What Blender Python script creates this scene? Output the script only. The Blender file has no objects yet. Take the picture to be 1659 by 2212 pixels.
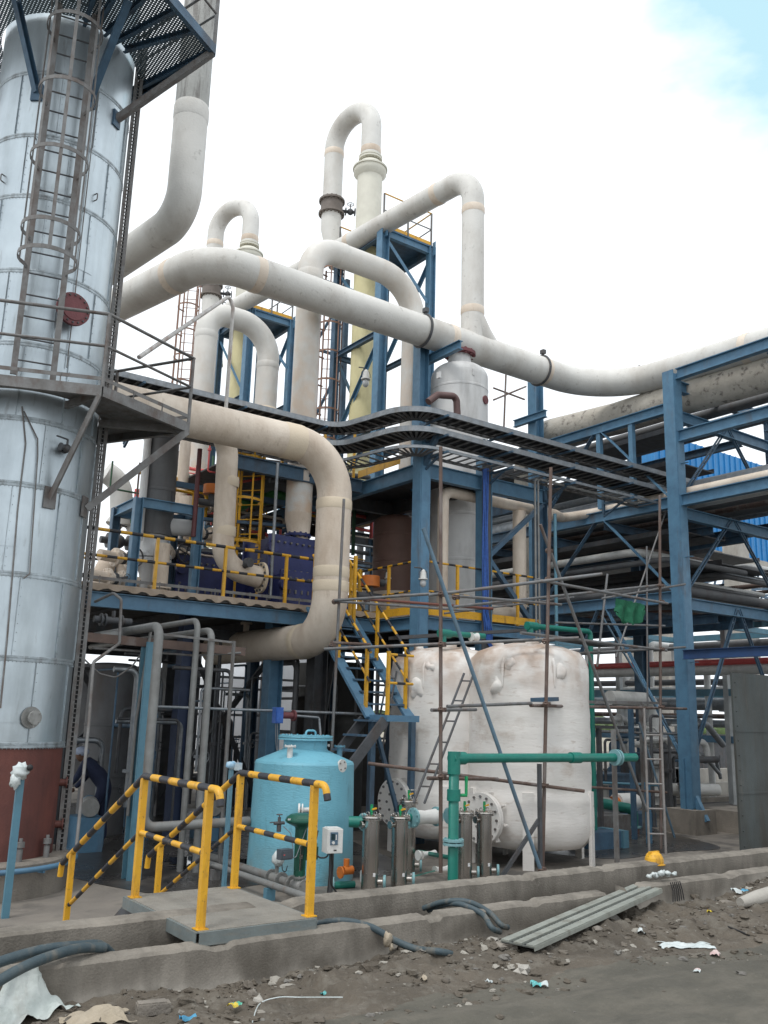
import bpy, math, random
from mathutils import Vector, Matrix, noise
random.seed(7)
S = bpy.context.scene
COL = S.collection
PI = math.pi
rad = math.radians
# ---------------------------------------------------------------- survey of the place
# Camera solved from the vanishing points of the steelwork; world X and Y follow the two
# building directions, Z is up, metres. (u, v) are picture coordinates in a 1659 x 2212 sheet.
F, CU, CV = 1940.0, 829.5, 1106.0
EYE = Vector((0, 0, 1.6))
_ro, _pi = rad(1.64), math.atan(440 / 1940.0)
_up = Vector((math.sin(_ro) * math.cos(_pi), math.cos(_ro) * math.cos(_pi), -math.sin(_pi)))
_a = Vector((2780, -(1545 + .0286 * 2770 - CV), -F)).normalized()
_a = (_a - _up * _a.dot(_up)).normalized()
_b = _up.cross(_a)
R3 = Matrix((_a, _b, _up))
R3T = R3.transposed()

def P(u, v, x=None, y=None, z=None, d=None):
    """the point seen at (u, v) that lies on the plane x=, y=, z= or at depth d"""
    r = R3 @ Vector((u - CU, -(v - CV), -F))
    if x is not None: t = x / r.x
    elif y is not None: t = y / r.y
    elif z is not None: t = (z - 1.6) / r.z
    else: t = d / F
    return EYE + r * t

def zv(x, y, v):
    """height at which the plumb line over (x, y) crosses picture row v"""
    a = R3T @ (Vector((x, y, 0)) - EYE); b = R3T @ Vector((0, 0, 1))
    k = v - CV
    return (k * a.z - F * a.y) / (F * b.y - k * b.z)

cam = bpy.data.cameras.new('camera'); co = bpy.data.objects.new('camera', cam); COL.objects.link(co)
m4 = R3.to_4x4(); m4.translation = EYE
co.matrix_world = m4
cam.sensor_fit = 'VERTICAL'; cam.sensor_height = 24; cam.sensor_width = 18
cam.lens = 24 * F / 2212; cam.clip_end = 3000; cam.clip_start = .05
S.camera = co

# ---------------------------------------------------------------- mesh builder
def V(*a): return Vector(a[0]) if len(a) == 1 else Vector(a)

def basis(d, up=None):
    d = d.normalized()
    up = up or (Vector((0, 0, 1)) if abs(d.z) < .95 else Vector((1, 0, 0)))
    s = d.cross(up)
    if s.length < 1e-5: s = d.cross(Vector((0, 1, 0)))
    s.normalize()
    return s, s.cross(d).normalized()

def bend(pts, R, k=8):
    """polyline with its corners rounded to radius R"""
    pts = [V(p) for p in pts]; out = [pts[0]]
    for i in range(1, len(pts) - 1):
        p, a, b = pts[i], pts[i - 1], pts[i + 1]
        u = (a - p); w = (b - p); lu, lw = u.length, w.length
        u.normalize(); w.normalize()
        ang = u.angle(w)
        if abs(ang - PI) < .02: out.append(p); continue
        rr = R[i - 1] if isinstance(R, (list, tuple)) else R
        t = min(rr / math.tan(ang / 2), lu * .49 if i > 1 else lu * .98, lw * .49 if i < len(pts) - 2 else lw * .98)
        r = t * math.tan(ang / 2)
        c = p + (u + w).normalized() * (r / math.sin(ang / 2))
        s, e = p + u * t - c, p + w * t - c
        tot = s.angle(e); ax = s.cross(e).normalized()
        for j in range(k + 1):
            out.append(c + Matrix.Rotation(tot * j / k, 3, ax) @ s)
    out.append(pts[-1])
    return out

class MB:
    def __init__(s): s.v = []; s.f = []; s.m = []; s.sm = []
    def add(s, vs, fs, mi=0, smooth=False):
        o = len(s.v); s.v += [V(p) for p in vs]
        for f in fs: s.f.append([i + o for i in f]); s.m.append(mi); s.sm.append(smooth)
        return s
    def hexa(s, c, mi=0):
        return s.add(c, [(0, 3, 2, 1), (4, 5, 6, 7), (0, 1, 5, 4), (1, 2, 6, 5), (2, 3, 7, 6), (3, 0, 4, 7)], mi)
    def box(s, c, size, rz=0, mi=0):
        x, y, z = [k / 2 for k in size]; c = V(c); M = Matrix.Rotation(rz, 3, 'Z')
        q = [(-x, -y, -z), (x, -y, -z), (x, y, -z), (-x, y, -z), (-x, -y, z), (x, -y, z), (x, y, z), (-x, y, z)]
        return s.hexa([M @ V(p) + c for p in q], mi)
    def slab(s, x0, x1, y0, y1, z0, z1, mi=0):
        return s.box(((x0 + x1) / 2, (y0 + y1) / 2, (z0 + z1) / 2), (abs(x1 - x0), abs(y1 - y0), abs(z1 - z0)), 0, mi)
    def bar(s, p, q, w, h, up=None, mi=0):
        p, q = V(p), V(q); a, b = basis(q - p, up); a = a * w / 2; b = b * h / 2
        return s.hexa([p - a - b, p + a - b, p + a + b, p - a + b, q - a - b, q + a - b, q + a + b, q - a + b], mi)
    def ibeam(s, p, q, w, h, t=.012, up=None, mi=0):
        p, q = V(p), V(q); a, b = basis(q - p, up)
        for sg in (-1, 1):
            o = b * (sg * (h / 2 - t / 2)); s.bar(p + o, q + o, w, t, up, mi)
        return s.bar(p, q, t, h - 2 * t, up, mi)
    def channel(s, p, q, w, h, side=1, t=.01, up=None, mi=0):
        p, q = V(p), V(q); a, b = basis(q - p, up)
        for sg in (-1, 1):
            o = b * (sg * (h / 2 - t / 2)); s.bar(p + o, q + o, w, t, up, mi)
        o = a * side * (w / 2 - t / 2)
        return s.bar(p + o, q + o, t, h - 2 * t, up, mi)
    def angle(s, p, q, w=.06, t=.008, up=None, mi=0):
        p, q = V(p), V(q); a, b = basis(q - p, up)
        s.bar(p, q, w, t, up, mi); o = a * (w / 2 - t / 2) - b * (w / 2 + t / 2)
        return s.bar(p + o, q + o, t, w, up, mi)
    def tube(s, pts, r, n=12, mi=0, caps=True, stripe=None):
        pts = [V(p) for p in pts]
        if stripe:
            L = [0]
            for i in range(1, len(pts)): L.append(L[-1] + (pts[i] - pts[i - 1]).length)
            np_, k = [pts[0]], 0
            cut = stripe
            out = [(pts[0], 0)]
            for i in range(1, len(pts)):
                while cut < L[i] - 1e-4:
                    if cut > L[i - 1] + 1e-4: out.append((pts[i - 1].lerp(pts[i], (cut - L[i - 1]) / (L[i] - L[i - 1])), cut))
                    cut += stripe
                out.append((pts[i], L[i]))
            pts = [o[0] for o in out]; mids = [(out[i][1] + out[i + 1][1]) / 2 for i in range(len(out) - 1)]
        N = len(pts); rs = r if isinstance(r, (list, tuple)) else [r] * N
        T = []
        for i in range(N):
            a = pts[max(i - 1, 0)]; b = pts[min(i + 1, N - 1)]
            if 0 < i < N - 1:
                t = (pts[i] - a).normalized() + (b - pts[i]).normalized()
            else: t = b - a
            T.append(t.normalized() if t.length > 1e-9 else Vector((0, 0, 1)))
        a, b = basis(T[0]); base = len(s.v); fr = []
        for i in range(N):
            if i:
                q = T[i - 1].rotation_difference(T[i]); a = q @ a; b = q @ b
            sc = 1.0
            if 0 < i < N - 1:
                c = T[i].dot((pts[i] - pts[i - 1]).normalized()); sc = 1 / max(c, .5)
            ax = None
            if sc > 1.02:
                e = (pts[i + 1] - pts[i]).normalized() - (pts[i] - pts[i - 1]).normalized()
                ax = e.normalized() if e.length > 1e-6 else None
            for j in range(n):
                th = 2 * PI * j / n; o = (a * math.cos(th) + b * math.sin(th)) * rs[i]
                if ax: o = o + ax * (o.dot(ax) * (sc - 1))
                s.v.append(pts[i] + o)
        for i in range(N - 1):
            m = mi
            if stripe: m = int(mids[i] / stripe) % 2
            for j in range(n):
                k = (j + 1) % n
                s.f.append([base + i * n + j, base + i * n + k, base + (i + 1) * n + k, base + (i + 1) * n + j]); s.m.append(m); s.sm.append(True)
        if caps:
            o = len(s.v); s.v += s.v[base:base + n]; s.f.append([o + j for j in reversed(range(n))]); s.m.append(mi); s.sm.append(False)
            o = len(s.v); l = base + (N - 1) * n; s.v += s.v[l:l + n]; s.f.append([o + j for j in range(n)]); s.m.append(mi); s.sm.append(False)
        return s
    def cyl(s, p, q, r, n=16, r2=None, mi=0, caps=True):
        return s.tube([p, q], [r, r if r2 is None else r2], n, mi, caps)
    def lathe(s, prof, base, axis=(0, 0, 1), n=32, mi=0, sharp=True, arc=None):
        base = V(base); ax = V(axis).normalized(); a, b = basis(ax); prev = None
        segs = []
        for i in range(len(prof) - 1): segs.append((prof[i], prof[i + 1]))
        for k, ((r0, z0), (r1, z1)) in enumerate(segs):
            o = len(s.v)
            for r, z in ((r0, z0), (r1, z1)):
                for j in range(n):
                    th = 2 * PI * j / n
                    s.v.append(base + ax * z + (a * math.cos(th) + b * math.sin(th)) * max(r, 1e-4))
            for j in range(n):
                q = (j + 1) % n
                s.f.append([o + q, o + j, o + n + j, o + n + q]); s.m.append(mi); s.sm.append(True)
        return s
    def flange(s, c, axis, R, t, n=24, bolts=0, br=None, mi=0, bm=None):
        c = V(c); ax = V(axis).normalized(); s.cyl(c - ax * t / 2, c + ax * t / 2, R, n, mi=mi)
        if bolts:
            a, b = basis(ax); br = br or R * .09
            for j in range(bolts):
                th = 2 * PI * (j + .5) / bolts; p = c + (a * math.cos(th) + b * math.sin(th)) * R * .85
                s.cyl(p - ax * (t / 2 + br), p + ax * (t / 2 + br), br, 6, mi=mi if bm is None else bm)
        return s
    def ball(s, c, r, n=12, sq=(1, 1, 1), mi=0):
        c = V(c); o = len(s.v); m = n // 2 + 1
        for i in range(m + 1):
            ph = PI * i / m
            for j in range(n):
                th = 2 * PI * j / n
                s.v.append(c + Vector((math.sin(ph) * math.cos(th) * sq[0], math.sin(ph) * math.sin(th) * sq[1], math.cos(ph) * sq[2])) * r)
        for i in range(m):
            for j in range(n):
                k = (j + 1) % n; s.f.append([o + i * n + j, o + i * n + n + j, o + i * n + n + k, o + i * n + k]); s.m.append(mi); s.sm.append(True)
        return s
    def ring(s, c, axis, R, r, n=28, k=8, mi=0, a0=0, a1=2 * PI):
        c = V(c); a, b = basis(V(axis)); full = a1 - a0 > 6.28
        pts = [c + (a * math.cos(a0 + (a1 - a0) * j / n) + b * math.sin(a0 + (a1 - a0) * j / n)) * R for j in range(n + 1)]
        return s.tube(pts, r, k, mi, not full)
    def wheel(s, c, axis, R, r=None, mi=0, spokes=4):
        r = r or R * .09; s.ring(c, axis, R, r, 20, 6, mi); a, b = basis(V(axis)); c = V(c)
        for j in range(spokes):
            th = 2 * PI * j / spokes + .3; s.cyl(c, c + (a * math.cos(th) + b * math.sin(th)) * R, r * .7, 5, mi=mi)
        return s
    def blob(s, c, r, sq=(1, 1, 1), amp=.3, n=10, mi=0, fr=1.6, flat=False):
        o = len(s.v); s.ball((0, 0, 0), 1, n, (1, 1, 1), mi); c = V(c); off = Vector((random.random() * 90, random.random() * 90, 0))
        for i in range(o, len(s.v)):
            p = s.v[i]; q = p * (1 + amp * noise.noise(p * fr + off))
            s.v[i] = c + Vector((q.x * sq[0], q.y * sq[1], q.z * sq[2])) * r
        return s

ORG = {}
def _mesh(name, mb, mats, org):
    me = bpy.data.meshes.new(name)
    me.from_pydata([p - org for p in mb.v], [], mb.f)
    mats = mats if isinstance(mats, (list, tuple)) else [mats]
    for m in mats: me.materials.append(m)
    me.polygons.foreach_set('material_index', mb.m); me.polygons.foreach_set('use_smooth', mb.sm)
    me.update(); return me

def thing(name, label, cat, loc, group=None):
    o = bpy.data.objects.new(name, None); COL.objects.link(o); o.location = V(loc); o.empty_display_size = .2
    o['label'] = label; o['category'] = cat
    if group: o['group'] = group
    ORG[o.name] = V(loc); return o

def part(name, mb, mats, parent, label=None, kind=None):
    org = ORG[parent.name]
    o = bpy.data.objects.new(name, _mesh(name, mb, mats, org)); COL.objects.link(o); o.parent = parent
    ORG[o.name] = org
    if label: o['label'] = label
    if kind: o['kind'] = kind
    return o

def solo(name, label, cat, mb, mats, loc=None, group=None, kind=None):
    if loc is None:
        n = len(mb.v); loc = Vector((sum(p.x for p in mb.v) / n, sum(p.y for p in mb.v) / n, min(p.z for p in mb.v)))
    o = bpy.data.objects.new(name, _mesh(name, mb, mats, V(loc))); COL.objects.link(o); o.location = V(loc)
    if label: o['label'] = label
    if cat: o['category'] = cat
    if group: o['group'] = group
    if kind: o['kind'] = kind
    ORG[o.name] = V(loc); return o

def struct(name, mb, mats): return solo(name, None, None, mb, mats, (0, 0, 0), kind='structure')

def dup(root, delta, label=None):
    r = root.copy(); COL.objects.link(r); r.location = root.location + V(delta)
    if label: r['label'] = label
    ORG[r.name] = ORG[root.name] + V(delta)
    for ch in list(root.children):
        c = ch.copy(); COL.objects.link(c); c.parent = r
        for g in ch.children:
            d = g.copy(); COL.objects.link(d); d.parent = c
    return r

# ---------------------------------------------------------------- materials
def _n(nt, t, x=0, y=0, **k):
    n = nt.nodes.new(t)
    for a, b in k.items(): setattr(n, a, b)
    return n

def mat(name, c, c2=None, rough=.6, metal=0.0, ns=3.0, dirt=None, da=.5, ds=(1, 1, .25), dsc=2.2, dlo=.5, dhi=.72, bump=.15, bs=40, rv=.15, spots=None, sp=.0, sps=9, spec=.5, bstretch=None, spx=None, zg=None):
    m = bpy.data.materials.new(name); m.use_nodes = True; nt = m.node_tree; L = nt.links
    b = nt.nodes['Principled BSDF']; tc = _n(nt, 'ShaderNodeTexCoord'); g = _n(nt, 'ShaderNodeNewGeometry')
    c2 = c2 or tuple(k * .72 for k in c)
    co_ = tc.outputs['Object']
    n1 = _n(nt, 'ShaderNodeTexNoise'); n1.inputs['Scale'].default_value = ns; n1.inputs['Detail'].default_value = 6; n1.inputs['Roughness'].default_value = .62
    L.new(co_, n1.inputs['Vector'])
    r1 = _n(nt, 'ShaderNodeMapRange'); r1.inputs[1].default_value = .32; r1.inputs[2].default_value = .68; L.new(n1.outputs['Fac'], r1.inputs[0])
    mx = _n(nt, 'ShaderNodeMix', data_type='RGBA'); mx.inputs['A'].default_value = (*c, 1); mx.inputs['B'].default_value = (*c2, 1); L.new(r1.outputs[0], mx.inputs['Factor'])
    last = mx.outputs['Result']
    def layer(last, colr, amt, scale, stretch, lo, hi):
        mp = _n(nt, 'ShaderNodeMapping'); mp.inputs['Scale'].default_value = stretch; mp.inputs['Location'].default_value = (3.1, 7.7, scale); L.new(co_, mp.inputs['Vector'])
        nn = _n(nt, 'ShaderNodeTexNoise'); nn.inputs['Scale'].default_value = scale; nn.inputs['Detail'].default_value = 7; nn.inputs['Roughness'].default_value = .65; L.new(mp.outputs[0], nn.inputs['Vector'])
        rr = _n(nt, 'ShaderNodeMapRange'); rr.inputs[1].default_value = lo; rr.inputs[2].default_value = hi; rr.inputs[4].default_value = amt; L.new(nn.outputs['Fac'], rr.inputs[0])
        k = _n(nt, 'ShaderNodeMix', data_type='RGBA'); L.new(last, k.inputs['A']); k.inputs['B'].default_value = (*colr, 1); L.new(rr.outputs[0], k.inputs['Factor'])
        return k.outputs['Result'], rr.outputs[0]
    dfac = None
    if dirt: last, dfac = layer(last, dirt, da, dsc, ds, dlo, dhi)
    if spots: last, _ = layer(last, spots, sp or .8, sps, spx or (1, 1, 1), .6, .7)
    if zg:
        z0, z1, gc, ga = zg; sx = _n(nt, 'ShaderNodeSeparateXYZ'); L.new(co_, sx.inputs[0])
        gr = _n(nt, 'ShaderNodeMapRange'); gr.inputs[1].default_value = z0; gr.inputs[2].default_value = z1; L.new(sx.outputs['Z'], gr.inputs[0])
        gn = _n(nt, 'ShaderNodeTexNoise'); gn.inputs['Scale'].default_value = 2.6; gn.inputs['Detail'].default_value = 8; L.new(co_, gn.inputs['Vector'])
        gm = _n(nt, 'ShaderNodeMapRange'); gm.inputs[1].default_value = .38; gm.inputs[2].default_value = .62; gm.inputs[4].default_value = ga; L.new(gn.outputs['Fac'], gm.inputs[0])
        mu = _n(nt, 'ShaderNodeMath', operation='MULTIPLY'); L.new(gr.outputs[0], mu.inputs[0]); L.new(gm.outputs[0], mu.inputs[1])
        k = _n(nt, 'ShaderNodeMix', data_type='RGBA'); L.new(last, k.inputs['A']); k.inputs['B'].default_value = (*gc, 1); L.new(mu.outputs[0], k.inputs['Factor']); last = k.outputs['Result']
    L.new(last, b.inputs['Base Color'])
    b.inputs['Metallic'].default_value = metal; b.inputs['Specular IOR Level'].default_value = spec
    rr = _n(nt, 'ShaderNodeMapRange'); rr.inputs[3].default_value = max(rough - rv, .05); rr.inputs[4].default_value = min(rough + rv, 1); L.new(n1.outputs['Fac'], rr.inputs[0]); L.new(rr.outputs[0], b.inputs['Roughness'])
    if bump:
        nb = _n(nt, 'ShaderNodeTexNoise'); nb.inputs['Scale'].default_value = bs; nb.inputs['Detail'].default_value = 4
        if bstretch:
            mp = _n(nt, 'ShaderNodeMapping'); mp.inputs['Scale'].default_value = bstretch; L.new(co_, mp.inputs['Vector']); L.new(mp.outputs[0], nb.inputs['Vector'])
        else: L.new(co_, nb.inputs['Vector'])
        bp = _n(nt, 'ShaderNodeBump'); bp.inputs['Strength'].default_value = bump; bp.inputs['Distance'].default_value = .02; L.new(nb.outputs['Fac'], bp.inputs['Height']); L.new(bp.outputs[0], b.inputs['Normal'])
    return m

def perforate(m, scale, r=.33, axes='XY'):
    """real see-through holes punched in a plate"""
    nt = m.node_tree; L = nt.links; b = nt.nodes['Principled BSDF']; tc = _n(nt, 'ShaderNodeTexCoord')
    mp = _n(nt, 'ShaderNodeVectorMath', operation='SCALE'); mp.inputs['Scale'].default_value = scale; L.new(tc.outputs['Object'], mp.inputs[0])
    fr = _n(nt, 'ShaderNodeVectorMath', operation='FRACTION'); L.new(mp.outputs[0], fr.inputs[0])
    sb = _n(nt, 'ShaderNodeVectorMath', operation='SUBTRACT'); sb.inputs[1].default_value = (.5, .5, .5); L.new(fr.outputs[0], sb.inputs[0])
    mu = _n(nt, 'ShaderNodeVectorMath', operation='MULTIPLY'); mu.inputs[1].default_value = (1 if 'X' in axes else 0, 1 if 'Y' in axes else 0, 1 if 'Z' in axes else 0); L.new(sb.outputs[0], mu.inputs[0])
    ln = _n(nt, 'ShaderNodeVectorMath', operation='LENGTH'); L.new(mu.outputs[0], ln.inputs[0])
    gt = _n(nt, 'ShaderNodeMath', operation='GREATER_THAN'); gt.inputs[1].default_value = r; L.new(ln.outputs['Value'], gt.inputs[0]); L.new(gt.outputs[0], b.inputs['Alpha'])
    return m

frp = mat('fibreglass_cream', (.77, .675, .57), (.67, .57, .47), .55, ns=1.3, dirt=(.38, .27, .18), da=.7, dsc=1.4, ds=(1, 1, .45), dlo=.45, dhi=.75, bump=.25, bs=30, spots=(.34, .25, .17), sp=.4, sps=7, spx=(1, 1, .25))
frpw = mat('fibreglass_white', (.70, .685, .65), (.60, .585, .55), .55, ns=1.1, dirt=(.36, .31, .26), da=.65, dsc=1.2, ds=(1, 1, .4), dlo=.46, dhi=.78, bump=.25, bs=30, spots=(.14, .12, .10), sp=.35, sps=6)
frpmix = mat('fibreglass_cream_foot', (.70, .685, .65), (.60, .585, .55), .55, ns=1.1, dirt=(.40, .31, .22), da=.5, dsc=1.2, ds=(1, 1, .4), dlo=.48, dhi=.8, bump=.25, bs=30, zg=(6.5, .0, (.62, .46, .33), .95))  # cream at the foot, whiter towards the top
concw = mat('kerb_concrete', (.27, .243, .208), (.185, .167, .142), .88, ns=2.5, dirt=(.085, .075, .062), da=.8, dsc=3.4, ds=(1, 1, .3), dlo=.42, dhi=.70, bump=.3, bs=60, spots=(.33, .30, .26), sp=.35, sps=7, zg=(.80, .55, (.085, .072, .057), .95))
frpold = mat('fibreglass_weathered', (.42, .42, .40), (.33, .33, .31), .6, ns=1.5, dirt=(.14, .13, .12), da=.8, dsc=7, ds=(1, 1, .12), dlo=.5, dhi=.62, bump=.3, bs=30)
frpcrk = mat('plaster_lagging', (.52, .48, .42), (.42, .385, .33), .85, ns=4, dirt=(.12, .1, .09), da=.8, dsc=5, ds=(1, 1, 1), dlo=.55, dhi=.65, bump=.7, bs=18)
frptan = mat('fibreglass_tan_joint', (.70, .59, .45), (.64, .54, .41), .6, ns=2, bump=.2)
tankw = mat('tank_fibreglass', (.78, .75, .72), (.71, .68, .64), .5, ns=1.5, dirt=(.30, .18, .10), da=.75, dsc=1.1, ds=(1, 1, 1.6), dlo=.56, dhi=.78, bump=.22, bs=7, bstretch=(1, 1, 4), spots=(.3, .2, .14), sp=.45, sps=3.4, spx=(1, 1, 5), zg=(2.3, 3.5, (.33, .18, .09), .85))
clad = mat('aluminium_cladding', (.56, .63, .67), (.42, .48, .52), .36, metal=.78, ns=.9, dirt=(.24, .27, .28), da=.6, dsc=1.3, ds=(1.6, 1.6, .22), dlo=.42, dhi=.75, bump=.3, bs=2.2, rv=.14, spots=(.2, .2, .2), sp=.4, sps=14, spx=(1, 1, .15))
cladseam = mat('cladding_seam', (.46, .52, .56), (.27, .31, .33), .5, metal=.5, ns=9, dirt=(.12, .11, .1), da=.8, dsc=9, bump=.2)
redox = mat('red_primer', (.17, .055, .042), (.10, .036, .03), .65, ns=1.6, dirt=(.05, .02, .018), da=.8, dsc=2, bump=.2)
redfl = mat('red_flange', (.17, .045, .05), (.12, .035, .04), .6, ns=4)
greyst = mat('grey_steel', (.20, .20, .20), (.13, .125, .12), .6, ns=6, dirt=(.09, .055, .04), da=.7, dsc=6, ds=(1, 1, .5), dlo=.48, dhi=.68, bump=.15)
darkst = mat('dark_steel', (.085, .09, .10), (.055, .058, .062), .6, ns=6, dirt=(.09, .055, .035), da=.5, dsc=6)
galv = mat('galvanised', (.30, .32, .34), (.20, .22, .24), .45, metal=.6, ns=8, dirt=(.2, .16, .12), da=.4, dsc=7)
pipegrey = mat('grey_pipe', (.22, .225, .22), (.16, .16, .155), .5, ns=6, dirt=(.13, .07, .04), da=.6, dsc=4, dlo=.55, dhi=.72)
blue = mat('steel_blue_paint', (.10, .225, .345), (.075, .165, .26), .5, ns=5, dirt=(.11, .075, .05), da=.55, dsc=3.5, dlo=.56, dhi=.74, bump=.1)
blued = mat('blue_paint_shade', (.065, .135, .21), (.045, .09, .145), .55, ns=5, dirt=(.06, .045, .035), da=.6, dsc=3.5)  # darker copy of the steel blue, shade put into the colour of rear members
bluelt = mat('sky_blue_paint', (.10, .24, .32), (.08, .19, .26), .5, ns=5, dirt=(.12, .13, .12), da=.4, dsc=4)
tankb = mat('turquoise_fibreglass', (.17, .44, .55), (.14, .37, .47), .5, ns=2.2, dirt=(.05, .12, .15), da=.5, dsc=5, ds=(1, 1, .35), dlo=.58, dhi=.75, bump=.3, bs=18, bstretch=(1, 1, 4), zg=(.6, .0, (.20, .25, .24), .8), spots=(.08, .2, .25), sp=.5, sps=16, spx=(1, 1, .3))
royal = mat('royal_blue_equipment', (.024, .035, .16), (.018, .026, .11), .45, ns=4, dirt=(.04, .035, .06), da=.4)
cableb = mat('blue_cable', (.035, .13, .45), (.025, .085, .33), .45, ns=20)
yel = mat('safety_yellow', (.74, .40, .022), (.62, .32, .02), .45, ns=7, dirt=(.20, .09, .03), da=.7, dsc=8, dlo=.56, dhi=.7, bump=.1, spots=(.07, .05, .04), sp=.9, sps=34)
blk = mat('stripe_black', (.018, .020, .028), (.03, .032, .04), .55, ns=7, spots=(.35, .2, .04), sp=.7, sps=28)
ystl = mat('yellow_pipe_cream', (.66, .60, .34), (.57, .51, .28), .55, ns=2, dirt=(.3, .24, .14), da=.4)
ycol = mat('cream_flange', (.68, .66, .57), (.6, .58, .5), .6, ns=3)
orange = mat('orange_actuator', (.55, .16, .02), (.45, .12, .02), .5, ns=5)
teal = mat('green_plastic_pipe', (.01, .19, .145), (.008, .15, .12), .4, ns=6, dirt=(.06, .12, .1), da=.3)
tealfl = mat('pale_teal_flange', (.22, .40, .42), (.16, .32, .35), .5, ns=6)
gvalve = mat('valve_green', (.012, .10, .065), (.01, .075, .05), .38, ns=5)
ggreen = mat('bright_green_plastic', (.01, .33, .12), None, .4)
steel = mat('stainless', (.50, .47, .44), (.40, .37, .34), .27, metal=1, ns=2, ds=(1, 1, .2), bump=.03, rv=.06)
whitep = mat('white_paint', (.68, .68, .66), (.58, .58, .56), .5, ns=6, dirt=(.3, .27, .23), da=.4)
casting = mat('cast_valve_grey', (.30, .30, .29), (.22, .22, .21), .55, metal=.2, ns=9)
rust = mat('rusty_tube', (.145, .095, .075), (.105, .075, .065), .75, ns=7, dirt=(.22, .20, .19), da=.7, dsc=4, dlo=.5, dhi=.62)
scafg = mat('scaffold_grey', (.20, .21, .22), (.15, .145, .14), .55, metal=.3, ns=6, dirt=(.14, .08, .055), da=.7, dsc=4, dlo=.5, dhi=.66)
scafb = mat('scaffold_blue', (.14, .23, .31), (.11, .17, .22), .55, metal=.1, ns=6, dirt=(.13, .08, .055), da=.5, dsc=4, dlo=.55, dhi=.68)
conc = mat('concrete', (.27, .24, .205), (.185, .165, .142), .85, ns=2.5, dirt=(.10, .09, .08), da=.7, dsc=3, ds=(1, 1, .4), dlo=.48, dhi=.72, bump=.5, bs=45)
concl = mat('concrete_light', (.42, .40, .36), (.33, .31, .28), .85, ns=2.5, dirt=(.2, .18, .16), da=.5, dsc=2, bump=.3)
rubber = mat('rubber_hose', (.035, .06, .075), (.06, .085, .095), .6, ns=8, dirt=(.16, .145, .12), da=.6, dsc=9, dlo=.5, dhi=.65)
deckm = mat('tread_plate', (.27, .255, .225), (.21, .195, .17), .75, ns=4, dirt=(.15, .14, .125), da=.6, dsc=5, bump=.6, bs=55)
cladblue = mat('blue_sheet_cladding', (.02, .22, .52), (.018, .18, .44), .5, ns=1, dirt=(.02, .1, .25), da=.6, dsc=14, ds=(3, 3, .02), dlo=.5, dhi=.6)
plate = mat('dark_plate', (.085, .10, .10), (.055, .068, .07), .55, ns=1.1, dirt=(.05, .045, .036), da=.8, dsc=1.6, ds=(1.5, 1, .3), dlo=.42, dhi=.66, spots=(.13, .12, .1), sp=.5, sps=5, spx=(1, 1, .2))
nearblk = mat('dark_rubber', (.02, .02, .022), None, .6)
brownv = mat('brown_vessel', (.21, .12, .095), (.16, .09, .07), .6, ns=2, dirt=(.12, .08, .06), da=.5)
greyv = mat('grey_vessel', (.66, .66, .65), (.56, .56, .56), .55, ns=1.5, dirt=(.16, .14, .12), da=.4)
greyp = mat('vessel_dull', (.13, .135, .14), (.10, .10, .105), .6, ns=2, dirt=(.08, .06, .05), da=.6, dsc=3)
netg = mat('green_netting', (.012, .15, .075), (.008, .10, .05), .8, ns=5, bump=.6, bs=60)
glass = mat('lamp_glass', (.55, .57, .58), None, .1, spec=.8)
redp = mat('red_pipe_paint', (.72, .13, .12), (.6, .1, .1), .45, ns=5)
plastic = mat('plastic_sheet', (.62, .66, .66), (.48, .54, .54), .45, ns=7, dirt=(.3, .29, .26), da=.5, dsc=6)
sackw = mat('woven_sack', (.6, .64, .62), (.42, .47, .45), .7, ns=5, dirt=(.3, .24, .18), da=.6, dsc=4, bump=.5, bs=30)
sackb = mat('jute_sack', (.42, .36, .28), (.32, .27, .2), .85, ns=5, dirt=(.16, .14, .11), da=.6, bump=.5)
topgr = perforate(mat('perforated_plate', (.11, .16, .19), (.08, .12, .15), .6, ns=3), 24, .2)
traym = perforate(mat('perforated_tray', (.16, .17, .185), (.11, .12, .13), .5, metal=.4), 22, .26)
# ---------------------------------------------------------------- sky and sun
W = bpy.data.worlds.new('World'); S.world = W; W.use_nodes = True
nt = W.node_tree; L = nt.links; bg = nt.nodes['Background']
SUN_EL, SUN_ROT = rad(62), rad(248)
sky = _n(nt, 'ShaderNodeTexSky'); sky.sky_type = 'NISHITA'; sky.sun_disc = False; sky.sun_elevation = SUN_EL; sky.sun_rotation = SUN_ROT; sky.dust_density = 1.5
tc = _n(nt, 'ShaderNodeTexCoord')
mp = _n(nt, 'ShaderNodeMapping'); mp.inputs['Scale'].default_value = (1, 1, 2.2); L.new(tc.outputs['Generated'], mp.inputs['Vector'])
nz = _n(nt, 'ShaderNodeTexNoise'); nz.inputs['Scale'].default_value = 2.6; nz.inputs['Detail'].default_value = 7; nz.inputs['Roughness'].default_value = .55; L.new(mp.outputs[0], nz.inputs['Vector'])
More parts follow.
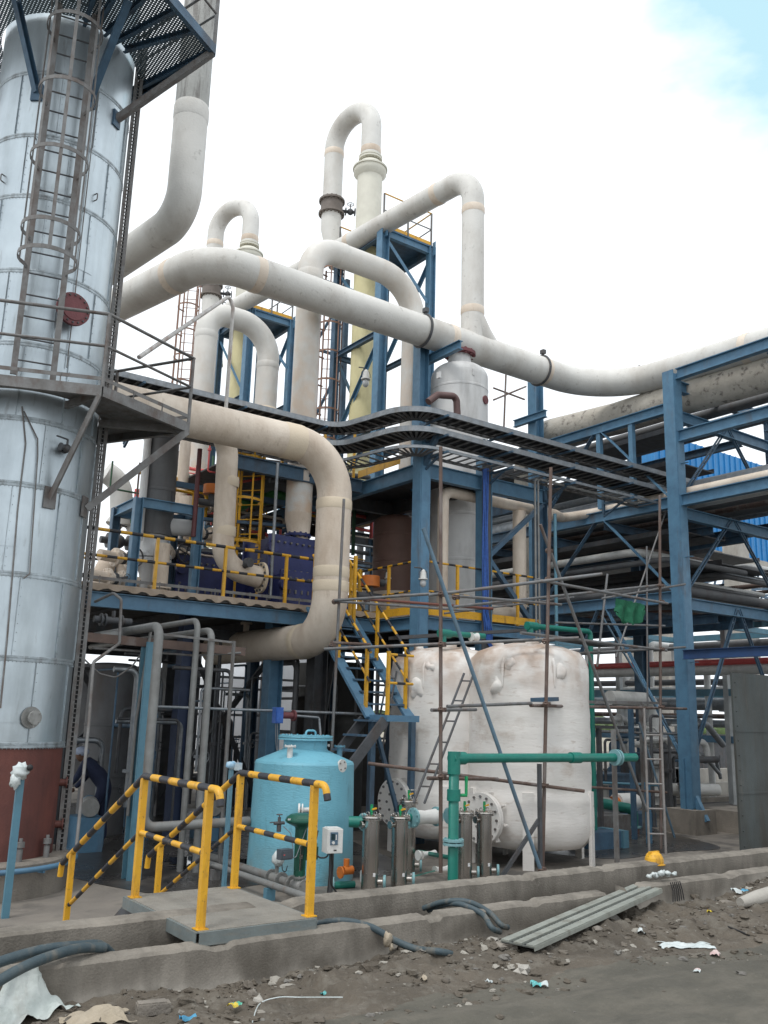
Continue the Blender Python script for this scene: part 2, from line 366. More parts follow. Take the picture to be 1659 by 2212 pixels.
# clouds thin out towards one quarter of the sky
hole = (P(1760, -60, d=10) - EYE).normalized()
dt = _n(nt, 'ShaderNodeVectorMath', operation='DOT_PRODUCT'); dt.inputs[1].default_value = hole; L.new(tc.outputs['Generated'], dt.inputs[0])
hr = _n(nt, 'ShaderNodeMapRange'); hr.inputs[1].default_value = .965; hr.inputs[2].default_value = 1.0; hr.inputs[3].default_value = .0; hr.inputs[4].default_value = .5; L.new(dt.outputs['Value'], hr.inputs[0])
ad = _n(nt, 'ShaderNodeMath', operation='ADD'); L.new(nz.outputs['Fac'], ad.inputs[0]); L.new(hr.outputs[0], ad.inputs[1])
cr = _n(nt, 'ShaderNodeMapRange'); cr.inputs[1].default_value = .80; cr.inputs[2].default_value = .98; cr.inputs[3].default_value = 1; cr.inputs[4].default_value = .0; L.new(ad.outputs[0], cr.inputs[0])
sk = _n(nt, 'ShaderNodeMix', data_type='RGBA'); sk.inputs['B'].default_value = (12.1, 12.7, 13.2, 1); tint = _n(nt, 'ShaderNodeMix', data_type='RGBA'); tint.inputs['Factor'].default_value = .85; tint.inputs['B'].default_value = (6.6, 10.0, 11.2, 1); L.new(sky.outputs[0], tint.inputs['A']); L.new(tint.outputs['Result'], sk.inputs['A']); L.new(cr.outputs[0], sk.inputs['Factor'])
# cloud cover is dimmer overhead-behind, brighter ahead
L.new(sk.outputs['Result'], bg.inputs['Color']); bg.inputs['Strength'].default_value = .1
sl = bpy.data.lights.new('sun', 'SUN'); sl.energy = 1.5; sl.angle = rad(14); sl.color = (1, .975, .94)
so = bpy.data.objects.new('sun', sl); COL.objects.link(so)
# Nishita: rotation 0 puts the sun at +Y, positive turns towards +X... direction vector below
sd = Vector((math.sin(SUN_ROT) * math.cos(SUN_EL), math.cos(SUN_ROT) * math.cos(SUN_EL), math.sin(SUN_EL)))
so.rotation_euler = sd.to_track_quat('Z', 'Y').to_euler(); so.location = (0, -10, 30)
S.view_settings.view_transform = 'Standard'; S.view_settings.look = 'None'; S.view_settings.exposure = 0; S.view_settings.gamma = 1

# ---------------------------------------------------------------- ground
soil = mat('soil', (.125, .104, .080), (.07, .059, .046), .95, ns=1.6, dirt=(.17, .155, .13), da=.6, dsc=6, ds=(1, 1, 1), dlo=.5, dhi=.66, bump=1.0, bs=28, spots=(.25, .23, .2), sp=.5, sps=22)
roadm = mat('beaten_earth', (.105, .097, .078), (.07, .066, .054), .95, ns=2.2, dirt=(.13, .118, .096), da=.8, dsc=3.5, ds=(.7, 1.6, 1), dlo=.44, dhi=.66, bump=1.0, bs=14, spots=(.17, .155, .13), sp=.5, sps=30)
floorm = mat('dusty_concrete', (.23, .205, .175), (.15, .135, .12), .85, ns=.8, dirt=(.07, .065, .06), da=.75, dsc=.9, ds=(1, 1, 1), dlo=.5, dhi=.62, bump=.3, bs=20)
sand = mat('far_ground', (.36, .31, .25), (.26, .25, .19), .95, ns=.08, bump=0)
b = MB(); b.add([(-900, 6.9, -.9), (1300, 6.9, -.9), (1300, 1500, -.9), (-900, 1500, -.9)], [(0, 1, 2, 3)]); struct('ground', b, sand)
b = MB(); b.add([(-30, 6.9, -.6), (70, 6.9, -.6), (70, 48, -.6), (-30, 48, -.6)], [(0, 1, 2, 3)]); struct('plant_floor', b, floorm)
wet = mat('wet_floor', (.05, .045, .042), (.035, .032, .03), .3, ns=1.2, dirt=(.12, .105, .09), da=.6, dsc=.8, ds=(1, 1, 1), dlo=.5, dhi=.6, bump=.1, rv=.22)
b = MB(); n = 40; b.v = [V(6.6 + 3.6 * math.cos(2 * PI * i / n) * (1 + .12 * math.sin(3 * 2 * PI * i / n)), 16.2 + 5.6 * math.sin(2 * PI * i / n) * (1 + .1 * math.sin(5 * 2 * PI * i / n)), -.596) for i in range(n)]; b.f = [list(range(n))]; b.m = [0]; b.sm = [False]; struct('wet_floor', b, wet)
b = MB(); n = 40; b.v = [V(13.8 + 2.9 * math.cos(2 * PI * i / n) * (1 + .12 * math.sin(3 * 2 * PI * i / n)), 13.2 + 2.9 * math.sin(2 * PI * i / n) * (1 + .1 * math.sin(5 * 2 * PI * i / n)), -.594) for i in range(n)]; b.f = [list(range(n))]; b.m = [0]; b.sm = [False]; struct('floor_shade', b, wet)  # added dark sheet standing in for shade on the floor among the machines
pud = mat('puddle', (.02, .02, .02), None, .03, bump=0, rv=0)
for k, (uu, vv, a1, a2) in enumerate(((485, 1868, .75, .45), (420, 1862, .35, .6))):
    c = P(uu, vv, z=-.59); b = MB(); n = 30; b.v = [V(c.x + a1 * math.cos(2 * PI * i / n) * (1 + .2 * math.sin(3 * i)), c.y + a2 * math.sin(2 * PI * i / n) * (1 + .15 * math.sin(2 * i)), -.590 + k * .002) for i in range(n)]; b.f = [list(range(n))]; b.m = [0]; b.sm = [False]; struct('puddle', b, pud)
b = MB(); b.add([(-40, -40, -.205), (60, -40, -.205), (60, 2.0, -.205), (-40, 2.0, -.205)], [(0, 1, 2, 3)])
b.add([(-40, 2, -.205), (-1, 2, -.205), (-1, 6.16, -.205), (-40, 6.16, -.205)], [(0, 1, 2, 3)])
b.add([(17, 2, -.205), (60, 2, -.205), (60, 6.16, -.205), (17, 6.16, -.205)], [(0, 1, 2, 3)]); struct('road', b, roadm)
b = MB(); b.slab(-20, 40, 6.2, 6.8, -.95, -.8); struct('trench_floor', b, mat('trench_mud', (.06, .055, .05), None, .9))

def soil_h(x, y):
    edge = 5.0 + .10 * math.sin(x * 1.3) - .04 * (x - 5)
    if x > 6: edge = 5.0 - .19 * (x - 6)
    t = max(0, min(1, (y - edge) / .7)); n1 = noise.noise(Vector((x * 1.1, y * 1.5, 0))); n2 = noise.noise(Vector((x * 4, y * 4, 5))); n3 = noise.noise(Vector((x * 11, y * 11, 9)))
    n4 = noise.noise(Vector((x * 24, y * 24, 2)))
    h = -.2 + t * (.03 + .05 * n1 + .045 * n2 + .03 * n3 + .012 * n4) + .018 * n1 + .016 * n2 + .008 * n3 + .004 * n4 + .014 * math.sin(y * 9 + .8 * math.sin(x * .7) + x * 1.1) * max(0, 1 - t * 2)
    w = max(0, min(1, (y - 5.75) / .4)); h -= w * (.07 if 3.6 < x < 7.2 else .0)
    if x > 8.2: h += .10 * t * min(1, (x - 8.2) / 2)
    if x < 3.6: h -= .07 * t
    return h
b = MB(); NX, NY = 460, 170; x0, x1, y0, y1 = -1, 17, 2.0, 6.16
for j in range(NY + 1):
    for i in range(NX + 1):
        fx = (i / NX) ** 1.25
        x = x0 + (x1 - x0) * fx; y = y0 + (y1 - y0) * j / NY
        b.v.append(Vector((x, y, soil_h(x, y))))
for j in range(NY):
    for i in range(NX):
        k = j * (NX + 1) + i; b.f.append([k, k + 1, k + NX + 2, k + NX + 1]); b.m.append(1 if (b.v[k].y < 5.0 - max(0, b.v[k].x - 6) * .19 - .02 * math.sin(b.v[k].x * 9)) else 0); b.sm.append(True)
struct('soil_bank', b, [soil, roadm])

def ragged_wall(name, label, xs, y, th, z0, z1, chips, gaps=()):
    b = MB(); n = int((xs[1] - xs[0]) / .035); rows = []
    for i in range(n + 1):
        x = xs[0] + (xs[1] - xs[0]) * i / n
        j = .005 * noise.noise(Vector((x * 3, y, 0))) + .006 * noise.noise(Vector((x * 23, y, 3)))
        top = z1 + j
        for (c, w, dpt) in chips:
            if abs(x - c) < w: top -= dpt * min(1, 3 * (1 - abs(x - c) / w)) * (.55 + 1.1 * abs(noise.noise(Vector((x * 19, 1, y)))))
        o = .012 * noise.noise(Vector((x * 2, 7, y)))
        o *= .5; rows.append([(x, y + o, z0), (x, y + o + .002, z0 + (top - z0) * .5), (x, y + o, top - .02), (x, y + .02 + o, top), (x, y + th, top + .01), (x, y + th, z0)])
    for r in rows: b.v += [V(p) for p in r]
    for i in range(n):
        for k in range(5):
            a = i * 6 + k; b.f.append([a, a + 6, a + 7, a + 1]); b.m.append(0); b.sm.append(False)
    b.f.append([0, 1, 2, 3, 4, 5]); b.m.append(0); b.sm.append(False)
    l = n * 6; b.f.append([l + 5, l + 4, l + 3, l + 2, l + 1, l]); b.m.append(0); b.sm.append(False)
    return solo(name, label, 'wall', b, concw)
ragged_wall('concrete_wall', 'long low concrete wall behind the trench, nearer the white tanks', (-3, 30), 6.8, .15, -.8, .09, [(3.9, .2, .04), (6.7, .12, .02), (7.9, .1, .015)])
ragged_wall('concrete_wall', 'low broken concrete wall in front of the trench, under the yellow railed platform', (-3, 7.38), 6.2, .13, -.8, .0, [(3.1, .12, .03), (5.05, .08, .05), (6.2, .1, .02), (7.3, .12, .1)])
ragged_wall('concrete_wall', 'rougher concrete wall stretch beyond the cable notch, at the right of the trench', (7.45, 30), 6.2, .13, -.8, .02, [(7.6, .15, .08), (9.2, .12, .02), (10.5, .1, .02)])
b = MB()
def stone(b, x, y, r, mi):
    z = soil_h(x, y); off = Vector((random.random() * 50, 0, 0)); o = len(b.v); b.ball((0, 0, 0), 1, 7, (1, 1, 1), mi)
    sx, sy, sz = random.uniform(.8, 1.5), random.uniform(.7, 1.2), random.uniform(.35, .7); rz = random.uniform(0, 3.1)
    for i in range(o, len(b.v)):
        q = b.v[i] * (1 + .9 * noise.noise(b.v[i] * 1.3 + off)); q = Matrix.Rotation(rz, 3, 'Z') @ V(q.x * sx, q.y * sy, q.z * sz); b.v[i] = V(x, y, z + r * .12) + q * r
for i in range(6500):
    x = random.uniform(0, 13.5); e = max(0, x - 6) * .19; y = 6.14 - (1.35 + e) * random.random() ** 1.4
    if random.random() < .08: y -= .5
    if noise.noise(Vector((x * 1.3, y * 2.1, 4))) + .5 * noise.noise(Vector((x * 4, y * 5, 9))) < random.uniform(-.45, .35): continue
    r = .004 + .036 * random.random() ** 5 + .007 * random.random()
    stone(b, x, y, r, random.choice([0, 0, 0, 0, 0, 1, 1, 2, 3]))
for i in range(len(b.sm)): b.sm[i] = False
solo('rubble', None, None, b, [soil, mat('stone_brown', (.15, .13, .105), (.1, .085, .07), .95), mat('stone_grey', (.2, .19, .17), (.14, .13, .12), .95), mat('stone_pale', (.34, .32, .28), (.25, .23, .2), .95)], (0, 0, 0), kind='stuff')
# ---------------------------------------------------------------- clad tower at the left
TX, TY, TR = 2.82, 12.5, .93
TZ0, TZ1 = -.19, 12.6
def circ(a, r=TR, z=0): return V(TX + r * math.cos(a), TY + r * math.sin(a), z)
cama = math.atan2(-TY, -TX)            # bearing from the tower axis to the camera
def tz(v, a=None, r=TR):               # height of picture row v on the shell, at bearing a
    p = circ(cama if a is None else a, r); return zv(p.x, p.y, v)
tower = thing('clad_tower', 'tall aluminium clad tower with riveted seams on a red skirt, at the left', 'tower', (TX, TY, -.6))
zr = tz(1612)
b = MB(); b.lathe([(TR, zr), (TR, TZ1 - .1), (TR * .9, TZ1 + .15), (.3, TZ1 + .3), (0, TZ1 + .3)], (TX, TY, 0), n=72); part('shell', b, clad, tower)
b = MB(); b.lathe([(TR - .02, TZ0), (TR - .02, zr)], (TX, TY, 0), n=64); part('skirt', b, redox, tower)
b = MB(); b.lathe([(1.12, -.6), (1.12, -.22), (1.09, -.19), (0, -.19)], (TX, TY, 0), n=48); part('plinth', b, conc, tower)
seams = [zr, 1420, 1238, 1045, 905, 745, 590, 430, 300, 165]
b = MB(); sz = [zr + .01] + [tz(v) for v in seams[1:]]
for z in sz:
    b.lathe([(TR + .001, z - .035), (TR + .006, z - .03), (TR + .006, z - .008), (TR + .002, z - .005), (TR + .002, z + .005), (TR + .006, z + .008), (TR + .006, z + .03), (TR + .001, z + .035)], (TX, TY, 0), n=72)
    for k in range(60):
        a = cama - 1.5 + 3.0 * k / 59; p = circ(a, TR + .008, z - .04); b.ball(p, .006, 4)
for i in range(len(sz) - 1):
    for k in range(5):
        a = cama - 1.35 + k * .62 + (.3 if i % 2 else 0) + random.uniform(-.06, .06)
        if a > cama + 1.45: continue
        p, q = circ(a, TR + .006, sz[i] + .04), circ(a, TR + .006, sz[i + 1] - .04)
        b.bar(p, q, .006, .02, up=circ(a) - V(TX, TY, 0))
        n = int((q.z - p.z) / .11)
        for j in range(n): b.ball(circ(a + .03, TR + .004, p.z + .05 + j * .11), .006, 4)
part('seam', b, cladseam, tower)
# patch plates
for (v0, v1, da, w) in ((1180, 1110, -.15, .24), (560, 500, .5, .2), (1560, 1440, .25, .16)):
    a = cama + da; z0, z1 = tz(v0), tz(v1); b = MB()
    for k in range(8):
        c0, c1 = a - w + 2 * w * k / 8, a - w + 2 * w * (k + 1) / 8
        b.add([circ(c0, TR + .006, z0), circ(c1, TR + .006, z0), circ(c1, TR + .006, z1), circ(c0, TR + .006, z1)], [(0, 1, 2, 3)], smooth=True)
    part('patch_plate', b, clad, tower)
def onray(u, v, rr):                   # point seen at u, v lying on the cylinder of radius rr about the tower
    r = (P(u, v, d=1) - EYE); A_ = r.x ** 2 + r.y ** 2; B_ = -2 * (r.x * TX + r.y * TY); C_ = TX * TX + TY * TY - rr * rr
    D_ = B_ * B_ - 4 * A_ * C_
    t = (-B_ - math.sqrt(max(D_, 0))) / (2 * A_); return EYE + r * t
# manhole
q = onray(158, 668, TR + .17); am = math.atan2(q.y - TY, q.x - TX); zc = q.z; ax = circ(am, 1) - circ(am, 0)
mh = MB(); c = circ(am, TR, zc); mh.cyl(c - ax * .1, c + ax * .13, .15, 28); o = part('manhole_neck', mh, clad, tower)
mh = MB(); mh.flange(c + ax * .17, ax, .225, .05, 36); mh.cyl(c + ax * .19, c + ax * .205, .16, 28)
cov = part('manhole_cover', mh, [redfl], tower); s_, u_ = basis(ax)
for k in range(16):
    th = 2 * PI * k / 16; q = c + ax * .17 + (s_ * math.cos(th) + u_ * math.sin(th)) * .192; mh = MB(); mh.cyl(q - ax * .04, q + ax * .042, .014, 6); part('bolt', mh, darkst, cov)
# small nozzles
def nozzle(u, v, d0, r=.05):
    q = onray(u, v, TR); aa = math.atan2(q.y - TY, q.x - TX); return circ(aa, TR, q.z), circ(aa, 1) - circ(aa, 0), aa
c, ax, _ = nozzle(65, 1550, 0)
b = MB(); b.cyl(c - ax * .02, c + ax * .1, .035, 14); b.flange(c + ax * .11, ax, .085, .025, 20, 4, .012); b.cyl(c + ax * .02, c + ax * .03, .13, 20)
b.cyl(c + ax * .1, c + ax * .1 + V(0, 0, -.12), .015, 8); part('nozzle', b, [casting], tower)
c, ax, aa = nozzle(132, 972, 0)
b = MB(); b.cyl(c, c + ax * .12, .03, 12); b.ball(c + ax * .13, .055, 12); b.flange(c + ax * .08, ax, .06, .02, 16); s_, u_ = basis(ax)
b.cyl(c + ax * .13 - s_ * .09, c + ax * .13 + s_ * .09, .03, 12); b.flange(c + ax * .13 - s_ * .09, s_, .055, .018, 14); b.flange(c + ax * .13 + s_ * .09, s_, .055, .018, 14)
b.cyl(c + ax * .13, c + ax * .13 + V(0, 0, .12), .014, 8); b.bar(c + ax * .13 + V(0, 0, .12), c + ax * .13 + V(0, 0, .13) + s_ * .16, .03, .012)
part('sampling_valve', b, darkst, tower)
for (u, v) in ((78, 300), (205, 420), (10, 380), (270, 830)):
    c, ax, aa = nozzle(u, v, 0)
    s_, u_ = basis(ax); b = MB(); b.tube(bend([c, c + ax * .06, c + ax * .06 - V(0, 0, .1), c - V(0, 0, .1)], .02, 3), .009, 6); part('lifting_lug', b, greyst, tower)
c, ax, aa = nozzle(152, 1690, 0)
for u, v in ((150, 1690), (143, 1780)):
    c, ax, aa = nozzle(u, v, 0); b = MB(); b.cyl(c - ax * .05, c + ax * .06, .045, 14); b.flange(c + ax * .07, ax, .07, .02, 16); part('drain_stub', b, redox, tower)
for k in range(5):
    a = cama - .75 + k * .42; c = circ(a, TR + .07, -.19); b = MB(); b.cyl(c, c + V(0, 0, .26), .022, 8); b.cyl(c + V(0, 0, .16), c + V(0, 0, .22), .05, 6); b.cyl(c, c + V(0, 0, .14), .035, 10)
    part('anchor_bolt', b, greyst, tower)
b = MB(); b.ring((TX, TY, -.26), (0, 0, 1), 1.2, .033, 48, 6); part('ring_channel', b, blue, tower)
for k in range(6):
    a = cama - 1.3 + k * .5; b = MB(); b.bar(circ(a, 1.1, -.3), circ(a, 1.21, -.3), .03, .03); part('ring_bracket', b, blue, tower)
# thin pipes on the shell
for nm, pts, r in (('impulse_line', [(48, 880), (55, 960), (38, 1100), (15, 1380), (0, 1530)], .011), ('impulse_line', [(52, 890), (80, 950), (80, 985), (62, 1240), (50, 1250)], .009)):
    b = MB(); q = []
    for (u, v) in pts: c, ax, aa = nozzle(u, v, 0); q.append(c + ax * .04)
    b.tube(q, r, 6); part(nm, b, greyst, tower)
# vertical conduits beside the ladder
for uu, vv in (((126, 100), (60, 560)), ((200, 160), (155, 800)), ((118, 120), (30, 780))):
    c, ax, aa = nozzle(uu[0], uu[1], 0); c2, ax2, aa2 = nozzle(vv[0], vv[1], 0)
    b = MB(); m = circ((aa + aa2) / 2, TR + .03, 0); b.tube([V(m.x, m.y, c.z), V(m.x, m.y, c2.z)], .008, 6); part('conduit', b, greyst, tower)

# cable tray strapped up the right side
b = MB(); ar = cama + 1.50
for s in (-1, 1):
    p = circ(ar, TR + .13 + .0, 0) + V(0, 0, 0); t = V(-math.sin(ar), math.cos(ar), 0)
o1 = circ(ar, TR + .04); o2 = circ(ar + .01, TR + .12)
for q in (o1, o2): b.bar(V(q.x, q.y, -.4), V(q.x, q.y, TZ1 - .8), .012, .05, up=V(1, 0, 0))
z = -.1
while z < TZ1 - .9: b.bar(V(o1.x, o1.y, z), V(o2.x, o2.y, z), .02, .012); z += .06
solo('cable_tray', 'narrow perforated cable tray running up the right side of the clad tower', 'cable tray', b, greyst, (o1.x, o1.y, .1))
b = MB()
for k in range(3):
    q = circ(ar + .03, TR + .02 + k * .03); b.tube([V(q.x, q.y, -.4), V(q.x, q.y, 5.0), V(q.x + .01, q.y, TZ1 - 1)], .012, 6)
solo('cable_bundle', 'dark cables tied into the tray on the clad tower', 'cable', b, [nearblk], (o1.x, o1.y, .12))

# ---- ladder with cage
pm = onray(112, 480, TR + .22); al = math.atan2(pm.y - TY, pm.x - TX)
tn = V(-math.sin(al), math.cos(al), 0); nn_ = V(math.cos(al), math.sin(al), 0); lc = circ(al, TR + .22)
zl0 = zv(lc.x, lc.y, 815); zl1 = 14.3; hw = .235
lad = thing('caged_ladder', 'grey caged ladder climbing the front of the clad tower', 'ladder', (lc.x, lc.y, zl0))
for s in (-1, 1):
    b = MB(); q = lc + tn * s * hw; b.bar(V(q.x, q.y, zl0), V(q.x, q.y, zl1), .075, .03, up=nn_)
    part('stile', b, greyst, lad)
z = zl0 + .2; k = 0
while z < zl1:
    b = MB(); b.cyl(lc - tn * hw + V(0, 0, z), lc + tn * hw + V(0, 0, z), .011, 6); part('rung', b, darkst, lad); z += .3; k += 1
hoops = []
for v in (563, 503, 350, 208, 70): hoops.append(zv(lc.x + nn_.x * .3, lc.y + nn_.y * .3, v))
hz = [h for h in hoops] + [hoops[-1] + 1.1]
for h in hz:
    b = MB(); pts = []
    for j in range(19):
        th = rad(-42) + rad(264) * j / 18
        pts.append(lc + nn_ * (.33 + .36 * math.sin(th)) + tn * (.36 * math.cos(th)) + V(0, 0, h))
    pts = [lc - tn * -hw + V(0, 0, h)] + pts + [lc - tn * hw + V(0, 0, h)]
    for a_, b_ in zip(pts, pts[1:]): b.bar(a_, b_, .008, .055, up=V(0, 0, 1))
    part('cage_hoop', b, greyst, lad)
for th in (-20, 40, 90, 140, 200):
    t = rad(th); q = lc + nn_ * (.33 + .352 * math.sin(t)) + tn * (.352 * math.cos(t)); b = MB()
    b.bar(V(q.x, q.y, hz[0]), V(q.x, q.y, zl1), .045, .007, up=nn_ * math.sin(t) + tn * math.cos(t)); part('cage_strap', b, greyst, lad)
for z in [zl0 + 1, zl0 + 2.8, zl0 + 4.6, zl0 + 6.4]:
    for s in (-1, 1):
        q = lc + tn * s * hw + V(0, 0, z); b = MB(); b.bar(q, q - nn_ * .23, .04, .01); part('stand_off', b, greyst, lad)

# ---- middle platform
Z = 5.55
C1, C2, C3, C4 = P(-60, 805, z=Z), P(221, 836, z=Z), P(407, 916, z=Z), P(236, 921, z=Z)
C0 = P(-330, 760, z=Z); C5 = V(TX + .3, TY + 1.9, Z)
pf = thing('tower_platform', 'grey steel walkway platform with pipe handrail around the middle of the clad tower', 'platform', (TX, TY, Z))
poly = [C0, C1, C2, C3, C5, V(TX - 1.6, TY + 1.2, Z)]
n = 40; inner = [circ(cama - PI + 2 * PI * k / n, TR + .05, Z) for k in range(n)]
# deck: fan between shell and edge
def ringdeck(poly, z, th=.01):
    b = MB(); M_ = 72; outer = []
    for k in range(M_):
        a = 2 * PI * k / M_; d = V(math.cos(a), math.sin(a), 0); bt = 9
        for i in range(len(poly)):
            p, q = poly[i], poly[(i + 1) % len(poly)]; e = q - p; den = d.x * e.y - d.y * e.x
            if abs(den) < 1e-9: continue
            w = p - V(TX, TY, 0); t = (w.x * e.y - w.y * e.x) / den; s = (w.x * d.y - w.y * d.x) / den
            if t > 0 and -1e-6 <= s <= 1 + 1e-6: bt = min(bt, t)
        outer.append(V(TX, TY, z) + d * max(bt - .01, TR + .06))
    for dz in ((0, -th) if th else (0,)):
        o = len(b.v)
        for k in range(M_):
            a = 2 * PI * k / M_; b.v.append(V(TX + (TR + .04) * math.cos(a), TY + (TR + .04) * math.sin(a), z + dz)); b.v.append(outer[k] + V(0, 0, dz))
        for k in range(M_):
            i = o + 2 * k; j = o + 2 * ((k + 1) % M_)
            f = [i, i + 1, j + 1, j]; b.f.append(f if dz == 0 else f[::-1]); b.m.append(0); b.sm.append(False)
    return b
part('deck', ringdeck(poly, Z), greyst, pf)
b = MB()
for p, q in zip(poly, poly[1:]):
    b.channel(p - V(0, 0, .06), q - V(0, 0, .06), .06, .14, 1)
part('edge_channel', b, greyst, pf)
b = MB()
for p, q in zip(poly, poly[1:]): b.bar(p + V(0, 0, .11), q + V(0, 0, .11), .008, .05)
for p, q in zip(poly, poly[1:]):
    L_ = (q - p).length; k = int(L_ / .5)
    for j in range(k + 1): m = p.lerp(q, j / max(k, 1)); b.bar(m, m + V(0, 0, .13), .03, .008)
part('toe_board', b, greyst, pf)
for e in (C1, C2, C3, C5):
    b = MB(); d = e - V(TX, TY, Z); s = V(TX, TY, Z) + d.normalized() * (TR + .02); b.channel(s - V(0, 0, .09), e - V(0, 0, .09) - d.normalized() * .03, .05, .1); part('bearer', b, greyst, pf)
def zat(p, v): return zv(p.x, p.y, v)
zt = zat(C2, 679); zm = zat(C2, 748)
b = MB(); top = [V(p.x, p.y, zt) for p in (C0, C1, C2, C3, C5)]; b.tube(top, .022, 10); part('handrail', b, greyst, pf)
b = MB(); mid = [V(p.x, p.y, zm) for p in (C0, C1, C2, C3, C5)]; b.tube(mid, .019, 10); part('mid_rail', b, greyst, pf)
for p in (C1, C2, C3, C3.lerp(C5, .42), C5):
    b = MB(); b.tube([p, V(p.x, p.y, zt)], .024, 10); part('post', b, greyst, pf)
for (u0, v0, u1, v1) in ((222, 850, 108, 1075), (400, 922, 205, 1100)):
    e = P(u0, v0, z=Z - .1); w = onray(u1, v1, TR + .02) if u1 < 190 else None
    if w is None:
        d = C3 - V(TX, TY, Z); d.z = 0; w = V(TX, TY, 0) + Matrix.Rotation(rad(-14), 3, 'Z') @ d.normalized() * (TR + .02); w.z = zv(w.x, w.y, 1095)
        e = C3 + V(-.05, -.02, -.1)
    else: e = C2 + V(-.02, 0, -.1)
    b = MB(); b.angle(w, e, .085, .01, up=V(0, 0, 1)); part('strut', b, greyst, pf)
    nn = (w - V(TX, TY, w.z)).normalized(); b = MB(); b.box(w, (.16, .02, .28), math.atan2(nn.y, nn.x) + PI / 2); part('bracket_plate', b, greyst, pf)

# ---- upper platform
Z = 11.15
D1, D2, D3 = P(463, 100, z=Z), P(285, 118, z=Z), P(300, -70, z=Z)
up = thing('upper_platform', 'dark perforated steel platform near the top of the clad tower', 'platform', (TX, TY, Z))
dirr = (D1 - P(372, -8, z=Z)).normalized()
E1 = D1 - dirr * 2.6; far = V(TX + .6, TY + 1.5, Z); polyu = [V(TX - 1.9, TY - 1.5, Z), V(TX - .2, TY - 2.0, Z), E1, D1, far, V(TX - 1.9, TY + 1.3, Z)]
part('perforated_deck', ringdeck(polyu, Z, 0), topgr, up)
b = MB()
for p, q in zip(polyu, polyu[1:]): b.channel(p - V(0, 0, .07), q - V(0, 0, .07), .07, .16, 1)
part('edge_channel', b, blued, up)
for k in range(1, 6):
    b = MB(); p = E1.lerp(D1, k / 6); q = far.lerp(V(TX - 1.9, TY + 1.3, Z), 1 - k / 6)
    d = (V(TX, TY, Z) - p); s = p + d.normalized() * (d.length - TR - .05); b.channel(p - V(0, 0, .06), s - V(0, 0, .06), .05, .1); part('bearer', b, blued, up)
b = MB(); b.channel(D1 - V(0, 0, .06), V(TX + .7, TY + .62, Z - .06), .05, .1); part('bearer', b, blued, up)
b = MB(); b.tube([V(p.x, p.y, Z + 1.05) for p in polyu[1:5]], .022, 8); part('handrail', b, greyst, up)
b = MB(); b.tube([V(p.x, p.y, Z + .55) for p in polyu[1:5]], .018, 8); part('mid_rail', b, greyst, up)
for p in (polyu[1], E1, E1.lerp(D1, .5), D1, D1.lerp(far, .5)):
    b = MB(); b.bar(p - V(0, 0, .1), V(p.x, p.y, Z + 1.05), .045, .045); part('post', b, greyst, up)
for (u0, v0, u1, v1, m_) in ((455, 128, 277, 262, 1), (35, 0, 80, 200, 0), (278, 0, 195, 215, 0)):
    if m_: e = D1 + V(-.02, 0, -.12); d = D1 - V(TX, TY, Z); w = V(TX, TY, 0) + Matrix.Rotation(rad(-8), 3, 'Z') @ V(d.x, d.y, 0).normalized() * (TR + .01); w.z = zv(w.x, w.y, 258)
    else: w = onray(u1, v1, TR + .01); e = P(u0, v0, z=Z - .12)
    b = MB(); b.channel(w, e, .09, .09); part('strut', b, blued if not m_ else greyst, up)
    nn = (w - V(TX, TY, w.z)).normalized(); b = MB(); b.box(w, (.16, .03, .25), math.atan2(nn.y, nn.x) + PI / 2); part('bracket_plate', b, blued, up)

# stanchion with wrapped instrument in front of the skirt
bs_ = P(20, 1900, y=10.6); bs_.z = -.6; tp = zv(bs_.x, bs_.y, 1675)
st = thing('instrument_stanchion', 'light blue post carrying an instrument wrapped in plastic, before the red skirt', 'post', bs_)
b = MB(); b.bar(V(bs_.x, bs_.y, -.6), V(bs_.x + .0, bs_.y, tp), .075, .05, up=V(0, 1, 0)); part('post', b, bluelt, st)
b = MB(); c = V(bs_.x - .02, bs_.y - .05, zv(bs_.x, bs_.y, 1665)); b.blob(c, .085, (1, 1, 1.0), .5, 16, fr=3); b.blob(c + V(-.05, -.02, -.1), .055, (1, .8, 1.4), .6, 14, fr=3); part('plastic_wrap', b, plastic, st)
b = MB(); b.ball(c + V(.07, -.08, .04), .035, 12); part('gauge', b, nearblk, st)
# ---------------------------------------------------------------- big fibreglass lines
def joints(b, pts, r, w=.05, t=.012):
    for p, d in pts: d = d.normalized(); b.tube([p - d * w * 1.6, p - d * w, p + d * w, p + d * w * 1.6], [r + .002, r + t, r + t, r + .002], 28, caps=False)
def bigpipe(name, label, pts, R, r, m, jm=None, jts=(), n=30, rise=None, w=.06):
    path = bend(pts, R, 14)
    t = thing(name, label, 'pipe', path[0]); b = MB(); b.tube(path, r, n); part('pipe_run', b, m, t)
    for (p, d) in jts:
        b = MB(); joints(b, [(V(p), V(d))], r, w); part('joint_wrap', b, jm or m, t)
    return t
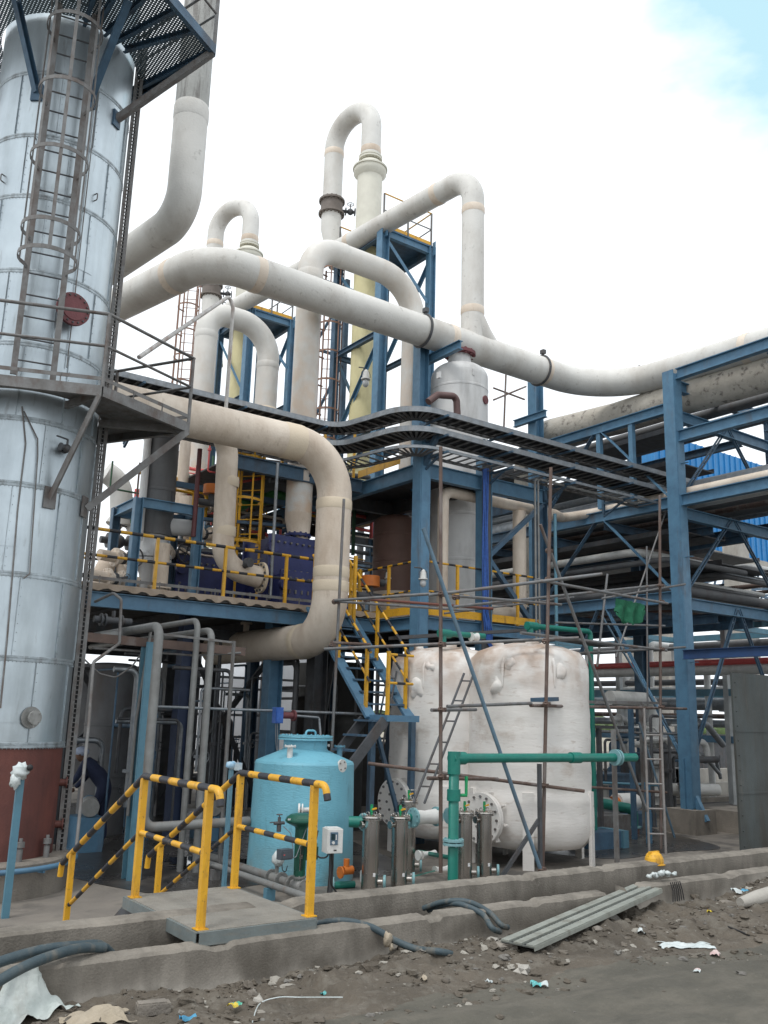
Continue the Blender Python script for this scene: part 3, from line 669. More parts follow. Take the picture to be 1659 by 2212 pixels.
# collector from behind the clad tower to the pipe bridge
yc = 14.8; zc1 = P(700, 645, y=yc).z; zc1 = sum(P(u, v, y=yc).z for u, v in ((450, 568), (700, 645), (930, 715), (1190, 805))) / 4
xt = P(1260, 838, z=zc1).x
a0 = P(450, 562, z=zc1); lft = P(265, 640, z=zc1)
e1 = V(P(452, 560, z=zc1).x, yc, zc1)
dl = (P(300, 618, z=zc1) - P(390, 572, z=zc1)).normalized()
p1e = P(1330, 838, z=zc1)
coll_r = .35
pts = [e1 + dl * 6, e1, V(17.45, yc, zc1), V(17.45, 10.2, 9.82), V(17.45, -6, 9.3)]
coll = bigpipe('collector_pipe', 'long thick white collector pipe sweeping from the clad tower to the blue pipe rack', pts, [.95, 1.7, 3], coll_r, frpw, frp,
    [((e1.x + 1.0, yc, zc1), (1, 0, 0)), ((12.2, yc, zc1), (1, 0, 0)), ((15.2, yc, zc1), (1, 0, 0)), (e1 + dl * 1.1, dl), ((17.45, 10.6, 9.84), (0, 1, .05))])
def clampon(pipe, x, r, label=None):
    b = MB(); c = V(x, yc, zc1); b.ring(c, (1, 0, 0), r + .02, .03, 36, 6); b.box(c + V(0, -.12, r + .1), (.1, .12, .1)); part('saddle_clamp', b, darkst, pipe)
clampon(coll, P(930, 700, y=yc - .3).x, coll_r); clampon(coll, P(1185, 790, y=yc - .3).x, coll_r)
# upper cross line with its drop onto the collector
zr2 = 14.55; re = P(990, 368, z=zr2); rl = P(478, 680, z=zr2); drop = P(1022, 470, y=yc)
dd = (rl - re).normalized(); top = V(drop.x, yc, zr2); le = top + dd * 11.5
dd2 = (P(500, 668, z=zr2) - top); dd2.z = 0
cross = bigpipe('crossover_pipe', 'white pipe climbing over both steel towers and dropping into the collector', [top + dd2 * 1.0, top, V(top.x, top.y, zc1 + .1)], .72, .27, frpw, frp,
    [(top + dd2.normalized() * 1.2, dd2), (V(top.x, top.y, zr2 - 1.0), (0, 0, 1)), (V(top.x, top.y, zc1 + .9), (0, 0, 1)), (top + dd2.normalized() * 4.6, dd2)])
b = MB(); g = V(top.x, top.y, 0); b.tube([g + V(0, 0, zc1 + .75), g + V(.22, 0, zc1 + .35), g + V(.75, 0, zc1 + .02)], [.272, .3, .2], 26); part('branch_gusset', b, frpw, cross)
# vent pipe rising behind the tower platforms
v0 = P(400, 400, d=15.2); vz = zv(v0.x, v0.y, 470); v1 = V(v0.x, v0.y, vz)
vent = thing('vent_pipe', 'weathered grey fibreglass pipe rising beside the clad tower into the sky', 'pipe', v1)
zj = zv(v0.x, v0.y, 248)
hd = P(285, 545, z=vz - .0) - v1; hd.z = 0
w1 = zv(v0.x, v0.y, 15)
lean = P(425, 5, d=15.2 * 1.0); 
b = MB(); b.tube(bend([v1 + hd.normalized() * 5 , v1, V(v0.x, v0.y, zj)], .55, 12), .29, 30); part('lower_run', b, frpw, vent)
b = MB(); b.tube([V(v0.x, v0.y, zj), V(v0.x, v0.y, 17)], .285, 30); part('upper_run', b, frpold, vent)
b = MB(); joints(b, [(V(v0.x, v0.y, zj), V(0, 0, 1))], .29, .09); part('joint_wrap', b, frpw, vent)
# C shaped line in the middle
yC = 13.2; zt = (P(430, 905, y=yC).z + P(620, 955, y=yC).z) / 2; xc = P(718, 1180, y=yC).x; zb = 2.86; rC = .31
cpipe = bigpipe('return_bend_pipe', 'thick cream C shaped pipe in the middle with three bends', [V(TX + .6, yC, zt), V(xc, yC, zt), V(xc, yC, zb), V(xc - .0, yC + 4.5, zb)], [.85, .8], rC, frp, frptan,
    [((xc, yC, zt - 1.0), (0, 0, 1)), ((xc, yC, zb + 1.15), (0, 0, 1)), ((xc, yC, zb + .9), (0, 0, 1)), ((xc, yC + .85, zb), (0, 1, 0))])
b = MB(); joints(b, [(V(xc - .95, yC, zt), V(1, 0, 0))], rC, .12); part('joint_wrap', b, frptan, cpipe)
nb = P(533, 1345, z=zb + rC); nb = V(xc, P(533, 1340, x=xc).y, zb + rC)
b = MB(); b.cyl(nb - V(0, 0, .1), nb + V(0, 0, .14), .06, 14); b.flange(nb + V(0, 0, .16), (0, 0, 1), .12, .03, 18, 4); part('nozzle', b, frp, cpipe)
b = MB(); c = nb + V(0, 0, .2); b.flange(c, (0, 0, 1), .1, .02, 16); b.cyl(c, c + V(0, 0, .18), .035, 10); b.ball(c + V(0, 0, .14), .06, 10); b.cyl(c + V(-.09, 0, .3), c + V(.09, 0, .3), .025, 8); b.cyl(c + V(0, 0, .15), c + V(0, 0, .42), .018, 8); b.flange(c + V(0, 0, .25), (0, 0, 1), .08, .015, 14)
part('vent_valve', b, casting, cpipe)
hq = P(492, 900, y=yC - .0); b = MB(); hz_ = zt + rC
hx = P(487, 897, y=yC).x; htop = zv(hx, yC, 648); sl = P(300, 772, z=6.4)
b.tube(bend([sl, V(hx - .08, yC, htop + .05), V(hx, yC, htop - .15), V(hx, yC, hz_ - .05)], .1, 4), .032, 10)
solo('bent_guard_rail', 'thin bent white rail rising from the cream C pipe beside the tower platform', 'railing', b, mat('flaking_white', (.55, .54, .52), (.4, .38, .36), .6, ns=9, dirt=(.2, .09, .05), da=.8, dsc=7), (hx, yC, hz_))

# arches and rising legs, one set for each steel tower
def arch_set(x, y, z, dx, dy, tag):
    pass
def gooseneck(name, label, leg, other, ztop, zbot, zbot2, R, r, m, jt=()):
    pts = [V(leg[0], leg[1], zbot), V(leg[0], leg[1], ztop), V(other[0], other[1], ztop), V(other[0], other[1], zbot2)]
    return bigpipe(name, label, pts, R, r, m, frptan, jt)
# U2: broad arch beside tower one
y2 = 15.55; xa = P(668, 640, y=y2).x; xb = P(893, 720, y=y2).x; zt2 = P(770, 565, y=y2).z
zt2b = zt2
u2 = bigpipe('arch_pipe', 'broad cream arch pipe in front of the nearer steel tower', [V(xa, y2, 3.55 + 2.0), V(xa, y2, zt2), V(xb, y2, zt2), V(xb, y2, 6.6)], [.62, 1.0], .27, frpmix, frpmix,
    [((xa, y2, zt2 - .75), (0, 0, 1)), ((xb, y2, zt2 - 1.15), (0, 0, 1)), ((xa + .75, y2, zt2), (1, 0, 0)), ((xb, y2, 7.7), (0, 0, 1))])
b = MB(); b.tube([V(xa, y2, 5.56), V(xa, y2, 5.45), V(xa + .06, y2 + .02, 5.0), V(xa + .06, y2 + .02, 4.95), V(xa + .1, y2, 4.6), V(xa + .1, y2, 4.45)], [.27, .27, .2, .28, .28, .18], 26); part('reducer', b, frp, u2)
# U1: same at tower two
y1 = 21.6; xa1 = P(440, 800, y=y1).x; xb1 = P(578, 800, y=y1).x; zt1 = P(490, 683, y=y1).z
u1 = bigpipe('arch_pipe', 'smaller looking cream arch pipe in front of the farther steel tower', [V(xa1, y1, 5.2), V(xa1, y1, zt1), V(xb1, y1, zt1), V(xb1, y1, 9.9)], [.62, 1.0], .31, frpmix, frpmix,
    [((xa1, y1, zt1 - .75), (0, 0, 1)), ((xb1, y1, zt1 - 1.15), (0, 0, 1))])
b = MB(); b.tube([V(xb1, y1, 9.95), V(xb1, y1, 9.8), V(xb1, y1, 9.6)], [.31, .4, .4], 24); part('flange', b, frptan, u1)
# swan necks on the columns
def swan(lab, lu, cu, vtop, vfl, cx, cy, dyy, vcol, R):
    # leg (nearer the crossover) and column side
    pass
colx, coly = 12.9, 19.3
def column_set(dx, dy, near, legp, zneck, zcolh, zleg, leg_end):
    c = V(colx + dx, coly + dy, 0); w = 'nearer' if near else 'farther'
    L_ = V(legp.x, legp.y, 0)
    sw = bigpipe('swan_neck_pipe', 'pale swan neck pipe over the %s pale yellow column' % w, [V(c.x, c.y, zcolh), V(c.x, c.y, zneck), V(L_.x, L_.y, zneck), V(L_.x, L_.y, zleg)], [9, 9], .29, frpw, frp, [(V(L_.x, L_.y, zleg + 1.6), (0, 0, 1)), (V(c.x, c.y, zcolh + .25), (0, 0, 1))])
    b = MB(); b.cyl((L_.x, L_.y, zleg), (L_.x, L_.y, zleg - .42), .33, 26); b.flange((L_.x, L_.y, zleg), (0, 0, 1), .39, .06, 30, 16); b.flange((L_.x, L_.y, zleg - .42), (0, 0, 1), .39, .06, 30, 16); part('sleeve_coupling', b, mat('sleeve_brown', (.2, .17, .15), None, .7), sw)
    b = MB(); q = V(L_.x - .0, L_.y, zleg - .25); b.cyl(q + V(.28, -.1, 0), q + V(.62, -.28, 0), .05, 10); b.ball(q + V(.52, -.23, 0), .1, 10); b.flange(q + V(.4, -.16, 0), (1, -.5, 0), .12, .03, 16); b.flange(q + V(.64, -.3, 0), (1, -.5, 0), .12, .03, 16); b.wheel(q + V(.52, -.23, .25), (0, 0, 1), .1); b.cyl(q + V(.52, -.23, 0), q + V(.52, -.23, .25), .015, 6); part('side_valve', b, darkst, sw)
    b = MB(); b.tube([V(L_.x, L_.y, zleg - .45), V(L_.x, L_.y, zleg - .9), V(L_.x + leg_end.x * .5, L_.y + leg_end.y * .5, leg_end.z)], [.3, .3, .27], 26); part('tee_leg', b, frpw, sw)
    cl = thing('scrubber_column', 'pale yellow column with a flanged head inside the %s blue steel tower' % w, 'column', (c.x, c.y, 6.4))
    b = MB(); b.cyl((c.x, c.y, 6.5), (c.x, c.y, zcolh - .42), .35, 36); part('shell', b, ystl, cl)
    b = MB(); b.cyl((c.x, c.y, zcolh - 2.6), (c.x, c.y, zcolh - .52), .363, 36); part('head_section', b, ycol, cl)
    b = MB(); b.tube([V(c.x, c.y, zcolh - .62), V(c.x, c.y, zcolh - .5), V(c.x, c.y, zcolh - .3), V(c.x, c.y, zcolh - .14)], [.365, .47, .47, .32], 36); b.flange((c.x, c.y, zcolh - .33), (0, 0, 1), .50, .05, 40, 24, .02); part('head_flange', b, ycol, cl)
    b = MB(); b.flange((c.x, c.y, zcolh - .02), (0, 0, 1), .34, .05, 36, 18, .022); b.flange((c.x, c.y, zcolh + .05), (0, 0, 1), .34, .05, 36); part('neck_flange', b, ycol, cl)
    for zz in (6.9, ): 
        b = MB(); b.flange((c.x, c.y, zz), (0, 0, 1), .44, .08, 36, 18); b.cyl((c.x, c.y, zz), (c.x - .75, c.y - .25, zz), .2, 20); b.flange((c.x - .75, c.y - .25, zz), (.75, .25, 0), .3, .05, 26, 12, .022); part('side_nozzle', b, ystl, cl)
    return sw
zc_h = zv(colx, coly, 345)
legp = P(722, 330, y=20.9); zl_ = zv(legp.x, legp.y, 436)
column_set(0, 0, True, legp, zv(colx - .2, coly + .6, 240), zc_h, zl_, V(.4, -.3, zr2))
cx2, cy2 = 12.5 - colx, 26.1 - coly
legq = P(462, 560, y=27.6); zl2 = zv(legq.x, legq.y, 617)
column_set(cx2, cy2, False, legq, zv(12.3, 27, 456), zv(12.5, 26.1, 532), zl2, V(.5, -.5, zr2 - 1.3))
# hanging line in front of the blue exchangers
yh = 14.9; xh = P(488, 1100, y=yh).x; zh0 = P(490, 985, y=yh).z; xl = P(455, 960, y=yh).x; zbm = zv(xh, yh, 1236)
h = bigpipe('hanging_pipe', 'cream pipe hanging below the C pipe and ending in a drilled flange', [V(xl - .5, yh - .6, zh0 + .42), V(xh - .05, yh, zh0 + .34), V(xh, yh, zbm + .1), V(xh + .75, yh - .05, zbm - .02)], [.45, .5], .2, frp, frptan,
    [((xh, yh, zh0 - .5), (0, 0, 1)), ((xh, yh, zbm + .75), (0, 0, 1))])
b = MB(); b.flange((xh + .78, yh - .05, zbm - .02), (1, -.06, 0), .29, .05, 30, 12, .024, 0, 1); part('end_flange', b, [frptan, darkst], h)
b = MB(); q = V(xh + .35, yh - .28, zbm + .18); b.cyl(q + V(0, .15, -.1), q, .05, 10); b.cyl(q + V(0, 0, 0), q + V(.02, -.1, .0), .09, 16); b.bar(q, q + V(.3, -.05, .12), .02, .02); part('sample_cock', b, darkst, h)
# lagged line beside the rack
zl3 = 9.0
lg1 = P(1142, 905, y=17.6)
crk = bigpipe('lagged_pipe', 'cracked plaster lagged pipe bending down behind the blue rack column', [V(17.75, -4, 9.1), V(17.75, 12.5, 9.3), V(17.75, 14.6, 9.3), V(lg1.x, 17.6, 9.4), V(lg1.x, 17.6, 2.5)], [2, 1.6, .9], .42, frpcrk)
# slim white lines around the open structure
yq = 13.75; q1 = P(958, 1060, y=yq); q2 = P(1205, 1110, y=yq)
bigpipe('slim_pipe', 'slim white pipe looping over beside the grey vessel', [V(q1.x, yq, 3.6), V(q1.x, yq, q1.z), V(q2.x - .1, yq, q1.z), V(17.12, 15.9, 6.72), V(17.12, 12.5, 6.76), V(17.12, -4, 6.76)], [.22, .6, .8, 1], .115, frp)
q3 = P(1122, 1150, y=yq)
bigpipe('dropper_pipe', 'white vertical pipe dropping to the yellow edged deck beside the open steel bay', [V(q3.x, yq, q1.z - .1), V(q3.x, yq, 3.75), V(q3.x - .9, yq, 3.75)], .2, .145, frp)
q4 = P(930, 860, y=14.0)
solo('elbow_pipe', 'short dark rust red elbow pipe beside the domed white vessel', 'pipe', MB().tube(bend([P(925, 868, y=13.9), P(945, 853, y=13.9), P(986, 856, y=13.9), P(988, 905, y=13.9)], .12, 6), .075, 14), mat('redbrown_paint', (.13, .07, .065), None, .55))
# ---------------------------------------------------------------- mezzanine beside the tower
YM, ZM = 14.4, 3.56
mz = thing('mezzanine_platform', 'blue framed mezzanine with a dusty corrugated deck edge and striped handrail', 'platform', (3, YM, -.6))
b = MB(); X0, X1 = 1.5, 10.15
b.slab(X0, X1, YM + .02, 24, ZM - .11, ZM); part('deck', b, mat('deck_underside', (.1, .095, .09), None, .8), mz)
b = MB(); n = 110
for i in range(n + 1):
    x = X0 + (X1 - X0) * i / n; ph = (x / .30) % 1; w = -.115 if .2 < ph < .7 else -.075; w += .022 * noise.noise(Vector((x * 5, 0, 0)))
    yy = YM - .03 + .015 * noise.noise(Vector((x * 3, 2, 0)))
    b.v += [V(x, yy + .12, ZM + .01), V(x, yy, ZM - .0 + .012 * noise.noise(Vector((x * 9, 4, 0)))), V(x, yy - .005, ZM + w), V(x, yy + .12, ZM + w)]
for i in range(n):
    for k in range(3): a = i * 4 + k; b.f.append([a, a + 4, a + 5, a + 1]); b.m.append(0); b.sm.append(False)
part('deck_edge', b, mat('dusty_slab', (.42, .34, .27), (.33, .26, .2), .85, ns=5, dirt=(.2, .15, .11), da=.5), mz)
b = MB(); b.ibeam((X0, YM + .1, ZM - .25), (X1, YM + .1, ZM - .25), .12, .24, .016); part('edge_beam', b, blue, mz)
for x in (3.2, 5.0, 6.8, 8.6, 10.1):
    b = MB(); b.ibeam((x, YM + .25, ZM - .25), (x, 23.5, ZM - .25), .12, .24, .016); part('floor_beam', b, darkst, mz)
for y in (16.5, 18.6, 20.7, 23.6):
    b = MB(); b.ibeam((X0, y, ZM - .5), (X1, y, ZM - .5), .12, .22, .016); part('floor_beam', b, darkst, mz)
b = MB(); b.bar((X0, YM + .02, ZM + .09), (X1 - .5, YM + .02, ZM + .09), .008, .05)
for k in range(24): x = X0 + .1 + k * .34; b.bar((x, YM + .03, ZM), (x, YM + .03, ZM + .13), .03, .01)
part('toe_board', b, greyst, mz)
zr = P(615, 1199, y=YM).z; zm_ = P(480, 1233, y=YM).z
zr = (zr + P(333, 1160, y=YM).z) / 2; xe = 9.55
b = MB(); b.tube([V(X0, YM, zr), V(xe, YM, zr)], .029, 10, stripe=.19); part('handrail', b, [yel, blk], mz)
b = MB(); b.tube([V(X0, YM, zm_), V(xe, YM, zm_)], .024, 10, stripe=.17); part('mid_rail', b, [yel, blk], mz)
for u, v in ((333, 1265), (482, 1280), (615, 1293)):
    x = P(u, v, y=YM).x; b = MB(); b.bar((x, YM, ZM - .02), (x, YM, zr), .05, .05); part('post', b, yel, mz)
# columns under the mezzanine
for (x, y, w, m) in ((4.62, 15.2, .22, darkst), (6.75, 15.6, .26, mat('navy_paint', (.03, .05, .11), (.02, .035, .08), .55)), (8.35, 15.2, .28, blue), (9.2, 15.0, .3, darkst), (10.3, 16.6, .3, darkst), (5.6, 19, .3, darkst), (7.9, 19, .3, darkst), (9.6, 20.5, .3, darkst), (6.2, 23.5, .3, darkst), (11.0, 23.5, .3, darkst)):
    b = MB(); b.ibeam((x, y, -.6), (x, y, ZM - .2), w, w, .02, up=V(1, 0, 0)); part('column', b, m, mz)
for (p, q) in (((4.7, 19, -.4), (7.8, 19, 2.9)), ((7.9, 19, -.2), (10.3, 19, 2.9)), ((5.6, 19, 2.9), (7.9, 19, -.4)), ((8.1, 18.2, 2.8), (9.8, 18.2, -.2)), ((9.4, 15.2, .8), (10.6, 16.6, 3.0)), ((9.3, 15.4, 2.5), (11.2, 17.4, -.4))):
    b = MB(); b.angle(p, q, .1, .012); part('brace', b, darkst, mz)
# ---------------------------------------------------------------- open steel bay
bx = thing('steel_bay', 'open blue steel bay with two decks and yellow toe plates behind the white tanks', 'steel structure', (10.4, 13.4, -.6))
BX, BY = 10.42, 13.4; bxr = P(1045, 1200, y=BY).x; bx3 = P(1182, 1250, y=BY).x
Z1 = 3.46; Z2 = zv(BX, BY, 1003)
b = MB(); b.ibeam((BX, BY, -.6), (BX, BY, 6.95), .25, .25, .02, up=V(1, 0, 0)); b.bar((BX, BY - .126, -.6), (BX, BY - .126, 6.9), .2, .012, up=V(0, 1, 0)); part('column', b, blue, bx)
b = MB(); b.ibeam((bxr, BY, -.6), (bxr, BY, 6.9), .24, .24, .02, up=V(1, 0, 0)); part('column', b, blue, bx)
b = MB(); b.ibeam((bx3, BY + .2, -.6), (bx3, BY + .2, 6.9), .24, .24, .02, up=V(1, 0, 0)); part('column', b, blued, bx)
for (x, y) in ((BX, 16.6), (BX, 20), (bxr + .2, 16.6), (bx3, 17), (bx3, 20)):
    b = MB(); b.ibeam((x, y, -.6), (x, y, Z2), .25, .25, .02, up=V(1, 0, 0)); part('column', b, blued, bx)
def beam(root, p, q, w, h, m, nm='beam'):
    b = MB(); b.ibeam(p, q, w, h, .018); part(nm, b, m, root)
for z, h in ((Z1 - .13, .24), (Z2 - .12, .3)):
    beam(bx, (BX + .13, BY, z), (bxr - .12, BY, z), .14, h, blue); beam(bx, (bxr + .12, BY, z), (bx3 - .12, BY, z), .14, h, blue)
    beam(bx, (BX, BY + .13, z), (BX, 16.45, z), .14, h, blue); beam(bx, (BX, 16.75, z), (BX, 19.85, z), .14, h, blued)
    beam(bx, (bxr, BY + .13, z), (bxr, 20, z), .14, h, darkst); beam(bx, (bx3, BY + .35, z), (bx3, 20, z), .14, h, blued)
    beam(bx, (BX + .13, 16.6, z), (bx3 - .13, 16.6, z), .14, h, darkst); beam(bx, (BX - 3.0, 20, z), (bx3 + .1, 20, z), .14, h, darkst)
beam(bx, (BX - .13, 15.3, Z2 - .12), (BX - 3.2, 15.3, Z2 - .12), .14, .28, blued)
b = MB(); b.slab(BX + .06, bx3, BY + .1, 20, Z1 + .0, Z1 + .03); part('lower_deck', b, darkst, bx)
b = MB(); b.slab(BX + .06, bxr + .1, BY + .1, 20, Z2 + .05, Z2 + .08); b2 = MB(); b2.slab(BX - 3, BX - .08, 15.4, 20.0, Z2 + .05, Z2 + .08)
part('upper_deck', b, darkst, bx); part('upper_deck', b2, darkst, bx)
def toe(p, q, nm='toe_plate'):
    b = MB(); b.bar(p, q, .01, .15, up=V(0, 0, 1)); part(nm, b, yel, bx)
toe((BX + .13, BY - .09, Z1 + .1), (bxr - .13, BY - .09, Z1 + .1)); toe((bxr + .13, BY - .09, Z1 + .1), (bx3 - .3, BY - .09, Z1 + .1)); toe((BX - .09, BY + .14, Z1 + .1), (BX - .09, 15.4, Z1 + .1)); toe((BX - .09, BY + .6, Z2 + .2), (BX - .09, 15.5, Z2 + .2))
zr1 = P(985, 1223, y=BY).z; zmm = P(962, 1282, y=BY).z
for (p, q) in (((BX + .15, BY - .05), (bxr - .12, BY - .05)), ((bxr + .13, BY - .05), (bx3 - .3, BY - .05)), ((BX - .03, BY + .15), (BX - .03, 15.35))):
    b = MB(); b.tube([V(*p, zr1), V(*q, zr1)], .022, 8, stripe=.17); part('handrail', b, [yel, blk], bx)
    b = MB(); b.tube([V(*p, zmm), V(*q, zmm)], .018, 8, stripe=.15); part('mid_rail', b, [yel, blk], bx)
    mds = (.55,) if p[1] < BY else (.45, 1.0)
    for k in mds:
        m = V(*p, 0).lerp(V(*q, 0), k); b = MB(); b.bar((m.x, m.y, Z1), (m.x, m.y, zr1), .05, .05); part('post', b, yel, bx)
for (p, q) in (((bxr + .1, BY - .02, Z1 + 1.35), (bx3 - .15, BY - .02, Z2 - .3)), ((bxr + .1, BY - .02, Z1 + 1.3), (bx3 - .3, BY - .02, Z1 - .1)), ((BX - .02, 13.5, Z2 - .3), (BX - .02, 12.9, Z2 + .5))):
    b = MB(); b.bar(p, q, .1, .09); part('brace', b, blued, bx)
# upper deck guard rail and yellow rails seen above the trays
for (u0, v0, u1, v1) in ((700, 880, 790, 845),):
    pass
b = MB(); zz = Z2 + 1.15
b.tube([V(BX - 3, 15.6, zz), V(BX - .1, 15.6, zz)], .02, 8); part('upper_rail', b, yel, bx)
for x in (BX - 2.9, BX - 1.9, BX - .9, BX - .15):
    b = MB(); b.bar((x, 15.6, Z2), (x, 15.6, zz), .045, .045); part('post', b, yel, bx)

# ---------------------------------------------------------------- two steel towers, one beyond the other
def steel_tower(x0, y0, w, dp, ztop, zbase, lab, sc=1.0):
    t = thing('steel_tower', lab, 'tower', (x0, y0, zbase)); x1, y1 = x0 + w, y0 + dp
    for (x, y, s) in ((x0, y0, .25), (x1, y0, .2), (x0, y1, .2), (x1, y1, .2)):
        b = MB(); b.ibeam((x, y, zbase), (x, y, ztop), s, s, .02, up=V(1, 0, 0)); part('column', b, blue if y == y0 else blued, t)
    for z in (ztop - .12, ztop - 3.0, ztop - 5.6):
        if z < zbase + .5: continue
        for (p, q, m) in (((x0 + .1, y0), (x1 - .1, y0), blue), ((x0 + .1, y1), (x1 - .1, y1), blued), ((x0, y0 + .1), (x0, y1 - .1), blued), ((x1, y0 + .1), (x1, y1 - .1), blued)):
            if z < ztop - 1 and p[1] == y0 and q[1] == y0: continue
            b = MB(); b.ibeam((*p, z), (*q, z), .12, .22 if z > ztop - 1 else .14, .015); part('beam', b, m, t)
    b = MB(); b.slab(x0 - .05, x1 + .05, y0 - .05, y1 + .05, ztop + .0, ztop + .03); part('platform', b, blued, t)
    # knee braces and X braces
    for (p, q) in (((x0 + .15, y0, ztop - .3), (x1 - .08, y0, ztop - 1.7)), ((x0, y0 + .1, ztop - 2.9), (x0, y1, ztop - .4)), ((x0, y0 + .1, ztop - 3.2), (x0, y1 - .1, ztop - 5.5)), ((x0 + .1, y1, ztop - 3.1), (x1 - .1, y1, ztop - 5.5)), ((x1 - .1, y1, ztop - 3.1), (x0 + .1, y1, ztop - 5.5)), ((x1, y0 + .1, ztop - .4), (x1, y1, ztop - 2.9))):
        if min(p[2], q[2]) < zbase: continue
        b = MB(); b.angle(p, q, .09, .012); part('brace', b, blue if q[0] != q[1] else blue, t)
    for k in range(3):
        za, zb = ztop - 5.6 - k * 1.5, ztop - 7.1 - k * 1.5
        if zb < zbase: break
        for (p, q) in (((x0 + .1, y1, za), (x1 - .1, y1, zb)), ((x1 - .1, y1, za), (x0 + .1, y1, zb)), ((x0, y0 + .1, za), (x0, y1 - .1, zb)), ((x0 + .1, y1, za), (x1 - .1, y1, za))):
            b = MB(); b.angle(p, q, .08, .012); part('brace', b, blued, t)
    for x in (x0, x1):
        b = MB(); b.bar((x, y0 - .14, ztop - .3), (x, y0 - .14, ztop + .1), .12, .02); part('gusset_plate', b, blue, t)
    # guard rail of the top platform
    zt_ = ztop + 1.05
    loop = [V(x0, y0, zt_), V(x1, y0, zt_), V(x1, y1, zt_), V(x0, y1, zt_)]
    b = MB(); b.tube(loop, .02, 6); part('handrail', b, yel if sc == 1 else greyst, t)
    b = MB(); b.tube([p - V(0, 0, .5) for p in loop], .017, 6); part('mid_rail', b, greyst, t)
    b = MB()
    for p, q in zip(loop, loop[1:]): b.bar(p - V(0, 0, .95), q - V(0, 0, .95), .01, .12)
    part('toe_plate', b, yel, t)
    for p in loop + [loop[0].lerp(loop[1], .5), loop[1].lerp(loop[2], .5)]:
        b = MB(); b.bar(V(p.x, p.y, ztop), p, .04, .04); part('post', b, greyst, t)
    return t
T1x = P(822, 700, y=18).x; T1r = P(930, 600, y=18).x; ZT = 14.42
steel_tower(T1x, 18.0, T1r - T1x, 2.2, ZT, Z2, 'nearer tall blue steel tower enclosing a pale yellow column')
T2x = P(532, 800, y=24.75).x; T2r = P(625, 800, y=24.75).x
steel_tower(T2x, 24.75, T2r - T2x, 2.2, 14.45, 3.2, 'farther blue steel tower seen left behind the pipe arches', .9)
def cage_ladder(x, y, z0, z1, lab, m, hw=.22, nrm=V(0, -1, 0), cage0=2.0):
    t = thing('caged_ladder', lab, 'ladder', (x, y, z0)); c = V(x, y, 0); tn_ = V(-nrm.y, nrm.x, 0)
    for s in (-1, 1):
        q = c + tn_ * hw * s; b = MB(); b.bar((q.x, q.y, z0), (q.x, q.y, z1), .05, .012, up=nrm); part('stile', b, m, t)
    z = z0 + .2
    while z < z1: b = MB(); b.cyl(c - tn_ * hw + V(0, 0, z), c + tn_ * hw + V(0, 0, z), .012, 5); part('rung', b, m, t); z += .3
    z = z0 + cage0
    zs = []
    while z < z1 + .01:
        pts = [c + nrm * (.36 + .36 * math.sin(th)) + tn_ * (.34 * math.cos(th)) + V(0, 0, z) for th in [rad(-60 + 300 * j / 14) for j in range(15)]]
        b = MB()
        for p, q in zip(pts, pts[1:]): b.bar(p, q, .008, .05)
        part('cage_hoop', b, m, t); zs.append(z); z += .85
    for th in (-10, 40, 90, 140, 190):
        r_ = rad(th); q = c + nrm * (.36 + .35 * math.sin(r_)) + tn_ * (.335 * math.cos(r_)); b = MB(); b.bar((q.x, q.y, zs[0]), (q.x, q.y, z1), .035, .008, up=nrm); part('cage_strap', b, m, t)
    return t
brn = mat('brown_ladder_paint', (.27, .15, .10), (.2, .11, .08), .6)
q = P(716, 700, y=20.6); cage_ladder(q.x, q.y, 6.5, zv(q.x, q.y, 585), 'reddish brown caged ladder standing left of the nearer steel tower', brn, nrm=V(-.6, -.8, 0), cage0=1.6)
q = P(408, 700, y=25.5); cage_ladder(q.x, q.y, 6.5, zv(q.x, q.y, 622), 'rusty caged ladder just right of the clad tower, beside a swan neck pipe', brn, nrm=V(-.5, -.85, 0), cage0=1.6)
q = P(542, 1090, y=15.9); cage_ladder(q.x, q.y, ZM + .1, zv(q.x, q.y, 940), 'bright yellow caged ladder between the hanging pipe and the blue exchanger', yel, hw=.24, nrm=V(-.75, -.65, 0), cage0=1.15)
# dark lattice seen in the bay left of tower one
lt = thing('lattice_frame', 'slender dark braced frame left of the nearer yellow column', 'steel structure', (11.0, 21, 6.5))
fx = [P(u, 800, y=20.9).x for u in (742, 770)]
for x in fx: b = MB(); b.bar((x, 20.9, Z2), (x, 20.9, 14.3), .14, .14); part('column', b, blued, lt)
for (z0, z1) in ((7.2, 9.4), (9.4, 11.8), (11.8, 14)):
    b = MB(); b.bar((fx[0] - 1.1, 20.85, z0), (fx[0], 20.85, z1), .07, .07); part('brace', b, blued, lt)
    b = MB(); b.bar((fx[0] - 1.1, 20.85, z1), (fx[1], 20.85, z1), .07, .07); part('beam', b, blued, lt)

# ---------------------------------------------------------------- support post of the collector
pp = P(911, 860, y=15.1); sp_ = thing('pipe_support_post', 'blue post with a cantilever bracket holding the collector pipe near the white vessel', 'post', (pp.x, 15.1, Z2))
b = MB(); b.ibeam((pp.x, 15.15, Z2), (pp.x, 15.15, zc1 + .25), .26, .26, .02, up=V(1, 0, 0)); part('post', b, blue, sp_)
b = MB(); b.ibeam((pp.x + .2, 16.0, zc1 - coll_r - .12), (pp.x + .2, 14.0, zc1 - coll_r - .12), .12, .2, .016); part('cantilever', b, blue, sp_)

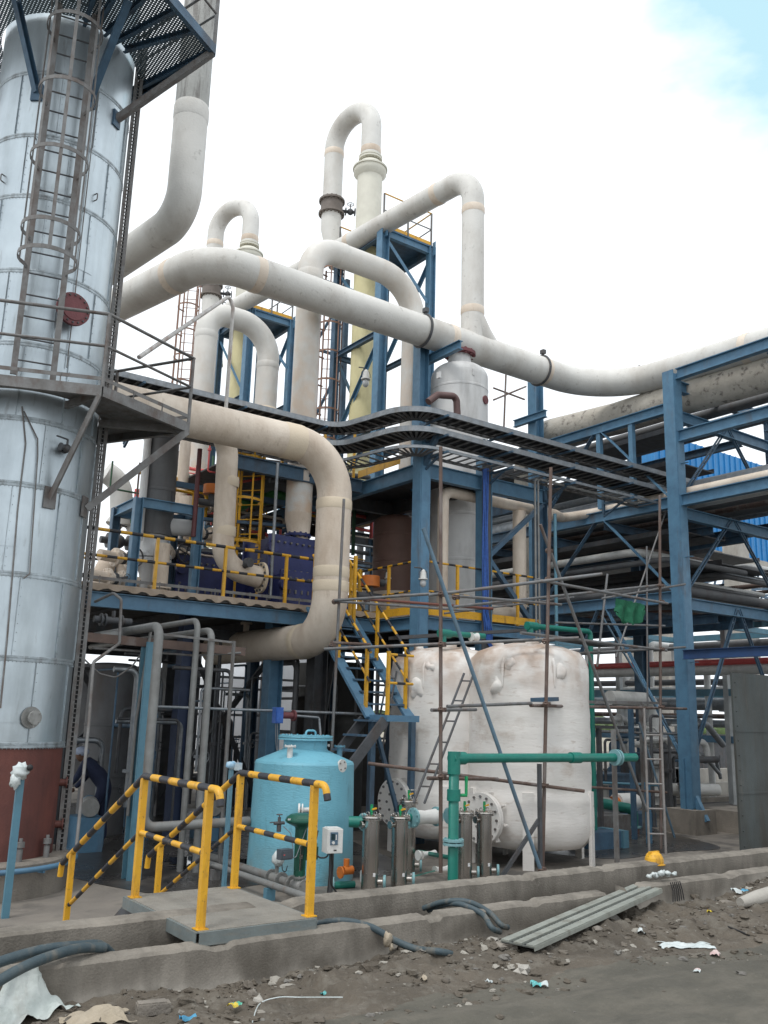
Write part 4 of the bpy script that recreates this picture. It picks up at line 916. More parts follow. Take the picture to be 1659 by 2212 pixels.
# ---------------------------------------------------------------- stairs down from the mezzanine
XL, XR = 8.56, 9.37
stn = thing('staircase', 'blue steel staircase with yellow and black striped rails behind the left white tank', 'staircase', (9, 13.5, -.6))
a_, c_ = P(705, 1375, x=XL), P(780, 1512, x=XL)
sl_ = (c_.z - a_.z) / (c_.y - a_.y)
def on_st(x, z): return V(x, a_.y + (z - a_.z) / sl_, z)
zt_, zb_ = 3.5, zv(9.9, on_st(XL, 1.4).y, 1548)
for x in (XL, XR):
    b = MB(); b.bar(on_st(x, zt_), on_st(x, zb_ - .05), .05, .2, up=V(1, 0, 0)); part('stringer', b, blue, stn)
z = zt_ - .1
while z > zb_ + .1:
    q = on_st(XL, z); b = MB(); b.slab(XL + .03, XR - .03, q.y - .11, q.y + .11, z - .03, z); part('tread', b, blued, stn); z -= .2
yl = on_st(XL, zb_).y
b = MB(); b.slab(XL - .03, XR - .2, yl - .55, yl - .03, zb_ - .1, zb_); part('landing', b, blue, stn)
for x in (XL, XR):
    for y in (yl - .1,): b = MB(); b.bar((x, y, -.6), (x, y, zb_ - .1), .09, .09); part('leg', b, blued, stn)
b = MB(); b.bar((XL + .05, yl - .1, zb_ - .15), (XR - .05, yl - .1, -.5), .06, .06); part('brace', b, blued, stn)
for y in (yl - .5, yl + .1):
    b = MB(); b.bar((XL - .04, y, zb_ - .08), (XL - 1.9, y, -.57), .05, .16, up=V(0, 0, 1)); part('stringer', b, darkst, stn)
for k in range(9): x = XL - .15 - k * .2; z = zb_ - .08 - k * (zb_ + .5) / 9.3; b = MB(); b.slab(x - .1, x + .1, yl - .47, yl + .07, z - .03, z); part('tread', b, blued, stn)
for x in (XL, XR):
    for off, r_, nm in ((1.0, .024, 'stair_rail'), (.52, .02, 'mid_rail')):
        b = MB(); b.tube([on_st(x, zt_) + V(0, 0, off), on_st(x, zb_) + V(0, 0, off)], r_, 8, stripe=.2); part(nm, b, [yel, blk], stn)
    for zz in (3.42, 2.55, zb_ + .1):
        q = on_st(x, zz); b = MB(); b.bar(q, q + V(0, 0, 1.0), .05, .05); part('post', b, yel, stn)
q = V(XL + .0, yl - .5, zb_)
for dz in (.95, .5):
    b = MB(); b.tube([q + V(0, 0, dz), q + V(.5, 0, dz)], .022, 8, stripe=.17); part('landing_rail', b, [yel, blk], stn)
for dx in (0,): b = MB(); b.bar(q + V(dx, 0, 0), q + V(dx, 0, 1.0), .05, .05); part('post', b, yel, stn)
# yellow rail post pair at the top of the stair
tp_ = thing('gate_rail', 'short yellow railed opening at the head of the staircase', 'railing', (9.75, 13.9, Z1))
for u in (765, 775):
    x = P(u, 1300, y=13.95 if u == 765 else 15.2)
    b = MB(); b.bar((x.x, x.y, Z1 - .3), (x.x, x.y, zr1 + .02), .055, .055); part('post', b, yel, tp_)

# ---------------------------------------------------------------- cable trays on three levels
def tray(name, label, z, v_right, v_left, wd, near_y=(14.75, 12.7), th=.1, rungs=True, xr=18.2):
    t = thing(name, label, 'cable tray', (4.2, near_y[0], z))
    yl, yr = near_y; xj = P(898, v_right, y=yr).x
    path = bend([V(3.2, yl, z), V(xj - .42, yl, z), V(xj - .42 + .35, yr, z), V(xr, yr, z)], [.45, .8], 8)
    off = []
    for i, p in enumerate(path):
        a = path[max(i - 1, 0)]; c = path[min(i + 1, len(path) - 1)]; d = (c - a).normalized(); off.append(V(-d.y, d.x, 0))
    far = [p + o * wd for p, o in zip(path, off)]
    for pa in (path, far):
        b = MB(); o0 = 0
        for pq, o in zip(pa, off):
            b.v += [pq - o * .004 - V(0, 0, th / 2), pq + o * .004 - V(0, 0, th / 2), pq + o * .004 + V(0, 0, th / 2), pq - o * .004 + V(0, 0, th / 2)]
        for i in range(len(pa) - 1):
            for k in range(4):
                k2 = (k + 1) % 4; b.f.append([i * 4 + k, i * 4 + k2, i * 4 + 4 + k2, i * 4 + 4 + k]); b.m.append(0); b.sm.append(False)
        # returns
        for pq, qq, o in zip(pa, pa[1:], off): b.bar(pq + V(0, 0, th / 2) + o * (.015 if pa is path else -.015), qq + V(0, 0, th / 2) + o * (.015 if pa is path else -.015), .04, .006); b.bar(pq - V(0, 0, th / 2) + o * (.015 if pa is path else -.015), qq - V(0, 0, th / 2) + o * (.015 if pa is path else -.015), .04, .006)
        part('side_rail', b, galv if pa is path else greyst, t)
    b = MB()
    for i in range(len(path) - 1):
        L_ = (path[i + 1] - path[i]).length; k = max(1, int(L_ / .22))
        for j in range(k):
            f = (j + .5) / k; p = path[i].lerp(path[i + 1], f); q = far[i].lerp(far[i + 1], f); b.bar(p - V(0, 0, th / 2 - .01), q - V(0, 0, th / 2 - .01), .045, .018)
    part('rungs', b, greyst, t)
    return t, path, far
zA = P(896, 874, y=12.7).z; zB = P(905, 919, y=12.7).z; zC_ = P(904, 958, y=12.7).z
tA, pA, fA = tray('cable_tray', 'topmost grey ladder tray curving across in front of the white vessel', zA, 874, 0, .55)
tB, pB, fB = tray('cable_tray', 'middle grey ladder tray, directly beneath the topmost one', zB, 919, 0, .6)
tC, pC, fC = tray('cable_tray', 'lowest thin tray bent around the top of the blue corner column', zC_, 958, 0, .6, th=.05)
for pth, fr_, z, lab in ((pA, fA, zA, 'black cables packed along the topmost tray'), (pB, fB, zB, 'black cables packed along the middle tray')):
    b = MB()
    for k in range(12):
        f = .08 + k * .075; pts = [p.lerp(q, f + .02 * math.sin(i * 2.1 + k)) + V(0, 0, .01 * math.sin(i * 1.3 + k)) for i, (p, q) in enumerate(zip(pth, fr_))]
        b.tube([p - V(0, 0, .0) for p in pts], random.choice([.012, .018, .024]), 6)
    solo('cable_bundle', lab, 'cable', b, nearblk, pth[0])
for x, y0, y1 in ((5.2, 14.7, 15.5), (7.2, 14.7, 15.5), (9.0, 14.7, 15.5), (10.42, 12.6, 13.5), (12.1, 12.6, 13.5), (13.9, 12.6, 13.5), (15.8, 12.6, 13.5)):
    b = MB(); 
    b.bar((x, y0, zA - .07), (x, y1, zA - .07), .04, .04); b.bar((x, y0, zB - .07), (x, y1, zB - .07), .04, .04); b.bar((x, y0, zC_ - .05), (x, y1, zC_ - .05), .04, .04); b.bar((x, y1 - .03, zC_ - .3), (x, y1 - .03, zA), .05, .05)
    b.bar((x, y1 - .03, zC_ - .35), (x, y0 + .25, zC_ - .06), .04, .04)
    solo('tray_bracket', 'steel bracket carrying the cable trays, ' + {5.2: 'next to the clad tower', 7.2: 'above the long run of the cream C pipe', 9.0: 'beside the leg of the broad arch pipe', 10.42: 'on top of the blue corner column', 12.1: 'on the column with blue cables', 13.9: 'above the tall rusty scaffold tube', 15.8: 'right where the trays enter the pipe rack'}[x], 'bracket', b, blued, (x, y1, zC_ - .3), group='tray brackets')

# ---------------------------------------------------------------- pipe rack on the right
RX, RX2 = 16.8, 20.9; RY = (12.2, 16.6, 21.2, 26.0)
rk = thing('pipe_rack', 'big blue steel pipe rack with diagonal braces at the right edge', 'steel structure', (RX, 12.2, -.5))
for y in RY:
    b = MB(); zt_ = 9.6 if y < 13 else (zv(RX, y, 800) if y < 17 else 9.6)
    b.ibeam((RX, y, -.12), (RX, y, zt_), .30, .30, .022, up=V(1, 0, 0)); b.bar((RX, y - .152, -.1), (RX, y - .152, 9.5), .25, .01, up=V(0, 1, 0)) if y < 13 else None
    part('column', b, blue, rk)
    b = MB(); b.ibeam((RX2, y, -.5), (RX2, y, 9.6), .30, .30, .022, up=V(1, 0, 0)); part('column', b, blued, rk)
zs_ = dict(top=9.5, b2r=8.0, b2l=8.75, b3=6.5, b4=4.35, b5=3.1)
def long_beam(z, y0, y1, x=RX, m=blue, h=.26): beam(rk, (x, y0, z), (x, y1, z), .16, h, m)
long_beam(zs_['top'], -4, 12.04); long_beam(zs_['b2r'], -4, 12.04); long_beam(zs_['b3'], -4, 12.04); 
long_beam(zs_['b2l'], 12.36, 16.44, h=.24); long_beam(zs_['b3'], 12.36, 16.44); long_beam(zs_['b4'], 12.36, 16.44)
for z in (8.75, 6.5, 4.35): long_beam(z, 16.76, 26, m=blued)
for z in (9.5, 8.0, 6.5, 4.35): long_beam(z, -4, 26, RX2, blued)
for y in (12.2, 16.6, 21.2, 26.0):
    for z in ((9.3, 8.55, 6.25, 4.2) if y < 13 else (8.75, 6.25, 4.2)):
        beam(rk, (RX + .16, y, z), (RX2 - .16, y, z), .16, .26, blue if y < 13 else blued, 'cross_beam')
for y in (7.8, 10.0, 14.4, 18.9):
    for z in (7.75, 6.3) if y < 12 else (6.3, 4.2): beam(rk, (RX + .1, y, z), (RX2 - .1, y, z), .12, .2, blued, 'cross_beam')
for y in (8.6, 9.4): beam(rk, (RX + .1, y, 7.0), (RX2 - .1, y, 7.0), .12, .18, blued, 'cross_beam')
def brace(p, q, m=blue, w=.09):
    b = MB(); a_, c_ = basis(V(q) - V(p), V(1, 0, 0)); 
    for s in (-1, 1): b.bar(V(p) + c_ * s * .035, V(q) + c_ * s * .035, .05, .022)
    for k in range(5): m_ = V(p).lerp(V(q), (k + .5) / 5); b.bar(m_ - c_ * .04, m_ + c_ * .04, .03, .06)
    part('brace', b, m, rk)
mid = 14.4
for (zt_, zb_) in ((8.65, 6.6), (6.4, 4.45), (4.25, .9)):
    brace((RX - .02, mid - .1, zt_), (RX - .02, 12.35, zb_)); brace((RX - .02, mid + .15, zt_), (RX - .02, 16.45, zb_), blued)
    brace((RX + .15, 12.2, zb_), ((RX + RX2) / 2, 12.2, zt_), blued); brace((RX2 - .15, 12.2, zb_), ((RX + RX2) / 2 + .1, 12.2, zt_), blued)
for (y, z0, z1) in ((mid, 6.7, 8.65), (13.4, 6.65, 8.65)):
    b = MB(); b.bar((RX, y, z0), (RX, y, z1), .12, .12); part('hanger', b, blue, rk)
b = MB(); b.ibeam((RX - .3, 12.0, 3.05), (RX - .3, 4, 3.05), .1, .2, .012); part('crane_beam', b, mat('rack_deep_blue', (.03, .075, .19), (.03, .06, .14), .5), rk)
b = MB(); b.bar((RX, 12.2, .3), (RX - .0, 11.85, -.35), .1, .14); b.bar((RX, 12.2, -.2), (RX, 12.2, .9), .42, .03, up=V(0, 1, 0)); part('stiffener', b, blue, rk)
beam(rk, (RX - .22, 17.2, zc1 - coll_r - .12), (RX - .22, 16.0, zc1 - coll_r - .12), .12, .2, blue, 'cantilever')
for y in (9.8, 7.4, 5.2, 3.0): beam(rk, (RX + .1, y, 9.25), (RX2 - .1, y, 9.25), .14, .22, blue, 'cross_beam'); beam(rk, (RX + .1, y - .8, 8.2), (RX2 + 3, y - .8, 8.2), .12, .2, blued, 'cross_beam')
for x in (18.4, 19.8):
    for z in (8.55, 6.1, 4.0): beam(rk, (x, 12.4, z), (x, 26, z), .12, .2, blued, 'stringer')
# bolts and splices
b = MB()
for z in (7.35, 5.2, 2.9): b.bar((RX, 12.03, z), (RX, 12.03, z + .012), .34, .06)
part('splice_plate', b, blue, rk)
b = MB(); b.slab(RX - .35, RX + .35, 11.85, 12.6, -.6, -.12); solo('footing', 'rough concrete footing under the big blue rack column', 'footing', b, conc)
b = MB(); b.slab(RX + .75, RX + 1.9, 11.5, 12.6, -.6, -.15); solo('footing', 'low concrete block just right of the blue rack column', 'footing', b, conc)
# service pipes lying on the rack levels
k = 0
lv = ((8.9, 'upper'), (6.72, 'middle'), (4.56, 'lower'))
names = {'upper': 'highest', 'middle': 'middle', 'lower': 'lowest'}
rp = [(17.9, 9.15, .2, frpw, 'pale pipe on the top level of the rack, inside the collector'), (18.6, 9.05, .13, greyp, 'grey pipe on the top level of the rack, third from the outside'), (19.3, 9.05, .1, galv, 'silver pipe on the top level of the rack'), (19.9, 9.1, .17, greyp, 'dull grey pipe on the inner top level of the rack'),
      (17.6, 6.9, .24, galv, 'fat silver lagged pipe on the middle level of the rack'), (18.3, 6.78, .1, whitep, 'slim white pipe on the middle level of the rack'), (18.7, 6.8, .13, greyp, 'grey pipe beside the slim white one on the middle level'), (19.25, 6.78, .1, rust, 'rusty pipe on the middle level of the rack'), (19.75, 6.85, .18, greyp, 'wide grey pipe on the inner middle level'), (20.3, 6.8, .11, galv, 'innermost silver pipe on the middle level'),
      (17.3, 4.66, .12, greyp, 'grey pipe on the lowest level of the rack, nearest the columns'), (17.75, 4.62, .08, whitep, 'thin white pipe on the lowest level of the rack'), (18.15, 4.7, .15, greyp, 'mid grey pipe on the lowest level of the rack'), (18.7, 4.64, .09, rust, 'thin rusty pipe on the lowest level of the rack'), (19.2, 4.72, .18, greyp, 'broad dull pipe on the lowest level of the rack'), (19.8, 4.66, .12, galv, 'silver pipe on the lowest level of the rack'), (20.4, 4.7, .14, brownv, 'brown pipe innermost on the lowest level of the rack')]
for (x, z, r, m, lab) in rp:
    y1 = 24 + random.uniform(-2, 5); yy = 12.7 + (x - 17) * .75
    path = [V(x, -4, z), V(x, y1, z), V(x, y1, z - 2)] if z > 6 else [V(24.5, yy, z), V(x, yy, z), V(x, y1, z)]
    b = MB(); b.tube(bend(path, .4, 5), r, 14)
    solo('service_pipe', lab, 'pipe', b, m, (x, y1, z), group='service pipes lying on the rack')
for i, (x0, x1, z, y0, lab) in enumerate(((17.1, 18.0, 8.3, 12.6, 'wide dark cable tray on the upper rack level, outer one'), (18.7, 20.2, 8.05, 13.5, 'wide dark cable tray on the upper rack level, inner one'), (17.6, 19.3, 6.0, 12.7, 'wide dark tray slung under the middle rack level'), (19.6, 21.8, 5.5, 13.0, 'lower wide dark tray at the back of the rack'), (22.2, 24.5, 6.4, 15, 'far dark tray beyond the inner rack columns'))):
    b = MB(); b.slab(x0, x1, y0, 27, z, z + .03); b.slab(x0 - .02, x0, y0, 27, z, z + .12); b.slab(x1, x1 + .02, y0, 27, z, z + .12); solo('cable_tray', lab, 'cable tray', b, darkst)
for i in range(16):
    x = 17.4 + (i * .618 % 1) * 6.5; z = (5.35, 5.6, 7.45, 5.0)[i % 4] + (i % 3) * .09; b = MB(); y0 = 12.9 + (i * .37 % 1) * 1.4; b.tube(bend([V(x + 3, y0, z), V(x, y0, z), V(x, 25 + i % 3, z)], .3, 4), (.07, .1, .13, .05)[i % 4], 10); solo('service_pipe', ['dull pipe packed between the rack levels behind the green net', 'pale pipe packed between the rack levels behind the green net', 'rusty pipe packed between the rack levels behind the green net'][i % 3], 'pipe', b, (greyp, whitep if i % 2 else galv, rust)[i % 3], group=['dull pipes between the rack levels', 'pale pipes between the rack levels', 'rusty pipes between the rack levels'][i % 3])
# slim conduits standing between bay and rack
for i, (u, lab, m) in enumerate(((1157, 'left conduit of the upright bunch beside the tall rusty scaffold tube', pipegrey), (1164, 'middle conduit of the upright bunch beside the tall rusty scaffold tube', pipegrey), (1200, 'thin blue conduit right of the tall rusty scaffold tube', bluelt))):
    p = P(u, 1200, y=12.9); zt_ = zv(p.x, p.y, 1034 if u < 1190 else 1110); path = [V(p.x, p.y, 1.6), V(p.x, p.y, zt_)] + ([V(p.x + 3.2, p.y, zt_ - .02)] if u < 1190 else [])
    b = MB(); b.tube(bend(path, .08, 4), .022 if u < 1190 else .035, 8); solo('conduit', lab, 'conduit', b, m)
# blue cables on the column
b = MB()
for k in range(9):
    x = bxr - .17 + k * .017; pts = [V(x + .012 * math.sin(j * 1.1 + k), BY - .16 - .012 * (k % 2), 6.6 - j * .42) for j in range(8)] + [V(x + .06 + .03 * (k % 3), BY - .16, 3.3), V(x + .12, BY - .16, 3.05 - .02 * k)]
    b.tube(pts, .011, 6)
solo('cable_bundle', 'bright blue cables hanging in a bunch down the second column of the steel bay', 'cable', b, cableb)
b = MB(); b.bar((bxr - .05, BY - .13, 2.9), (bxr - .05, BY - .13, 6.7), .22, .02, up=V(0, 1, 0)); solo('cable_tray', 'narrow dark vertical tray behind the bright blue cables', 'cable tray', b, darkst)
# ---------------------------------------------------------------- vessels
def vessel(name, label, cat, x, y, z0, z1, r, m, dome=.3, neck=None, seams=(), extra=None):
    t = thing(name, label, cat, (x, y, z0)); b = MB()
    prof = [(0, z0), (r, z0), (r, z1 - dome)] + [(r * math.cos(a) ** .7, z1 - dome + dome * math.sin(a)) for a in [rad(k * 10) for k in range(1, 9)]] + [(0, z1)]
    b.lathe(prof, (x, y, 0), n=48); part('shell', b, m, t)
    for z in seams: b = MB(); b.lathe([(r, z - .03), (r + .008, z - .02), (r + .008, z + .02), (r, z + .03)], (x, y, 0), n=48); part('seam', b, m, t)
    return t
wvx = P(995, 900, y=14.8).x; wz1 = zv(wvx, 14.8, 797)
wv = vessel('domed_vessel', 'white domed vessel with a red flange neck standing in the steel bay under the collector', 'vessel', wvx, 14.85, 3.5, wz1 + .1, .65, greyv, .35, seams=(wz1 - .55, wz1 - 1.6, 4.9, 5.9))
b = MB(); b.cyl((wvx - .05, 14.8, wz1 - .05), (wvx - .05, 14.8, wz1 + .32), .3, 28, .24); part('neck', b, greyv, wv)
b = MB(); b.flange((wvx - .05, 14.8, wz1 + .34), (0, 0, 1), .37, .07, 30, 12); part('neck_flange', b, redfl, wv)
q = P(1042, 865, y=14.3); b = MB(); b.cyl(q + V(-.1, .3, 0), q + V(.02, -.05, 0), .06, 14); b.flange(q + V(.03, -.07, 0), (.3, -1, 0), .1, .04, 18); part('side_nozzle', b, redfl, wv)
for (u, v) in ((948, 817), (1020, 811)):
    q = P(u, v, y=14.25); b = MB(); b.bar(q, q + V(0, 0, .14), .1, .05); part('lifting_lug', b, greyv, wv)
bvx = P(874, 1200, y=16.0).x
vessel('reactor_vessel', 'brown vessel in the shade of the steel bay, left of the grey one', 'vessel', bvx, 16.3, 4.3, 6.1, .55, brownv, .2, seams=(5.0, 5.6))
b = MB(); b.cyl((bvx, 16.3, 3.5), (bvx, 16.3, 4.3), .58, 30); solo('skirt_drum', 'pale skirt drum under the brown vessel', 'vessel', b, frp)
gx = P(350, 1100, y=15.6).x
gv = vessel('grey_vessel', 'dull grey vertical vessel right beside the clad tower above the mezzanine', 'vessel', gx, 15.9, 4.75, 7.0, .33, greyp, .1, seams=(6.6, 5.6))
b = MB(); b.cyl((gx, 15.9, 4.75), (gx, 15.9, 4.35), .26, 24); b.flange((gx, 15.9, 4.35), (0, 0, 1), .36, .06, 28, 14); b.flange((gx, 15.9, 4.27), (0, 0, 1), .36, .06, 28, 14); b.tube([V(gx, 15.9, 4.25), V(gx, 15.9, 4.0), V(gx, 15.9, 3.56)], [.3, .2, .2], 20); part('bottom_nozzle', b, greyv, gv)
for k in range(4):
    a = k * PI / 2 + .5; b = MB(); c = V(gx, 15.9, 0) + V(math.cos(a), math.sin(a), 0) * .42; b.add([c + V(0, 0, 5.3), V(gx, 15.9, 5.3) + V(math.cos(a), math.sin(a), 0) * .3, V(gx, 15.9, 5.75) + V(math.cos(a), math.sin(a), 0) * .3], [(0, 1, 2)]); part('support_lug', b, darkst, gv)
b = MB(); b.cyl((gx + .25, 15.8, 4.95), (gx + .8, 15.6, 4.95), .16, 20); b.cyl((gx - .35, 15.7, 4.6), (gx - .35, 15.7, 6.7), .07, 12); part('side_pipe', b, greyv, gv)
fr = thing('support_stand', 'small blue frame holding the dull grey vessel above the mezzanine', 'steel structure', (gx, 15.3, ZM))
for (dx, dy) in ((-.55, -.55), (.62, -.55), (-.55, .6), (.62, .6)):
    b = MB(); b.ibeam((gx + dx, 15.9 + dy, ZM), (gx + dx, 15.9 + dy, 5.3), .15, .15, .015, up=V(1, 0, 0)); part('column', b, blue if dy < 0 else blued, fr)
for (p, q) in (((-.5, -.55), (.56, -.55)), ((-.5, .6), (.56, .6)), ((-.55, -.5), (-.55, .55)), ((.62, -.5), (.62, .55))):
    b = MB(); b.ibeam((gx + p[0], 15.9 + p[1], 5.22), (gx + q[0], 15.9 + q[1], 5.22), .1, .18, .014); part('beam', b, blue, fr)
# blue plate exchangers on the mezzanine
def exchanger(lab, x, y, w, h, dp, z0=ZM + .02, nz=None):
    t = thing('plate_exchanger', lab, 'heat exchanger', (x, y, z0)); b = MB()
    b.slab(x - w / 2, x + w / 2, y, y + dp, z0 + .08, z0 + h); part('body', b, royal, t)
    b = MB(); b.slab(x - w / 2 - .06, x + w / 2 + .06, y + dp + .002, y + dp + .06, z0 + .02, z0 + h + .06); part('end_plate', b, royal, t)
    b = MB(); b.slab(x - w / 2 - .06, x + w / 2 + .06, y - .06, y - .002, z0 + .02, z0 + h + .06); n = int(w / .13); m0 = len(b.m)
    for k in range(n + 1):
        xx = x - w / 2 + w * k / n
        for zz in (z0 + .14, z0 + h - .08): b.cyl((xx, y - .11, zz), (xx, y - .05, zz), .022, 6)
        b.bar((xx, y - .07, z0 + .25), (xx, y - .07, z0 + .32), .03, .03)
    for k in range(int(h / .2)):
        for s in (-1, 1): b.cyl((x + s * w / 2, y - .11, z0 + .2 + k * .2), (x + s * w / 2, y - .05, z0 + .2 + k * .2), .022, 6)
    for k in range(n): xx = x - w / 2 + w * (k + .5) / n; b.cyl((xx, y + .1, z0 + h), (xx, y + .1, z0 + h + .1), .02, 6)
    for i in range(m0, len(b.m)): b.m[i] = 1
    part('end_plate', b, [royal, greyst], t)
    if nz: b = MB(); b.cyl((x + nz, y + .25, z0 + h), (x + nz, y + .25, z0 + h + .16), .17, 20); b.flange((x + nz, y + .25, z0 + h + .16), (0, 0, 1), .27, .05, 28, 12); part('top_nozzle', b, royal, t)
    b = MB(); b.cyl((x - w / 2 - .0, y - .06, z0 + h - .22), (x - w / 2 + .0, y - .16, z0 + h - .22), .11, 18); part('blind_cover', b, royal, t)
    return t
ex = P(628, 1200, y=15.4).x; exchanger('large royal blue bolted heat exchanger under the leg of the broad arch pipe', ex + .1, 15.3, 1.25, 1.36, 1.0, nz=.12)
ex = P(648, 1235, y=15.0).x; exchanger('lower royal blue exchanger block in front of the large one', ex + .0, 14.85, .95, .62, .35, z0=ZM - .0)
ex = P(470, 1230, y=16.6).x; exchanger('wide dark blue heat exchanger low behind the striped rail, left of the hanging pipe', ex, 16.3, 1.9, .9, .9)
b = MB(); q = P(735, 1262, y=15.0); b.slab(q.x - .12, q.x + .22, 15, 15.6, ZM - .25, ZM + .38); solo('blue_cabinet', 'plain dark blue box at the right end of the mezzanine', 'box', b, royal)
# actuators and valves on the mezzanine
def actuator(lab, u, v, y, s=.2, zoff=0):
    p = P(u, v, y=y); t = thing('valve_actuator', lab, 'valve', p); b = MB(); b.cyl(p - V(0, 0, s * .55), p + V(0, 0, s * .55), s, 20); part('drum', b, orange, t)
    b = MB(); b.cyl(p + V(0, 0, -s * 1.6), p + V(0, 0, -s * .55), s * .35, 12); b.cyl(p + V(s, 0, 0), p + V(s * 1.7, 0, 0), s * .4, 12); b.cyl(p + V(-s * 1.7, 0, -s * 1.6), p + V(s * 1.7, 0, -s * 1.6), s * .4, 12); part('linkage', b, darkst, t)
actuator('orange drum actuator left of the hanging pipe, above the exchanger', 458, 1058, 15.9, .17)
actuator('orange drum actuator above the big blue exchanger, beside the C pipe', 608, 1018, 15.8, .15)
actuator('dark orange drum actuator on the bay deck behind the striped rails', 800, 1256, 14.6, .19)
def handvalve(lab, u, v, y, r=.13, axis=(.3, -1, 0), m=darkst, pipe=.5, pm=frp):
    p = P(u, v, y=y); t = thing('hand_valve', lab, 'valve', p); b = MB(); ax = V(axis).normalized(); s_, u_ = basis(ax)
    b.wheel(p, ax, r); b.cyl(p, p - ax * .3, .02, 8); b.ball(p - ax * .36, .11, 12); part('handwheel', b, m, t)
    b = MB(); c = p - ax * .36; b.cyl(c - s_ * pipe, c + s_ * pipe, .1, 16); b.flange(c - s_ * .16, s_, .17, .05, 20, 8); b.flange(c + s_ * .16, s_, .17, .05, 20, 8); part('pipe_body', b, pm, t)
handvalve('dark handwheel valve behind the striped rail, nearest the clad tower', 292, 1203, 15.6, .17)
handvalve('small handwheel valve low at the deck edge, left of the grey vessel', 275, 1312 - 65, 15.2, .06)
handvalve('handwheel valve with cream flanges between the grey vessel and the hanging pipe', 402, 1195, 16.1, .2)
handvalve('open ended cream valve right of the grey vessel, behind a blue post', 468, 1150, 15.5, .1)
handvalve('grey lever valve high by the hanging pipe top', 487, 1092, 17.4, .1, m=casting)
b = MB(); b.tube(bend([P(225, 1290, y=16.6), P(225, 1235, y=16.6), P(255, 1190, y=16.6), P(268, 1275, y=16.6)], .3, 8), .2, 18); solo('elbow_pipe', 'fat cream elbow pipe low beside the clad tower on the mezzanine', 'pipe', b, frp)
b = MB(); b.tube(bend([P(262, 1135, y=19), P(262, 1040, y=19), P(228, 1020, y=19)], .5, 8), .24, 20); solo('elbow_pipe', 'white goose neck pipe in the background, in the gap right of the clad tower', 'pipe', b, frpw)
b = MB(); b.tube(bend([P(245, 1135, y=21), P(290, 1050, y=21), P(292, 1150, y=21)], .5, 8), .2, 20); solo('elbow_pipe', 'second pale goose neck pipe, farther back in the same gap', 'pipe', b, frpw)
for (u0, v0, u1, v1, y, r, m, lab) in ((405, 905, 402, 1170, 17.6, .12, frp, 'cream riser pipe left of the hanging pipe'), (408, 1075, 408, 1180, 17.2, .19, frp, 'stubby cream flanged pipe under the riser pipe'), (352, 1175, 345, 1275, 15.4, .14, frp, 'cream pipe standing under the dull grey vessel'), (640, 1000, 655, 1120, 16.8, .1, teal, 'thin green pipe behind the C pipe'), (432, 970, 425, 1160, 15.3, .045, mat('maroon_paint', (.13, .035, .04), None, .5), 'thin maroon riser left of the hanging pipe'), (600, 1000, 597, 1290, 14.75, .03, galv, 'slim silver riser before the big blue exchanger')):
    a_ = P(u0, v0, y=y); c_ = V(a_.x, y, zv(a_.x, y, v1)); b = MB(); b.tube([a_, c_], r, 16)
    if r > .11: b.flange(c_ + V(0, 0, .05), (0, 0, 1), r * 1.5, .05, 20, 8)
    solo('riser_pipe', lab, 'pipe', b, m)
b = MB(); b.bar((9.3, 16.0, 4.1), (9.3, 16.0, 6.2), .05, .05); b.bar((9.3, 16.0, 5.4), (6.4, 16.0, 5.2), .06, .06); b.bar((6.4, 16.6, 6.0), (10.3, 16.6, 6.0), .08, .12); b.bar((6.4, 16.6, 3.6), (6.4, 16.6, 6.3), .12, .12)
solo('pipe_stand', 'thin dark pipe support frame behind the hanging pipe', 'steel structure', b, blued)
b = MB(); b.ball(P(505, 1085, y=17), .25, 16, (1.5, 1, .8)); b.ball(P(600, 1075, y=17), .2, 16, (1.5, 1, .8)); b.cyl(P(505, 1085, y=17), P(600, 1075, y=17), .14, 14); solo('green_drum', 'green pump drum half hidden behind the bright yellow caged ladder', 'drum', b, mat('leaf_green', (.06, .22, .06), None, .5))
for k, (u0, v0, u1, v1, r, m) in enumerate(((505, 1000, 640, 1035, .035, redp), (500, 1045, 640, 1020, .03, redp), (520, 1120, 600, 1090, .04, greyp), (690, 1110, 790, 1085, .11, mat('dull_green', (.06, .12, .07), None, .6)), (640, 1140, 600, 1150, .05, blued))):
    b = MB(); b.tube([P(u0, v0, y=16.4), P(u1, v1, y=16.9)], r, 10); solo('branch_pipe', ['thin red pipe passing behind the yellow caged ladder', 'second thin red pipe crossing the first behind the ladder', 'short grey pipe behind the ladder foot', 'dull green pipe in the shade right of the C pipe', 'small dark blue pipe over the big exchanger'][k], 'pipe', b, m)
# clutter of small lines on the mezzanine and in the bay
rnd = random.Random(11)
cl_m = [greyp, darkst, frp, galv, rust, mat('dull_green_two', (.05, .13, .07), None, .6), redp, yel]
names_ = ['grey', 'dark', 'cream', 'silver', 'rusty', 'green', 'red', 'yellow']
for i in range(104):
    u0 = rnd.uniform(232, 760); v0 = rnd.uniform(990, 1240); y = rnd.uniform(16.6, 21); k = rnd.randrange(8); p = P(u0, v0, y=y)
    L1, L2 = rnd.uniform(.4, 1.8), rnd.uniform(.3, 1.6); h = rnd.random() < .5
    pts = [p, p + V(L1, 0, 0), p + V(L1, 0, -L2)] if h else [p + V(0, 0, L2 * .6), p, p + V(L1, rnd.uniform(-.5, .5), 0)]
    r = rnd.choice((.02, .03, .045, .06)); b = MB(); b.tube(bend(pts, r * 2.5, 4), r, 8)
    if i % 3 == 0: b.flange(pts[1].lerp(pts[0], .5), pts[0] - pts[1], r * 1.9, .05, 14)
    solo('small_pipe', '%s small pipe in the clutter behind the striped mezzanine rail' % names_[k], 'pipe', b, cl_m[k], group='%s small pipes on the mezzanine' % names_[k])
